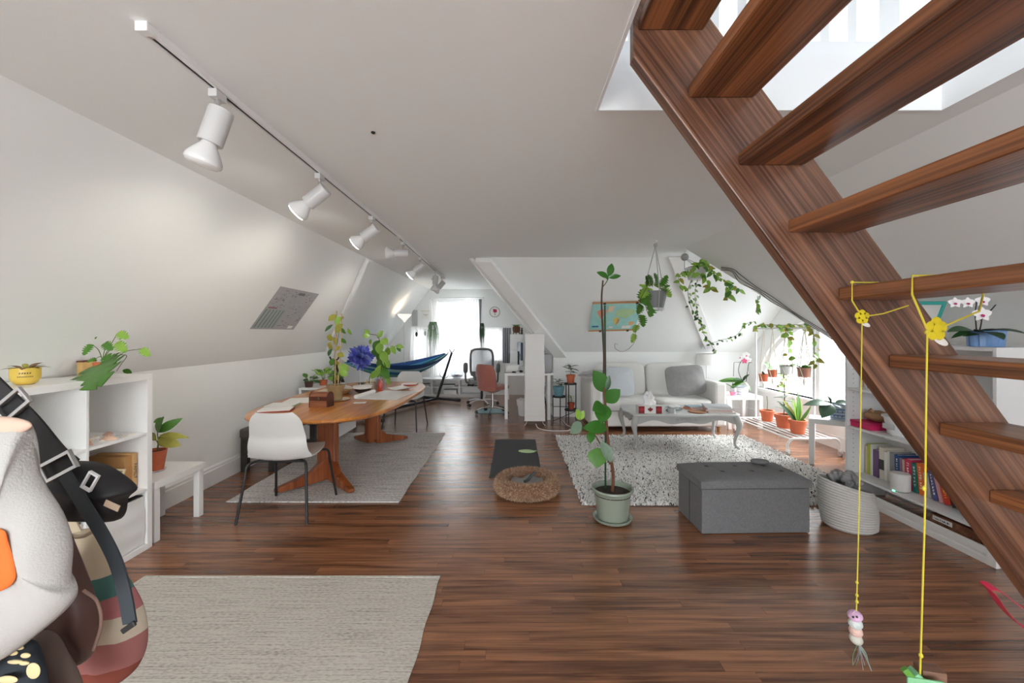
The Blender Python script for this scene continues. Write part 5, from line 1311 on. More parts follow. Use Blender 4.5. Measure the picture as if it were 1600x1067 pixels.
# three-tier black plant stand and its pots
ps = thing('plant_stand', 'black three-tier metal plant stand beside the sofa', 'plant stand', (0.84, 6.58, 0))
DISC = [(-0.13, -0.03, 0.41, 0.105), (0.06, 0.05, 0.60, 0.10), (0.07, 0.04, 0.19, 0.105)]
for x, y, z, r_ in DISC:
    build('tray', MB().lathe([(r_, z - 0.022), (r_, z), (r_ - 0.006, z), (r_ - 0.006, z - 0.012), (0.002, z - 0.012)], 28, (x, y, 0)), BLACKM, ps)
for x, y, z in ((-0.225, -0.03, 0.40), (0.02, -0.045, 0.59), (0.14, 0.0, 0.59), (0.0, 0.125, 0.59), (-0.10, 0.07, 0.40)):
    build('leg', MB().tube([(x, y, 0), (x, y, z)], 0.008, 8), BLACKM, ps)
build('brace', MB().tube([(-0.225, -0.03, 0.012), (0.14, 0.0, 0.16)], 0.006, 6), BLACKM, ps)
build('brace', MB().tube([(-0.225, -0.03, 0.24), (0.02, -0.045, 0.24)], 0.006, 6), BLACKM, ps)
def bushlet(name, label, loc, r0, r1, h, pm, kind, lm, leaves, L_, stemh, wide=1.0, grp=None, rim=1):
    t = thing(name, label, 'plant', loc, 0, grp)
    pot(t, r0, r1, h, pm, rim=rim)
    build('stem', MB().tube([(0, 0, h * 0.85), (0.006, 0, h + stemh * 0.5), (0, 0.004, h + stemh)], 0.0045, 6), STEM, t)
    for k in range(leaves):
        a = k * 2.4 + rv(-0.3, 0.3); f = k / max(1, leaves - 1)
        zz = h + stemh * (0.25 + 0.75 * f); el = rv(-0.1, 0.7) * (0.4 + f)
        leaf(t, kind, lm, (0.01 * math.cos(a), 0.01 * math.sin(a), zz), (math.cos(a), math.sin(a), el), L_ * rv(0.75, 1.15), (0, 0, 1), wide)
    return t
bushlet('stand_plant', 'plant in a clay pot on the top tray of the black stand', (0.905, 6.64, 0.601), 0.052, 0.068, 0.13, TERRA, 'ovate', GREEN3, 10, 0.12, 0.14, 0.7, 'pots on the black stand')
bp2 = bushlet('stand_plant', 'plant in a turquoise woven-pattern pot on the black stand', (0.705, 6.55, 0.411), 0.065, 0.094, 0.15, stripes('turquoise_weave', [srgb(104, 152, 166), srgb(78, 124, 142), srgb(128, 172, 182)], 2, 40.0, rough=0.4), 'ovate', GREEN3, 12, 0.10, 0.09, 0.9, 'pots on the black stand', 0)
bushlet('stand_plant', 'seedling in a small red-brown pot on the lowest tray of the stand', (0.91, 6.62, 0.191), 0.042, 0.055, 0.10, mat('red_clay', srgb(176, 74, 44), 0.7), 'lance', GREEN2, 8, 0.085, 0.11, 1.0, 'pots on the black stand')

# hanging planters
def hanger(t, top, ring_c, r_, n=3, m=ROPEG, rr=0.004, name='cord'):
    for k in range(n):
        a = 0.5 + 2 * PI * k / n
        build(name, MB().tube([top, (ring_c[0] + r_ * math.cos(a), ring_c[1] + r_ * math.sin(a), ring_c[2])], rr, 6), m, t)
HK = Vector((1.48, 4.35, ZC))
hg = thing('hanging_planter', 'swiss cheese plant in a grey hanging pot on rope cords above the sofa', 'plant', tuple(HK))
GREYP = mat('grey_pot', srgb(120, 124, 124), 0.5, var=0.05)
build('ceiling_hook', MB().lathe([(0.02, 0), (0.02, -0.006), (0.006, -0.012), (0.006, -0.03)], 14), GREYLAM, hg)
build('knot', MB().ell((0, 0, -0.045), 0.022, 0.022, 0.02, 10, 8), ROPEG, hg)
o = build('pot', MB().lathe([(0.075, -0.71), (0.082, -0.705), (0.118, -0.55), (0.122, -0.53), (0.115, -0.53), (0.10, -0.56), (0.002, -0.57)], 28), GREYP, hg); o.rotation_euler = (0, 0, 0)
build('drip_saucer', MB().lathe([(0.05, -0.735), (0.09, -0.725), (0.094, -0.705), (0.084, -0.704), (0.05, -0.712)], 24), mat('clear_saucer', (0.6, 0.62, 0.62), 0.3), hg)
for k in range(3):
    a = 0.5 + 2 * PI * k / 3; q = (0.126 * math.cos(a), 0.126 * math.sin(a))
    build('cord', MB().tube([(0, 0, -0.05), (q[0], q[1], -0.53), (q[0] * 0.72, q[1] * 0.72, -0.735)], 0.0045, 6), ROPEG, hg)
for b_, e, dd in [((1015, 450), (1002, 462), 0.1), ((1012, 446), (1012, 432), 0.1), ((1020, 445), (1016, 430), 0.12), ((1028, 445), (1026, 428), 0.13), ((1034, 446), (1042, 432), 0.1), ((1036, 450), (1048, 462), 0.1), ((1038, 448), (1046, 446), 0.05), ((1008, 452), (1002, 470), 0.12), ((1006, 456), (1010, 474), 0.14), ((1012, 450), (1000, 444), 0.0), ((1025, 448), (1036, 440), -0.1), ((1018, 446), (1008, 438), -0.1), ((1032, 450), (1040, 452), 0.12), ((1020, 470), (1018, 492), 0.13), ((1003, 492), (1006, 508), 0.1), ((996, 508), (991, 517), 0.08), ((992, 522), (988, 534), 0.06), ((1002, 476), (998, 488), 0.1)]:
    lp(hg, 'notched', GREEN if random.random() < 0.7 else GREEN2, b_, e, 4.33, dd, (rv(-0.5, 0.5), -1, 0.4), 0.95)
sp(hg, [(1010, 450), (1000, 470), (997, 492), (1004, 500), (994, 512), (991, 535), (975, 549), (962, 545), (961, 537), (965, 538)], 4.24, 0.0025, 0.0018, BARK, 'vine')

# pothos in a hanging pot in the corner, with long trailing vines
PH = Vector((2.02, 4.92, ZC))
ph_ = thing('hanging_pothos', 'pothos in a white hanging pot with long vines in the slope corner', 'plant', tuple(PH))
build('ceiling_hook', MB().lathe([(0.02, 0), (0.02, -0.006), (0.006, -0.012), (0.006, -0.04)], 14), GREYLAM, ph_)
build('tassel', MB().ell((0, 0, -0.07), 0.045, 0.045, 0.045, 12, 8), mat('grey_tassel', (0.36, 0.36, 0.36), 0.9, var=0.3, scale=60, bump=0.5), ph_)
pcx = P(1088, 424, 4.85) - ph_.location
o = build('pot', MB().lathe([(0.08, -0.10), (0.09, -0.095), (0.125, 0.02), (0.13, 0.04), (0.12, 0.04), (0.11, 0.01), (0.002, 0.0)], 28, tuple(pcx)), mat('milky_plastic', (0.62, 0.63, 0.64), 0.3), ph_)
build('soil', MB().lathe([(0.112, 0.012), (0.10, 0.05), (0.04, 0.065), (0.002, 0.06)], 20, tuple(pcx)), mat('coir', srgb(112, 62, 44), 0.9, var=0.3, scale=40), ph_)
for k in range(3):
    a = 0.9 + 2 * PI * k / 3
    build('cord', MB().tube([(0, 0, -0.08), pcx + Vector((0.132 * math.cos(a), 0.132 * math.sin(a), 0.03)), pcx + Vector((0.05 * math.cos(a), 0.05 * math.sin(a), -0.12))], 0.004, 6), ROPEG, ph_)
def vine(t, pts3, n, kind, mats, size, r_=0.003, spread=0.03, m=STEM, down=0.8, nrm=None):
    q = bez([Vector(p) - t.location for p in pts3], 8)
    build('vine', MB().tube(q, r_, 5), m, t)
    for k in range(n):
        p = q[int((k + 0.5) / n * (len(q) - 1))]
        d_ = Vector((rv(-1, 1), rv(-0.8, 0.3), rv(-1.0, 0.35) - down * 0.3))
        leaf(t, kind, random.choice(mats), p + Vector((rv(-1, 1), rv(-1, 0.6), rv(-1, 0.6))) * spread * 0.4, d_, size * rv(0.7, 1.25), nrm or (rv(-0.3, 0.3), -1, 0.5), 1.0)
PM = [GREEN2, GREEN, GREEN2, GREEN2, GREEN4]
vine(ph_, [P(1080, 420, 4.80), P(1095, 410, 4.6), P(1110, 425, 4.62), P(1135, 440, 4.75), P(1160, 455, 4.9)], 30, 'heart', PM, 0.066)
vine(ph_, [P(1085, 425, 4.78), P(1100, 432, 4.65), P(1108, 447, 4.62), P(1112, 452, 4.62)], 11, 'heart', PM, 0.078)
vine(ph_, [P(1092, 415, 4.8), P(1100, 402, 4.72), P(1108, 418, 4.66), P(1120, 428, 4.7)], 12, 'heart', PM, 0.066)
vine(ph_, [P(1078, 425, 4.78), P(1066, 425, 4.68), P(1060, 438, 4.66), P(1068, 452, 4.7)], 9, 'heart', PM, 0.07)
vine(ph_, [P(1132, 442, 4.76), P(1138, 455, 4.74), P(1136, 470, 4.74)], 5, 'heart', PM, 0.09)
SM = [GREEN2, GREEN3, GREEN, mat('leaf_pale', srgb(170, 190, 150), 0.5, var=0.3)]
vine(ph_, [P(1083, 432, 4.84), P(1075, 455, 4.86), P(1080, 480, 5.0), P(1092, 500, 5.2), P(1100, 522, 5.4), P(1110, 535, 5.6), P(1128, 531, 5.6), P(1150, 524, 5.6), P(1165, 507, 5.65), P(1180, 502, 5.8)], 44, 'ovate', SM, 0.05, 0.003, 0.05)
vine(ph_, [P(1090, 432, 4.84), P(1086, 460, 4.9), P(1090, 490, 5.1), P(1097, 512, 5.3)], 22, 'ovate', SM, 0.05, 0.0025, 0.06)
vine(ph_, [P(1110, 536, 5.6), P(1115, 545, 5.6), P(1120, 548, 5.6)], 4, 'ovate', SM, 0.05)

# white metal garment rack by the arched window, used as a plant rack
RX, RY0, RY1, RZ = 3.42, 4.74, 5.88, 1.46
rk = thing('plant_rack', 'white tubular rolling rack with a slatted base in front of the arched window', 'rack', (RX, 0, 0))
build('top_rail', MB().tube([(0, RY0 - 0.04, RZ), (0, RY1 + 0.04, RZ)], 0.012, 8), WMETAL, rk)
for y in (RY0, RY1):
    build('post', MB().tube([(0, y, 0.20), (0, y, RZ)], 0.013, 10), WMETAL, rk)
    build('foot', MB().tube(bez([(-0.30, y, 0.07), (-0.30, y, 0.14), (-0.25, y, 0.195), (-0.15, y, 0.20), (0.15, y, 0.20), (0.25, y, 0.195), (0.30, y, 0.14), (0.30, y, 0.07)], 5), 0.014, 8), WMETAL, rk)
    for x in (-0.30, 0.30):
        w_ = build('caster', MB().tube([(x - 0.012, y, 0.03), (x + 0.012, y, 0.03)], 0.030, 16), mat('caster_grey', (0.45, 0.42, 0.40), 0.5), rk)
        build('fork', MB().box(x - 0.018, x + 0.018, y - 0.016, y + 0.016, 0.05, 0.075), WMETAL, w_, 0, 0.003)
for k in range(6):
    x = -0.20 + 0.08 * k
    build('base_bar', MB().tube([(x, RY0, 0.205), (x, RY1, 0.205)], 0.008, 8), WMETAL, rk)
build('base_edge', MB().tube([(-0.26, RY0 + 0.02, 0.19), (-0.26, RY1 - 0.02, 0.19)], 0.011, 8), WMETAL, rk)
# macrame pots on the rack
def macrame(y, zpot, r_, h, pm, label, cords=4):
    t = thing('macrame_planter', label, 'plant', (RX, y, RZ - 0.012), 0, 'macrame planters on the white rack')
    zz = zpot - (RZ - 0.012)
    build('loop', MB().tube([(0.016 * math.cos(a), 0, 0.014 + 0.018 * math.sin(a)) for a in [2 * PI * i / 14 for i in range(14)]], 0.003, 5, True), ROPEW, t)
    build('pot', MB().lathe([(r_ * 0.72, zz), (r_ * 0.75, zz + 0.006), (r_, zz + h), (r_ * 0.9, zz + h), (r_ * 0.86, zz + h * 0.85), (0.002, zz + h * 0.85)], 22), pm, t)
    build('soil', MB().lathe([(r_ * 0.88, zz + h * 0.83), (r_ * 0.86, zz + h * 0.90), (0.002, zz + h * 0.92)], 16), SOIL, t)
    for k in range(cords):
        a = 0.4 + 2 * PI * k / cords
        build('cord', MB().tube([(0, 0, 0), (r_ * 1.08 * math.cos(a), r_ * 1.08 * math.sin(a), zz + h), (r_ * 0.8 * math.cos(a + 0.4), r_ * 0.8 * math.sin(a + 0.4), zz - 0.004), (0, 0, zz - 0.04)], 0.005, 5), ROPEW, t)
    build('tassel', MB().tube([(0, 0, zz - 0.035), (0, 0, zz - 0.06), (0, 0, zz - 0.10)], [0.010, 0.014, 0.006], 8), ROPEW, t)
    return t, zz + h
t, z = macrame(5.70, 0.74, 0.060, 0.10, TERRA, 'clay pot in macrame hanging closest to the sofa side of the white rack')
for k in range(3): leaf(t, 'ovate', GREEN3, (0, 0, z - 0.02), (rv(-1, 1), rv(-1, 1), 1.2), 0.06)
t, z = macrame(5.50, 0.82, 0.058, 0.095, TERRA, 'clay pot in macrame with one broad upright leaf')
leaf(t, 'ovate', GREEN, (0, 0, z - 0.02), (-0.8, -0.2, 0.9), 0.17, (0.5, -1, 0.4), 0.9); leaf(t, 'ovate', GREEN2, (0, 0, z - 0.02), (0.9, -0.3, 0.25), 0.11); leaf(t, 'ovate', GREEN3, (0, 0, z - 0.02), (-0.2, 0.6, 0.5), 0.07)
t, z = macrame(5.22, 0.885, 0.078, 0.105, mat('white_pot', (0.70, 0.71, 0.72), 0.4), 'white pot in macrame with a purple-backed trailing plant')
for k in range(11):
    a = k * 0.62; leaf(t, 'round', [GREEN3, GREEN, mat('purple_leaf', srgb(96, 66, 70), 0.5)][k % 3], (0.03 * math.cos(a), 0.03 * math.sin(a), z - 0.02), (math.cos(a), math.sin(a), rv(0.2, 0.7)), rv(0.07, 0.10))
vine(t, [P(1232, 560, 5.15), P(1232, 530, 5.15), P(1230, 512, 5.15)], 9, 'round', [GREEN2, GREEN4], 0.075)
vine(t, [P(1228, 585, 5.1), P(1220, 595, 5.08), P(1216, 604, 5.08)], 6, 'round', [GREEN2, GREEN4], 0.06)
t, z = macrame(4.90, 0.885, 0.075, 0.11, mat('dusty_clay', srgb(176, 122, 104), 0.8, var=0.1), 'wide dusty-pink pot in macrame closest to the stool')
for k in range(6):
    a = k * 1.05; leaf(t, 'ovate', GREEN3 if k % 2 else GREEN, (0.02 * math.cos(a), 0.02 * math.sin(a), z - 0.02), (math.cos(a), math.sin(a), rv(0.5, 1.0)), rv(0.08, 0.11))
# vine lying along the top rail
tv = thing('trailing_vine', 'bright pothos vine running along the top rail of the white rack', 'plant', (RX, 5.3, RZ))
vine(tv, [(RX, 5.90, RZ + 0.03), (RX - 0.02, 5.6, RZ + 0.05), (RX, 5.3, RZ + 0.04), (RX, 5.05, RZ + 0.04), (RX, 4.75, RZ + 0.03)], 40, 'heart', [GREEN2, GREEN2, GREEN4, GREEN], 0.07, 0.004, 0.09)
vine(tv, [(RX, 4.80, RZ + 0.03), (RX - 0.02, 4.72, RZ - 0.08), (RX - 0.02, 4.70, RZ - 0.30), (RX - 0.02, 4.72, RZ - 0.42)], 12, 'heart', [GREEN2, GREEN4], 0.075, 0.003, 0.04)
vine(tv, [(RX - 0.01, 5.22, RZ + 0.03), (RX - 0.02, 5.2, RZ - 0.10)], 6, 'heart', [GREEN4, mat('leaf_yellow', srgb(206, 196, 90), 0.5, var=0.2)], 0.075, 0.003, 0.04)
sprig = thing('hanging_sprig', 'small green sprig dangling from the cable by the slope', 'plant', tuple(P(1184, 462, 4.62)))
vine(sprig, [P(1184, 462, 4.60), P(1183, 475, 4.60), P(1181, 488, 4.60)], 5, 'heart', [GREEN2, GREEN], 0.07)
# floor pots on the rack base
bushlet('rack_pot_plant', 'aloe in a clay pot on the sofa end of the rack base', (RX, 5.62, 0.214), 0.062, 0.082, 0.145, TERRA, 'blade', GREEN, 7, 0.02, 0.19, 1.6, 'clay pots on the rack base')
t = thing('rack_pot_plant', 'tall leafy plant in the middle clay pot on the rack base', 'plant', (RX - 0.02, 5.24, 0.214), 0, 'clay pots on the rack base')
pot(t, 0.075, 0.098, 0.165, TERRA, rim=1)
build('stem', MB().tube([(0, 0, 0.14), (0.01, 0, 0.4), (-0.005, 0, 0.72)], 0.006, 6), BARK, t)
for k in range(18):
    a = k * 2.4; z = 0.20 + 0.5 * k / 18
    leaf(t, 'ovate', GREEN3 if k < 8 else GREEN2, (0, 0, z), (math.cos(a), math.sin(a) * 0.8 - 0.2, rv(-0.1, 0.5)), rv(0.10, 0.15) * (1 - 0.3 * k / 18), (0, 0, 1), 0.9)
t = thing('rack_pot_plant', 'snake plant with yellow-edged blades in a clay pot behind the stool', 'plant', (RX - 0.05, 4.94, 0.214), 0, 'clay pots on the rack base')
pot(t, 0.07, 0.09, 0.16, TERRA, rim=1)
for k, (dx, dy, L_, m) in enumerate([(-0.55, 0, 0.40, GREEN4), (0.05, -0.1, 0.46, GREEN), (0.35, 0.1, 0.34, GREEN4), (-0.9, -0.2, 0.42, GREEN3), (-0.25, -0.2, 0.38, GREEN2), (0.15, 0.2, 0.36, GREEN2), (0.7, -0.3, 0.30, GREEN)]):
    leaf(t, 'blade', m, (0.02 * dx, 0.02 * dy, 0.13), (dx, dy, 1.1), L_ * 0.78, (0.3, -1, 0.2), 1.1)

# orchids
def orchid(name, label, loc, potmb, pm, petal, spikes, leaves, grp=None, stake=None):
    t = thing(name, label, 'plant', loc, 0, grp)
    build('pot', potmb, pm, t)
    return t
ORW = mat('orchid_white', (0.86, 0.84, 0.84), 0.5, var=0.04); ORP = mat('orchid_pink', srgb(214, 90, 132), 0.5); ORM = mat('orchid_magenta', srgb(190, 30, 110), 0.5)
def bloom(t, c, size, face, m=ORW, lip=ORM):
    f = Vector(face).normalized(); u = f.cross(Vector((0, 0, 1))).normalized(); w = u.cross(f) * -1
    w = f.cross(u) if f.cross(u).z > 0 else u.cross(f)
    for k in range(5):
        a = PI / 2 + 2 * PI * k / 5
        d_ = u * math.cos(a) + w * math.sin(a) + f * 0.15
        leaf(t, 'round', m, Vector(c), d_, size, f, 1.15 if k in (1, 4) else 0.8, 'petal')
    leaf(t, 'round', lip, Vector(c) + f * 0.004, -w * 0.8 + f * 0.7, size * 0.55, f, 0.9, 'lip')
# orchid with blue ribbed pot on the bookcase
D = 2.60
t = thing('orchid', 'white and magenta orchid in a ribbed blue pot on top of the bookcase', 'plant', (2.95, D, BH + 0.001))
rp_ = []
nb = 60
for z, rr in ((0.0, 0.072), (0.004, 0.075), (0.098, 0.082), (0.10, 0.08), (0.10, 0.07), (0.08, 0.068), (0.078, 0.002)):
    rp_.append([( (rr + (0.0035 * (1 if (j % 6) < 4 else -1) if rr > 0.071 else 0)) * math.cos(2 * PI * j / nb) * 1.25, (rr + (0.0035 * (1 if (j % 6) < 4 else -1) if rr > 0.071 else 0)) * math.sin(2 * PI * j / nb) * 0.8, z) for j in range(nb)])
vs = [p for r_ in rp_ for p in r_]; fs = [(i * nb + j, i * nb + (j + 1) % nb, (i + 1) * nb + (j + 1) % nb, (i + 1) * nb + j) for i in range(len(rp_) - 1) for j in range(nb)] + [tuple(range(nb - 1, -1, -1))]
build('pot', MB().add(vs, fs), mat('blue_ribbed', srgb(112, 148, 196), 0.45, var=0.1, scale=10), t, 30)
for b_, e, w in [((1525, 520), (1594, 500), 0.9), ((1524, 520), (1570, 508), 1.2), ((1523, 518), (1493, 504), 1.0), ((1522, 520), (1496, 515), 0.7), ((1524, 520), (1512, 516), 1.5)]:
    lp(t, 'big', GREEN3, b_, e, D, 0.22 if e[0] > 1550 else 0.05, (0, -0.5, 1), w)
for pts in ([(1526, 520), (1524, 490), (1526, 470)], [(1530, 520), (1534, 498), (1532, 474)], [(1532, 500), (1545, 488), (1556, 476)]):
    sp(t, pts, D, 0.004, 0.003, mat('dark_stem', (0.02, 0.015, 0.015), 0.6))
for (x, y), s in (((1492, 473), 0.034), ((1512, 473), 0.034), ((1535, 470), 0.036), ((1534, 491), 0.046)):
    bloom(t, P(x, y, D - 0.09) - t.location, s, (-0.5, -1, 0.1))
# stool by the rack with a patterned pot
A = Vector((3.16, 4.46, 0)); ua = math.atan2(-0.6, 0.8)
sl_ = thing('side_stool', 'small white square-legged table beside the bookcase end', 'table', (A.x, A.y, 0), ua)
build('top', MB().box(0, 0.50, 0, 0.26, 0.44, 0.49), WHITE, sl_, 0, 0.003)
for x in (0.0, 0.45):
    for y in (0.0, 0.21):
        box('leg', WHITE, x, x + 0.05, y, y + 0.05, 0, 0.44, sl_, 0.003)
t = thing('orchid', 'broad-leaved orchid in a blue dotted white pot on the small white table', 'plant', (3.44, 4.40, 0.491))
PATP = stripes('blue_dotted', [srgb(206, 216, 230), srgb(150, 176, 210), srgb(206, 216, 230), srgb(118, 150, 196)], 2, 16.0, rough=0.35)
build('pot', MB().lathe([(0.07, 0), (0.075, 0.005), (0.098, 0.09), (0.102, 0.15), (0.095, 0.15), (0.09, 0.10), (0.002, 0.10)], 32), PATP, t)
for zz in (0.045, 0.095):
    for j in range(16):
        a = 2 * PI * j / 16; r_ = 0.0845 if zz < 0.06 else 0.0985
        build('dot', MB().ell((r_ * math.cos(a), r_ * math.sin(a), zz), 0.005, 0.005, 0.011, 6, 5), mat('navy_dot', srgb(60, 92, 150), 0.4), t)
build('soil', MB().lathe([(0.09, 0.10), (0.088, 0.125), (0.002, 0.13)], 18), SOIL, t)
OGL = mat('orchid_leaf', srgb(96, 136, 108), 0.35, var=0.15)
for b_, e, dd, w in [((1300, 632), (1265, 622), 0.05, 0.9), ((1298, 630), (1289, 643), 0.14, 1.7), ((1299, 630), (1296, 618), -0.02, 1.0), ((1304, 630), (1330, 624), 0.05, 1.2), ((1302, 632), (1318, 634), 0.1, 1.0)]:
    lp(t, 'big', OGL, b_, e, 4.38, dd, (0, -0.6, 1), w)
# white side table right of the sofa with orchids
st_ = thing('side_table', 'square white side table beside the sofa arm', 'table', (3.36, 6.28, 0))
build('top', MB().box(-0.25, 0.25, -0.25, 0.25, 0.43, 0.48), WHITE, st_, 0, 0.003)
for x in (-0.25, 0.20):
    for y in (-0.25, 0.20):
        box('leg', WHITE, x, x + 0.05, y, y + 0.05, 0, 0.43, st_, 0.003)
D = 6.20
t = thing('orchid', 'flowering white orchid in a pale patterned pot on the side table by the sofa', 'plant', (3.40, D, 0.481))
build('pot', MB().lathe([(0.06, 0), (0.065, 0.005), (0.088, 0.10), (0.092, 0.13), (0.085, 0.13), (0.08, 0.10), (0.002, 0.10)], 28), stripes('pale_pattern', [(0.6, 0.64, 0.68), (0.72, 0.74, 0.75), (0.40, 0.46, 0.52), (0.72, 0.74, 0.75)], 2, 14.0, rough=0.4), t)
for b_, e, w in [((1162, 598), (1128, 586), 0.8), ((1162, 596), (1146, 598), 0.9), ((1160, 596), (1166, 584), 1.1), ((1164, 597), (1176, 608), 0.8), ((1158, 596), (1138, 586), 0.7), ((1162, 596), (1150, 588), 1.2)]:
    lp(t, 'big', GREEN if w < 1 else GREEN3, b_, e, D, 0.06, (0, -0.5, 1), w)
for pts in ([(1160, 596), (1154, 580), (1157, 566), (1163, 562)], [(1166, 596), (1168, 580), (1170, 568), (1175, 566)]):
    sp(t, pts, D, 0.005, 0.003, mat('dark_stem', (0.02, 0.015, 0.015), 0.6))
build('trellis', MB().tube([P(1146, 588, D) - t.location, P(1147, 566, D) - t.location, P(1158, 566, D) - t.location], 0.004, 6), BLACKM, t)
for (x, y), s in (((1156, 558), 0.05), ((1166, 555), 0.055), ((1163, 564), 0.045), ((1170, 562), 0.04)):
    bloom(t, P(x, y, D - 0.05) - t.location, s, (-0.3, -1, 0.2), ORW if y < 563 else ORP, ORP)
t = thing('small_pot_plant', 'little pink pot with strap leaves beside the patterned orchid pot', 'plant', (3.225, 6.12, 0.481))
pot(t, 0.035, 0.05, 0.055, mat('pink_pot', srgb(228, 120, 150), 0.5), rim=0)
build('inner_pot', MB().lathe([(0.034, 0.05), (0.04, 0.11), (0.036, 0.11), (0.002, 0.10)], 18), mat('glass_grey', (0.45, 0.48, 0.5), 0.2), t)
for k in range(6):
    a = k * 1.1; leaf(t, 'strap', GREEN, (0, 0, 0.10), (math.cos(a), math.sin(a), 1.3), 0.15, (0, 0, 1), 1.1)

# alcove plants (too small to pick leaves apart: joined foliage)
def tuft_plant(name, label, loc, n, L_, spread, hang, m, potm, r_=0.06):
    t = thing(name, label, 'plant', loc)
    build('pot', MB().lathe([(r_ * 0.7, -0.09), (r_, 0.0), (r_ * 0.9, 0.0), (r_ * 0.8, -0.02), (0.002, -0.02)], 18), potm, t)
    g = MB()
    for k in range(n):
        a = rv(0, 2 * PI); l = L_ * rv(0.5, 1.2); o = Vector((math.cos(a), math.sin(a) * 0.7, 0))
        side = Vector((-o.y, o.x, 0)) * 0.008
        p = [Vector((0, 0, -0.01)), o * spread * 0.6 + Vector((0, 0, 0.07)), o * spread * rv(0.7, 1.2) + Vector((0, 0, -hang * rv(0.0, 0.5))), o * spread * rv(0.6, 1.1) + Vector((0, 0, -hang * rv(0.4, 1.0)))]
        vs = []
        for i, q in enumerate(p):
            w = (1.0, 1.2, 1.0, 0.25)[i]; vs += [q - side * w, q + side * w, q + Vector((0, 0, 0.004))]
        g.add(vs, [f for i in range(3) for f in ((3 * i, 3 * i + 1, 3 * i + 4, 3 * i + 3), (3 * i + 1, 3 * i + 2, 3 * i + 5, 3 * i + 4), (3 * i + 2, 3 * i, 3 * i + 3, 3 * i + 5))])
    f = build('foliage', g, m, t, 0); f['kind'] = 'stuff'
    return t
SPG = mat('spider_green', srgb(128, 158, 124), 0.6, var=0.35, scale=12)
t = tuft_plant('hanging_spider_plant', 'bushy spider plant hanging beside the tall gable window', tuple(P(677, 508, 9.05)), 60, 0.3, 0.13, 0.62, SPG, WHITE)
build('cord', MB().tube([(0, 0, 0), (0, 0.05, 0.45)], 0.003, 5), ROPEW, t)
t = tuft_plant('hanging_spider_plant', 'small dark trailing plant hanging between the two gable windows', tuple(P(753, 510, 9.1)), 46, 0.2, 0.06, 0.40, GREEN3, GREYP, 0.045)
build('cord', MB().tube([(0, 0, -0.02), (0, 0.235, 0.33)], 0.003, 5), ROPEW, t)
t = thing('cactus_pot', 'small cactus in a brown footed pot on the white drawer box', 'plant', (0.05, 8.42, 1.367))
build('pot', MB().lathe([(0.05, 0.03), (0.075, 0.06), (0.082, 0.12), (0.07, 0.16), (0.062, 0.16), (0.07, 0.11), (0.002, 0.11)], 22), mat('brown_pot', srgb(104, 70, 44), 0.6, var=0.25, scale=25), t)
for k in range(3):
    a = 0.4 + k * 2.1; build('foot', MB().tube([(0.055 * math.cos(a), 0.055 * math.sin(a), 0.05), (0.08 * math.cos(a), 0.08 * math.sin(a), 0.0)], [0.014, 0.008], 8), MATS['brown_pot'], t)
for k in range(10):
    a = k * 0.66; leaf(t, 'lance', GREEN2 if k % 2 else GREEN, (0.02 * math.cos(a), 0.02 * math.sin(a), 0.14), (math.cos(a), math.sin(a), 1.2), 0.10, (0, 0, 1), 1.2)
t = thing('figurine', 'small dark figurine standing beside the cactus pot', 'figurine', (0.16, 8.36, 1.365))
build('body', MB().lathe([(0.02, 0), (0.024, 0.01), (0.016, 0.05), (0.022, 0.08), (0.010, 0.10)], 14), mat('dark_clay', (0.06, 0.035, 0.025), 0.6), t); build('head', MB().ell((0, 0, 0.115), 0.016, 0.016, 0.02, 12, 8), MATS['dark_clay'], t)
# ------------------------------------------------------------------ things on walls
def LSP(px, py):
    """pixel on the long slope above the knee wall"""
    dx, dz = (px - VX) / FPX, (VY - py) / FPX; k = (ZC - KL) / (XLC - XL)
    d = (KL - k * XL - CAMH) / (dz - k * dx)
    return Vector((dx * d, d, CAMH + dz * d))
def RSP(px, py):
    """pixel on the slope behind the stair"""
    dx, dz = (px - VX) / FPX, (VY - py) / FPX; k = (KR - ZC) / (XR - XRC)
    d = (ZC - k * XRC - CAMH) / (dz - k * dx)
    return Vector((dx * d, d, CAMH + dz * d))
def sheet_frame(tl, tr, bl, n):
    return frame_m(tl, tr - tl, (tl - bl)), (tr - tl).length, (tl - bl).length
tl, tr2, bl2 = LSP(438, 447), LSP(498, 459), LSP(385, 513)
W_, H_ = (tr2 - tl).length, (tl - bl2).length
nL = Vector((1.25, 0, -0.9)).normalized()
po = thing('wall_poster', 'grey transit map poster pinned on the long slope', 'poster', tuple(tl + nL * 0.004))
po.matrix_world = frame_m(tl + nL * 0.004, tr2 - tl, nL.cross(tr2 - tl))
if (po.matrix_world.to_3x3() @ Vector((0, 0, 1))).dot(nL) < 0: po.matrix_world = frame_m(tl + nL * 0.004, tr2 - tl, -nL.cross(tr2 - tl))
up = (po.matrix_world.to_3x3() @ Vector((0, 1, 0))).z
sg = -1 if up > 0 else 1
def yb2(a, b_): return (min(sg * a, sg * b_), max(sg * a, sg * b_))
y0_, y1_ = yb2(0, H_)
build('sheet', MB().box(0, W_, y0_, y1_, -0.001, 0.001), mat('poster_grey', (0.40, 0.40, 0.42), 0.55, var=0.08, scale=5), po, 0)
y0_, y1_ = yb2(H_ * 0.50, H_ * 0.97)
build('timetable', MB().box(W_ * 0.02, W_ * 0.48, y0_, y1_, 0.001, 0.0016), mat('poster_green', (0.33, 0.39, 0.37), 0.55), po, 0)
for k in range(6):
    y0_, y1_ = yb2(H_ * 0.53, H_ * 0.96)
    build('column_rule', MB().box(W_ * (0.04 + 0.075 * k), W_ * (0.058 + 0.075 * k), y0_, y1_, 0.0016, 0.0021), mat('poster_ink', (0.16, 0.18, 0.18), 0.6), po, 0)
g = MB()
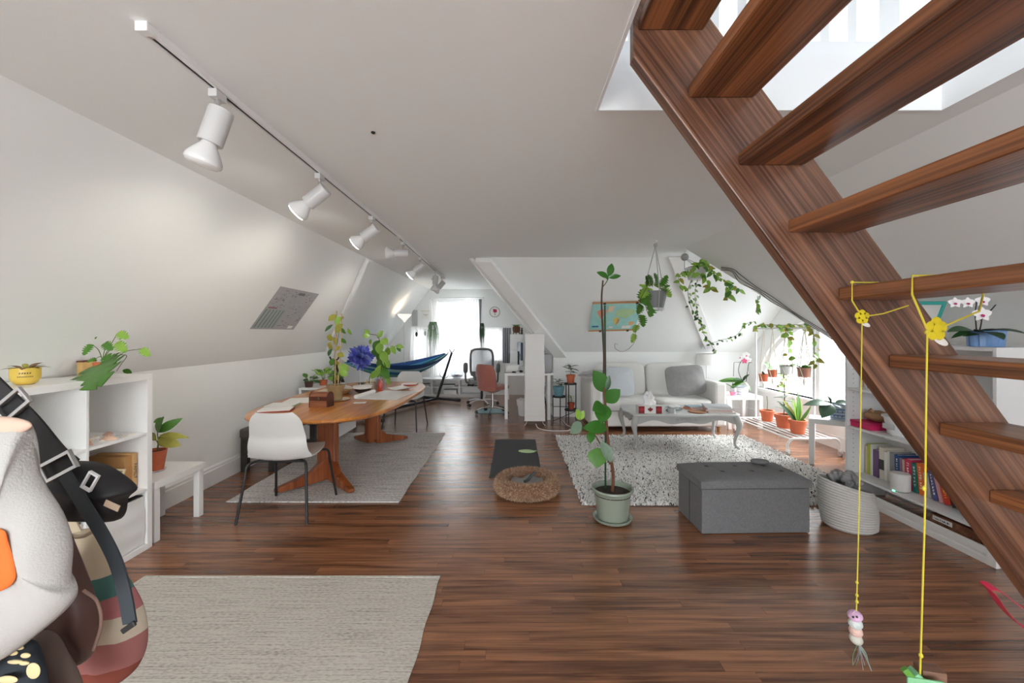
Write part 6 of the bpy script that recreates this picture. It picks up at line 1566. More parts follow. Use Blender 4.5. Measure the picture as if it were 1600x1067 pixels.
for k in range(150):
    u, v = rv(0.05, 0.95), rv(0.05, 0.95)
    if u < 0.5 and v > 0.46: continue
    y0_, y1_ = yb2(H_ * v, H_ * (v + rv(0.006, 0.014)))
    g.box(W_ * u, W_ * (u + rv(0.01, 0.05)), y0_, y1_, 0.001, 0.0016)
o = build('print_marks', g, MATS['poster_ink'], po, 0); o['kind'] = 'stuff'
y0_, y1_ = yb2(H_ * 0.47, H_ * 0.50); build('red_heading', MB().box(W_ * 0.05, W_ * 0.24, y0_, y1_, 0.001, 0.0016), mat('poster_red', (0.32, 0.12, 0.13), 0.6), po, 0)
y0_, y1_ = yb2(H_ * 0.90, H_ * 0.97); build('white_badge', MB().box(W_ * 0.80, W_ * 0.92, y0_, y1_, 0.001, 0.0016), PAPER, po, 0)
y0_, y1_ = yb2(H_ * 0.06, H_ * 0.12); build('dark_heading', MB().box(W_ * 0.50, W_ * 0.66, y0_, y1_, 0.001, 0.0016), MATS['poster_ink'], po, 0)

# world map above the sofa
tl, tr2, bl2 = SP(927, 472), SP(1004, 470), SP(921, 515)
W_, H_ = (tr2 - tl).length, (tl - bl2).length
wm = thing('world_map', 'turquoise world map hung on wooden slats above the sofa', 'map', tuple(tl))
M = frame_m(tl + nS * 0.012, tr2 - tl, tl - bl2)
if (M.to_3x3() @ Vector((0, 0, 1))).dot(nS) < 0: print('map faces wrong way')
wm.matrix_world = M
build('sheet', MB().shell(lambda u, v: (W_ * u, -H_ * v, 0.012 * math.sin(PI * v) + 0.004), 10, 10, lambda u, v: (0, 0, 1), 0.001), mat('map_sea', srgb(160, 212, 206), 0.6, var=0.14, scale=9), wm, 60)
LANDS = [('salmon', srgb(226, 150, 116), [(0.10, 0.28), (0.18, 0.20), (0.30, 0.22), (0.30, 0.38), (0.24, 0.46), (0.20, 0.55), (0.16, 0.44)]), ('beige', srgb(226, 206, 176), [(0.33, 0.10), (0.45, 0.10), (0.43, 0.28), (0.36, 0.34), (0.32, 0.24)]),
         ('olive', srgb(190, 196, 110), [(0.26, 0.56), (0.34, 0.62), (0.33, 0.76), (0.28, 0.88), (0.26, 0.72)]), ('yellow', srgb(222, 198, 110), [(0.49, 0.52), (0.58, 0.50), (0.62, 0.62), (0.56, 0.80), (0.52, 0.72), (0.48, 0.62)]),
         ('pale_green', srgb(178, 208, 158), [(0.50, 0.28), (0.62, 0.20), (0.86, 0.22), (0.92, 0.34), (0.80, 0.46), (0.70, 0.56), (0.60, 0.46), (0.50, 0.46)]), ('rose', srgb(232, 168, 160), [(0.56, 0.55), (0.62, 0.58), (0.60, 0.72), (0.56, 0.76)]), ('orange', srgb(230, 176, 120), [(0.82, 0.68), (0.92, 0.66), (0.94, 0.78), (0.84, 0.80)])]
for nm_, c, pl2 in LANDS:
    build('landmass', MB().prism([(W_ * a, -H_ * b_, 0.0165 + 0.001) for a, b_ in pl2], (0, 0, 0.0012)), mat('map_' + nm_, c, 0.6, var=0.12, scale=14), wm, 0)
for a, b_, c, d_ in ((0.70, 0.82, 0.88, 0.92), (0.42, 0.84, 0.50, 0.90)):
    build('legend_box', MB().box(W_ * a, W_ * c, -H_ * d_, -H_ * b_, 0.0155, 0.0175), PAPER, wm, 0)
build('title_line', MB().box(W_ * 0.05, W_ * 0.19, -H_ * 0.86, -H_ * 0.81, 0.0125, 0.0160), mat('map_blue', srgb(40, 110, 160), 0.6), wm, 0)
SLAT = wood('map_slat', srgb(176, 120, 80), srgb(216, 168, 120), 0.5)
for y in (0.0, -H_):
    build('slat', MB().box(-0.01, W_ + 0.01, y - 0.012, y + 0.012, 0.0, 0.02), SLAT, wm, 0, 0.002)
for a, y in ((0.20, 0), (0.86, 0), (0.22, -H_), (0.82, -H_)):
    build('clip', MB().box(W_ * a, W_ * a + 0.035, y - 0.016, y + 0.014, 0.018, 0.032), BLACKP, wm, 0, 0.002)

# teal picture frame on the slope behind the stair
c = RSP(1452, 477); c2_ = P(1462, 500, 3.05); nR = Vector((-1.155, 0, -1.65)).normalized()
tf = thing('picture_frame', 'turquoise picture frame leaning on the bookcase top behind the oak stringer', 'picture', tuple(c))
tf.matrix_world = frame_m(P(1478, 471, 2.88), Vector((1, 0, 0)), Vector((0, -0.40, 1))) @ Matrix.Translation((-0.11, -0.145, 0))
TEALF = mat('turquoise_paint', srgb(64, 178, 170), 0.45)
build('frame', MB().cells([-0.09, -0.068, 0.088, 0.11], [-0.165, -0.143, 0.123, 0.145], lambda x, y: x < -0.068 or x > 0.088 or y < -0.143 or y > 0.123, -0.01, 0.012), TEALF, tf, 0, 0.003)
build('mount', MB().box(-0.068, 0.088, -0.143, 0.123, -0.004, 0.002), PAPER, tf, 0)
# black cables along the slope
cbl = thing('slope_cables', 'black cables clipped along the slope edge above the plant rack', 'cables', (0, 0, 0))
for k in range(3):
    pts = [RSP(x, y + k * 1.5) + nR * (0.012 + 0.006 * k) + Vector((0, 0, 0.0)) for x, y in ((1128, 416), (1146, 419), (1158, 428 + 4 * k), (1186, 449), (1206, 461 + 2 * k), (1238, 484 - k), (1268, 503), (1306, 526))]
    build('cable', MB().tube(bez(pts, 6), 0.0036, 6), BLACKP, cbl)
clp = thing('butterfly_clip', 'small orange-brown butterfly clip at the edge of the oak stringer', 'clip', tuple(P(1238, 431, 1.36)))
for s in (-1, 1):
    build('wing', MB().ell((s * 0.006, 0, 0.002), 0.008, 0.002, 0.006, 8, 6), mat('rust_wing', srgb(150, 84, 50), 0.6), clp)
build('body', MB().tube([(0, 0, -0.006), (0, 0, 0.008)], 0.0018, 6), BLACKP, clp)

# ------------------------------------------------------------------ on and in the cube shelf
SX = -2.60
pfm = thing('postcard_box', 'small yellow picture box with a brown lid edge behind the clay pot', 'box', (-2.70, 2.63, 1.144), R(8))
build('box', MB().box(-0.012, 0.012, -0.055, 0.055, 0, 0.085), mat('card_yellow', srgb(206, 170, 108), 0.6, var=0.3, scale=30), pfm, 0, 0.002)
build('lid', MB().box(-0.014, 0.014, -0.058, 0.058, 0.085, 0.095), mat('card_brown', srgb(104, 56, 40), 0.6), pfm, 0, 0.002)
SHC = [srgb(232, 224, 214), srgb(226, 190, 166), srgb(214, 206, 196), srgb(206, 168, 150), srgb(238, 232, 226)]
SHN = ['small white shell', 'round pink-brown shell', 'pale ribbed shell', 'rosy shell fragment', 'bleached shell']
random.seed(21)
spots = []
for k in range(16):
    for _ in range(60):
        x, y = rv(-2.62, -2.43), rv(2.37, 2.66)
        if all((x - a) ** 2 + (y - b_) ** 2 > (r_ + 0.030) ** 2 for a, b_, r_ in spots): break
    r_ = 0.042 if k == 1 else rv(0.014, 0.026)
    spots.append((x, y, r_))
    t = thing('seashell', 'small seashell of the loose shell collection on the cube shelf' if k != 1 else 'largest round peach shell of the collection on the cube shelf', 'shell', (x, y, 0.763), rv(0, 6), 'shell collection on the cube shelf')
    n1, n2 = (8, 20)
    def shf(u, v, r_=r_):
        a = PI * (u - 0.5) * 1.1; q = v
        return (r_ * q * math.sin(a) * 1.1, r_ * q * math.cos(a) - r_ * 0.4, 0.004 + r_ * 0.55 * math.sin(PI * (1 - q) * 0.5 + 0.02) * (1 + 0.10 * math.cos(u * 60)))
    build('valve', MB().shell(shf, 24, 6, lambda u, v: (0, 0, -1), 0.003), mat('shell_%d' % (k % 5), SHC[k % 5], 0.5, var=0.2, scale=60), t, 60)
    build('hinge', MB().ell((0, -r_ * 0.42, r_ * 0.3), r_ * 0.3, r_ * 0.2, r_ * 0.25, 8, 6), mat('shell_%d' % (k % 5), SHC[k % 5], 0.5), t)
gt = thing('toy_lizard', 'bright green plastic toy on the cube shelf beside the strap', 'toy', (-2.47, 2.20, 0.763), R(60))
GRT = mat('bright_green', srgb(140, 200, 60), 0.4)
build('body', MB().tube(bez([(-0.06, 0, 0.012), (-0.02, 0.008, 0.016), (0.03, -0.004, 0.014), (0.075, 0.01, 0.008)], 5), [0.004] + [0.011] * 9 + [0.009, 0.007, 0.006, 0.005, 0.004, 0.003], 8), GRT, gt)
for s in (-1, 1):
    build('leg', MB().tube([(-0.02, 0, 0.012), (-0.03, s * 0.025, 0.004)], 0.004, 6), GRT, gt); build('leg', MB().tube([(0.03, 0, 0.012), (0.035, s * 0.024, 0.004)], 0.004, 6), GRT, gt)
# cardboard game box with its printed spine
fb = thing('board_game_box', 'brown cardboard game box lettered FAMILY standing in the cube shelf', 'box', (-2.58, 2.70, 0.401))
KR_ = mat('kraft_board', srgb(178, 132, 82), 0.7, var=0.08, scale=12)
build('tray', MB().box(-0.12, 0.125, -0.075, -0.003, 0, 0.225), KR_, fb, 0, 0.002)
build('lid', MB().box(-0.10, 0.135, -0.028, 0.0, 0, 0.235), mat('kraft_lid', srgb(200, 160, 108), 0.7), fb, 0, 0.002)
text('lettering', 'FAMILY', 0.030, frame_m((0.1357, -0.014, 0.12), (0, 0, -1), (0, 1, 0)), INK, fb)
marks(6, 0.06, 0.016, frame_m((0.07, -0.0757, 0.056), (1, 0, 0), (0, 0, 1)), INK, fb); marks(5, 0.05, 0.016, frame_m((0.07, -0.0757, 0.034), (1, 0, 0), (0, 0, 1)), INK, fb)
# books in the cube shelf (spines face the room)
def spine_book(label, x, y, z, th, h, dp, c, tilt=0.0, face=1, title=None, tc=(0.85, 0.85, 0.82), grp=None, stripe=None):
    """face=+1: spine towards +X, -1: towards -X; tilt leans the head towards +Y"""
    t = thing('book', label, 'book', (x, y, z), 0, grp); t.rotation_euler = (-tilt, 0, 0)
    m = mat('cloth_%02x%02x%02x' % tuple(int(u * 255) for u in c), c, 0.45)
    f = -face
    def bxx(mb, xa, xb, *r_): return mb.box(min(f * xa, f * xb), max(f * xa, f * xb), *r_)
    cv = MB(); bxx(cv, 0, 0.003, 0, th, 0, h); bxx(cv, 0.003, dp, 0, 0.0025, 0, h); bxx(cv, 0.003, dp, th - 0.0025, th, 0, h)
    build('cover', cv, m, t, 0)
    pg = MB(); bxx(pg, 0.003, dp - 0.004, 0.0025, th - 0.0025, 0.003, h - 0.004)
    build('pages', pg, PAPER, t, 0)
    if stripe:
        build('spine_band', bxx(MB(), -0.0008, 0, 0.0005, th - 0.0005, h * stripe[0], h * stripe[1]), mat('band_%02x%02x%02x' % tuple(int(u * 255) for u in stripe[2]), stripe[2], 0.5), t, 0)
    if title:
        marks(title, h * 0.72, th * 0.42, frame_m((face * 0.0004, th / 2, h * 0.52), (0, 0, -1), (0, 1 if face > 0 else -1, 0)), mat('foil_%02x%02x%02x' % tuple(int(u * 255) for u in tc), tc, 0.5), t)
    return t
yy = 2.37
for k, (lab, th, h, c) in enumerate((('cream paperback at the strap end of the cube shelf row', 0.018, 0.165, srgb(214, 190, 150)), ('orange-red paperback in the cube shelf row', 0.016, 0.172, srgb(196, 78, 52)), ('yellow book with dark lettering in the cube shelf row', 0.034, 0.165, srgb(214, 190, 60)), ('black-green book between yellow and teal in the cube shelf', 0.022, 0.165, srgb(28, 46, 44)), ('teal book in the cube shelf row', 0.018, 0.165, srgb(60, 150, 170)), ('navy book with a white emblem in the cube shelf row', 0.030, 0.172, srgb(40, 56, 104)))):
    t = spine_book(lab, -2.46, yy, 0.4012, th, h, 0.13, c, 0, 1, None, grp='books in the cube shelf')
    if k == 5: build('emblem', MB().ell((0.0005, th / 2, h * 0.86), 0.001, 0.009, 0.008, 12, 8), PAPER, t)
    if k == 2: build('emblem', MB().box(0, 0.001, 0.008, 0.026, 0.10, 0.13), INK, t, 0)
    yy += th + 0.0015
lf = thing('leaning_frame', 'thin cream frame leaning against the cardboard game box', 'frame', (-2.47, 2.53, 0.4055)); lf.rotation_euler = (R(-20), 0, 0)
build('frame', MB().cells([-0.10, -0.09, 0.04, 0.05], [0, 0.01, 0.16, 0.17], lambda x, z: x < -0.09 or x > 0.04 or z < 0.01 or z > 0.16, 0, 0.009, lambda x, y, z: (x, z, y)), mat('cream_wood', srgb(222, 206, 170), 0.5), lf, 0)
build('back', MB().box(-0.09, 0.04, 0.005, 0.008, 0.01, 0.16), mat('dull_card', srgb(150, 134, 110), 0.7), lf, 0)

# ------------------------------------------------------------------ on the dining table
TT = 0.726
ch = thing('wooden_chest', 'small brass-latched wooden chest on the dining table', 'box', (-1.785, 3.86, TT), R(-6))
WCH = wood('chest_wood', srgb(104, 58, 38), srgb(170, 110, 76), 0.4, across=14)
build('body', MB().box(-0.085, 0.085, -0.055, 0.055, 0, 0.085), WCH, ch, 0, 0.003)
lidp = [(0.055 * math.cos(PI * i / 12), 0.086 + 0.052 * math.sin(PI * i / 12)) for i in range(13)]
build('lid', MB().prism([(-0.085, y, z) for y, z in lidp], (0.17, 0, 0)), WCH, ch, 30)
for x in (-0.089, 0.081):
    build('strap', MB().prism([(x, y * 1.03, z + (0.002 if z > 0.09 else 0)) for y, z in lidp] + [(x, -0.057, 0.0), (x, 0.057, 0.0)], (0.008, 0, 0)), mat('chest_dark', srgb(84, 40, 28), 0.45), ch, 0)
build('band', MB().box(-0.081, 0.081, -0.0575, -0.055, 0.060, 0.098), MATS['chest_dark'], ch, 0)
build('latch', MB().ell((0, -0.058, 0.078), 0.014, 0.004, 0.018, 12, 8), mat('old_brass', (0.12, 0.09, 0.05), 0.4, 0.8), ch)
def sheets(name, label, x, y, w, d, h, rz, m, z=TT, grp=None, cat='paper', curl=0.0):
    t = thing(name, label, cat, (x, y, z + 0.001), rz, grp)
    build('sheet', MB().shell(lambda u, v: (-w / 2 + w * u, -d / 2 + d * v, curl * ((2 * u - 1) ** 2 + (2 * v - 1) ** 4 * 0.3)), 8, 8, lambda u, v: (0, 0, 1), h), m, t, 50)
    return t
sheets('paper_sheet', 'wide white drawing sheet on the dining table by the table edge', -1.36, 4.55, 0.42, 0.62, 0.003, R(-8), PAPER)
sheets('paper_sheet', 'crumpled white paper lying on the drawing sheet', -1.34, 4.98, 0.20, 0.28, 0.004, R(-22), PAPER, TT + 0.006, curl=0.02)
sheets('paper_sheet', 'white papers spread behind the wooden chest', -2.12, 4.17, 0.30, 0.30, 0.008, R(12), PAPER)
sheets('paper_sheet', 'small cream card in front of the stoneware pot plate', -1.50, 4.05, 0.11, 0.07, 0.002, R(8), PAPER)
t = sheets('notebook', 'red-edged notebook at the near corner of the dining table', -2.08, 3.64, 0.26, 0.19, 0.012, R(16), mat('notebook_red', srgb(150, 70, 60), 0.6), cat='notebook')
build('pages', MB().box(-0.125, 0.125, -0.09, 0.09, 0.012, 0.020), PAPER, t, 0)
t = sheets('notebook', 'green-edged sketch pad beside the red-edged notebook', -2.16, 3.88, 0.26, 0.2, 0.008, R(6), mat('pad_green', srgb(150, 176, 130), 0.6), cat='notebook')
build('pages', MB().box(-0.12, 0.12, -0.095, 0.095, 0.008, 0.016), PAPER, t, 0)
t = sheets('notebook', 'red notebook on the table end beside the white shell chair', -1.36, 5.40, 0.20, 0.15, 0.012, R(4), mat('notebook_crimson', srgb(180, 66, 60), 0.6), cat='notebook')
build('pages', MB().box(-0.095, 0.095, -0.07, 0.07, 0.012, 0.016), PAPER, t, 0)
ro = thing('paper_roll', 'rolled white paper along the drawing sheet', 'paper', (-1.59, 4.45, TT + 0.027), R(-8))
build('roll', MB().tube([(0, -0.20, 0), (0, 0.20, 0)], 0.021, 14), PAPER, ro); build('loose_edge', MB().box(0.0, 0.05, -0.19, 0.19, -0.020, -0.018), PAPER, ro, 0)
bt = thing('wicker_tray', 'long shallow wooden tray heaped with oddments on the dining table', 'tray', (-1.98, 4.62, TT))
build('tray', MB().lathe([(0.14, 0), (0.17, 0.02), (0.20, 0.05), (0.185, 0.05), (0.14, 0.012), (0.002, 0.012)], 30, (0, 0, 0), 0.8, 1.3), mat('tray_wood', srgb(208, 172, 124), 0.5, var=0.15), bt)
for k, c in enumerate((srgb(226, 214, 196), srgb(190, 150, 100), srgb(232, 226, 214))):
    build('folded_paper', MB().obox((-0.05 + 0.05 * k, -0.08 + 0.09 * k, 0.045 + 0.012 * k), (0.16, 0.20, 0.01), (0.06 * k, 0.08, 0.5 * k)), mat('odd_paper_%d' % k, c, 0.7), bt, 0, 0.002)
bw = thing('stacked_bowls', 'pale dish over a dark bowl in the middle of the dining table', 'bowl', (-1.70, 4.68, TT))
build('dark_bowl', MB().lathe([(0.04, 0), (0.085, 0.03), (0.09, 0.045), (0.082, 0.045), (0.04, 0.01), (0.002, 0.01)], 26), mat('dark_glaze', (0.04, 0.035, 0.03), 0.35), bw)
build('pale_dish', MB().lathe([(0.05, 0.046), (0.10, 0.06), (0.105, 0.085), (0.098, 0.085), (0.05, 0.058), (0.002, 0.058)], 26), PAPER, bw)
pe = thing('pen_cup', 'white square cup of pens on the dining table', 'cup', (-1.70, 4.90, TT))
build('cup', MB().cells([-0.038, -0.034, 0.034, 0.038], [-0.038, -0.034, 0.034, 0.038], lambda x, y: abs(x) > 0.034 or abs(y) > 0.034, 0.002, 0.085).box(-0.038, 0.038, -0.038, 0.038, 0, 0.003), mat('cup_cream', srgb(224, 214, 204), 0.5), pe, 0)
for k, c in enumerate((srgb(226, 170, 50), srgb(60, 110, 70), srgb(220, 210, 200), srgb(226, 180, 60))):
    build('pen', MB().tube([(-0.02 + 0.013 * k, 0.008 * (k % 2), 0.006), (-0.03 + 0.022 * k, 0.012 * (k % 2), 0.135 + 0.01 * (k % 3))], 0.0045, 7), mat('pen_%d' % k, c, 0.4), pe)
rb = thing('plastic_bag', 'clear plastic bag with a red bottle inside on the dining table', 'bag', (-1.56, 4.86, TT))
build('bottle', MB().lathe([(0.03, 0), (0.034, 0.01), (0.034, 0.09), (0.014, 0.12), (0.014, 0.14)], 18), mat('red_plastic', srgb(204, 60, 44), 0.35), rb)
build('bag', MB().ell((0, 0, 0.085), 0.065, 0.055, 0.085, 18, 12, 0.8, lambda q: (q[0] + 0.006 * math.sin(q[2] * 90), q[1] + 0.006 * math.sin(q[2] * 70 + q[0] * 60), q[2])), glass('bag_film', (0.90, 0.92, 0.92), 0.12, 0.15), rb)
sm_ = thing('glass_jar', 'small clear jar with a green sprig in front of the blue paper flower', 'jar', (-1.83, 4.98, TT))
build('jar', MB().lathe([(0.03, 0), (0.034, 0.005), (0.034, 0.07), (0.030, 0.075), (0.029, 0.07), (0.029, 0.008), (0.002, 0.006)], 18), glass('jar_glass', (0.88, 0.92, 0.90), 0.12), sm_)
for k in range(6):
    a = k * 1.1; leaf(sm_, 'ovate', GREEN3, (0, 0, 0.06), (math.cos(a), math.sin(a), 0.5), 0.065, (0, 0, 1))

# ------------------------------------------------------------------ coffee table things
CZ = 0.414 + 0.042 + 0.001
tb = thing('tissue_box', 'tissue box printed with red maple leaves on the coffee table', 'tissue box', (1.60, 4.94, CZ), R(-2)); tb.scale = (1.18, 1.18, 1.25)
build('carton', MB().box(-0.115, 0.115, -0.055, 0.055, 0, 0.072), mat('carton_white', (0.72, 0.71, 0.69), 0.6), tb, 0, 0.002)
MAP = mat('maple_red', srgb(126, 20, 34), 0.6, var=0.15, scale=30)
for s in (-1, 1):
    build('red_panel', MB().box(s * 0.085 - 0.029, s * 0.085 + 0.029, -0.0562, -0.055, 0.002, 0.070), MAP, tb, 0)
ml = [(0, 1), (0.16, 0.66), (0.36, 0.76), (0.30, 0.40), (0.56, 0.55), (0.62, 0.40), (0.92, 0.42), (0.80, 0.22), (0.88, 0.10), (0.45, -0.22), (0.50, -0.40), (0.08, -0.34), (0.06, -0.7)]
ml = ml + [(-x, y) for x, y in ml[::-1] if x > 0]
def maple(cx, cz, s, m, yy=-0.0565): return MB().prism([(cx + s * x, yy, cz + s * y) for x, y in ml], (0, -0.0008, 0))
build('maple_leaf', maple(0, 0.036, 0.030, MAP), MAP, tb, 0)
for s in (-1, 1): build('maple_leaf', maple(s * 0.085, 0.036, 0.026, None, -0.0568), mat('maple_bright', srgb(176, 30, 44), 0.6), tb, 0)
for k in range(3):
    a = -0.6 + 0.6 * k
    build('tissue', MB().shell(lambda u, v, a=a: (0.10 * (u - 0.5) * (1.2 - 0.7 * v) + 0.05 * math.sin(a) * v + 0.01 * math.sin(v * 9 + a * 3), 0.02 * math.cos(a) * v * (2 * u - 1) + 0.012 * math.sin(u * 9 + a), 0.070 + 0.14 * v * (1 - 0.25 * abs(2 * u - 1))), 10, 10, lambda u, v: (0, 1, 0), 0.002), mat('tissue_white', (0.85, 0.85, 0.85), 0.9), tb, 60)
mg = thing('metal_tin', 'small round silver tin with a handle on the coffee table', 'tin', (1.87, 4.94, CZ))
build('cup', MB().lathe([(0.042, 0), (0.045, 0.004), (0.045, 0.052), (0.041, 0.052), (0.040, 0.008), (0.002, 0.006)], 22), mat('brushed_tin', (0.55, 0.56, 0.56), 0.3, 0.7), mg)
build('handle', MB().tube([(-0.045 - 0.018 * math.sin(PI * i / 8), 0, 0.015 + 0.025 * i / 8) for i in range(9)], 0.004, 6), BLACKM, mg)
gd = thing('glass_dish', 'oblong glass dish holding a white cloth on the coffee table', 'dish', (1.96, 5.10, CZ))
build('dish', MB().ell((0, 0, 0.02), 0.10, 0.06, 0.02, 28, 8, 0.5), glass('dish_glass', (0.80, 0.86, 0.86), 0.18), gd)
build('cloth', MB().ell((0, 0.0, 0.048), 0.075, 0.035, 0.014, 20, 8, 0.8, lambda q: (q[0], q[1], q[2] + 0.005 * math.sin(q[0] * 60))), mat('white_cloth', (0.80, 0.81, 0.80), 0.9), gd)
tw = thing('wooden_coaster', 'round wooden trivet on the coffee table', 'trivet', (2.19, 4.97, CZ))
build('disc', MB().lathe([(0.098, 0), (0.102, 0.004), (0.102, 0.010), (0.097, 0.014), (0.002, 0.014)], 40), wood('trivet_wood', srgb(150, 96, 62), srgb(196, 146, 104), 0.45), tw); build('rim', MB().tube([(0.1 * math.cos(a), 0.1 * math.sin(a), 0.008) for a in [2 * PI * i / 40 for i in range(40)]], 0.004, 6, True), mat('trivet_dark', srgb(110, 66, 44), 0.5), tw)
zz = CZ
for k, (lab, x, y, w, d_, h, c, rz) in enumerate((('white-edged magazine, lowest of the coffee table stack', 2.47, 5.0, 0.30, 0.22, 0.016, srgb(214, 206, 200), -12), ('pink-covered book in the coffee table stack', 2.45, 5.02, 0.29, 0.22, 0.016, srgb(206, 140, 132), -14), ('pale book with grey cover in the coffee table stack', 2.46, 5.02, 0.29, 0.21, 0.020, srgb(200, 202, 206), -10), ('large grey book, topmost of the coffee table stack', 2.45, 5.05, 0.29, 0.22, 0.018, srgb(168, 172, 178), -14))):
    lying_book('book', lab, x, y, zz, w, d_, h, c, R(rz) + PI, 'books on the coffee table'); zz += h + 0.0005
lying_book('book', 'orange book slipped beside the stack on the coffee table', 2.25, 5.20, CZ, 0.20, 0.15, 0.018, srgb(214, 130, 96), R(20), 'books on the coffee table')
lying_book('book', 'blue-grey book on top of the orange one on the coffee table', 2.26, 5.21, CZ + 0.019, 0.19, 0.14, 0.016, srgb(140, 160, 172), R(6), 'books on the coffee table')

# lamp behind the sofa
sl2 = thing('table_lamp', 'white drum-shaded lamp standing behind the sofa arm', 'lamp', (3.12, 6.74, 0))
build('base', MB().lathe([(0.105, 0), (0.105, 0.012), (0.02, 0.02)], 24), WMETAL, sl2); build('pole', MB().tube([(0, 0, 0.015), (0, 0, 0.93)], 0.008, 8), WMETAL, sl2)
build('shade', MB().lathe([(0.172, 0.885), (0.145, 1.06), (0.141, 1.06), (0.168, 0.885)], 36), mat('lamp_linen', (0.80, 0.79, 0.77), 0.85), sl2)
build('spider', MB().tube([(-0.145, 0, 1.04), (0.145, 0, 1.04)], 0.003, 5), WMETAL, sl2)

# ------------------------------------------------------------------ pet bed, toys, ottoman thing
pb = thing('pet_bed', 'round fluffy brown pet bed on the wooden floor', 'pet bed', (0.115, 3.70, 0))
FUR0 = mat('plush_base', srgb(140, 104, 78), 0.95, var=0.2, scale=30)
def torus(R0, r_, zc, nu=48, nv=16, sz=1.0):
    return MB().grid(lambda u, v: ((R0 + r_ * math.cos(2 * PI * v)) * math.cos(2 * PI * u), (R0 + r_ * math.cos(2 * PI * v)) * math.sin(2 * PI * u), zc + r_ * sz * math.sin(2 * PI * v)), nu, nv)
build('bolster', torus(0.225, 0.052, 0.070, sz=1.2), FUR0, pb, 70)
build('cushion', MB().lathe([(0.19, 0.005), (0.19, 0.03), (0.15, 0.045), (0.002, 0.05)], 36), FUR0, pb)
FUR = speckle('plush_hair', [(0, srgb(164, 130, 104)), (0.25, srgb(186, 154, 128)), (0.5, srgb(142, 108, 84)), (0.75, srgb(204, 176, 150))])
g = MB(); vs = []; fs = []
rg = random.Random(5)
for k in range(9000):
    u, v = rg.uniform(0, 2 * PI), rg.uniform(-1.2, 2.9)
    nrm = Vector((math.cos(v) * math.cos(u), math.cos(v) * math.sin(u), math.sin(v))); rr = 0.052
    p = Vector((0.225 * math.cos(u), 0.225 * math.sin(u), 0.070)) + Vector((nrm.x, nrm.y, nrm.z * 1.2)) * rr
    tip = p + (nrm + Vector((rg.uniform(-0.5, 0.5), rg.uniform(-0.5, 0.5), rg.uniform(-0.6, 0.3)))) * 0.020
    if tip.z < 0.003: tip.z = 0.003
    s = nrm.orthogonal().normalized() * 0.0032; s2 = nrm.cross(s); o = len(vs)
    vs += [p + s, p - s * 0.5 + s2 * 0.87, p - s * 0.5 - s2 * 0.87, tip]; fs += [(o, o + 1, o + 3), (o + 1, o + 2, o + 3), (o + 2, o, o + 3)]
o = build('fur', g.add(vs, fs), FUR, pb, 0); o['kind'] = 'stuff'
bk_ = thing('pet_blanket', 'crumpled pale grey blanket lying inside the pet bed', 'blanket', (0.110, 3.70, 0.062))
build('cloth', MB().shell(lambda u, v: (0.15 * (2 * u - 1) * math.sqrt(1 - 0.5 * (2 * v - 1) ** 2), 0.15 * (2 * v - 1) * math.sqrt(1 - 0.5 * (2 * u - 1) ** 2), 0.012 + 0.012 * math.sin(u * 9 + 2 * v) * math.sin(v * 8) + 0.02 * u * u), 24, 20, lambda u, v: (0, 0, 1), 0.006), mat('blanket_grey', srgb(150, 150, 148), 0.95, var=0.15, scale=30), bk_, 70)
build('fold', MB().tube(bez([(-0.02, -0.03, 0.035), (0.02, -0.01, 0.05), (0.05, 0.02, 0.075), (0.085, 0.03, 0.10)], 5), [0.012] * 5 + [0.014] * 5 + [0.012] * 5 + [0.010], 8), mat('blanket_teal', srgb(70, 80, 80), 0.9), bk_)
lt_ = thing('leaf_toy', 'pale green leaf-shaped pet toy on the charcoal mat', 'pet toy', (0.15, 4.88, 0.0155), R(-10))
def lf_(u, v):
    w = 0.055 * math.sin(PI * min(1, max(0, u * 0.95 + 0.03))) ** 0.6
    return (-0.095 + 0.19 * u, w * (2 * v - 1), 0.006 + 0.014 * math.sin(PI * v) * math.sin(PI * u))
build('pad', MB().shell(lf_, 20, 8, lambda u, v: (0, 0, -1), 0.008), mat('toy_green', srgb(176, 200, 150), 0.85, var=0.08, scale=20), lt_, 60)
build('stem', MB().tube([(0.09, 0, 0.008), (0.115, 0.012, 0.008)], 0.006, 6), MATS['toy_green'], lt_)
gm = thing('felt_pouch', 'small grey pouch lying on the ottoman lid', 'pouch', (1.885, 3.19, 0.403), R(-14)); gm.scale = (1.2, 1.3, 1.4)
build('pouch', MB().ell((0, 0, 0.016), 0.055, 0.026, 0.014, 18, 8, 0.8), mat('felt_grey', (0.16, 0.16, 0.165), 0.9), gm); build('zip', MB().tube(bez([(-0.05, 0.004, 0.022), (0, 0.008, 0.031), (0.05, 0.002, 0.022)], 4), 0.0025, 5), GREYLAM, gm)

# rope basket with a blanket
rbk = thing('rope_basket', 'white coiled rope basket leaning by the bookcase', 'basket', (2.42, 3.04, 0))
pr = [(0.160, 0.0), (0.175, 0.012)]
for i in range(17):
    z = 0.02 + i * 0.0175; r_ = 0.178 + 0.012 * math.sin(i / 16 * PI)
    pr += [(r_ - 0.003, z - 0.006), (r_ + 0.004, z), (r_ - 0.003, z + 0.006)]
pr += [(0.165, 0.31), (0.165, 0.04), (0.002, 0.03)]
def lean(mb):
    mb.v = [(x * 0.94 + (0.03 - z * 0.10), y * 0.90, z * (1.0 - 0.16 * (x / 0.19)) if z > 0.015 else z) for x, y, z in mb.v]; return mb
COIL = mat('rope_coil', (0.58, 0.57, 0.55), 0.95, var=0.12, scale=60, bump=0.4, bscale=160)
build('coil_wall', lean(MB().lathe(pr, 40)), COIL, rbk, 70)
kb2 = thing('knit_blanket', 'chunky grey knitted blanket bundled in the rope basket', 'blanket', (2.42, 3.04, 0.048))
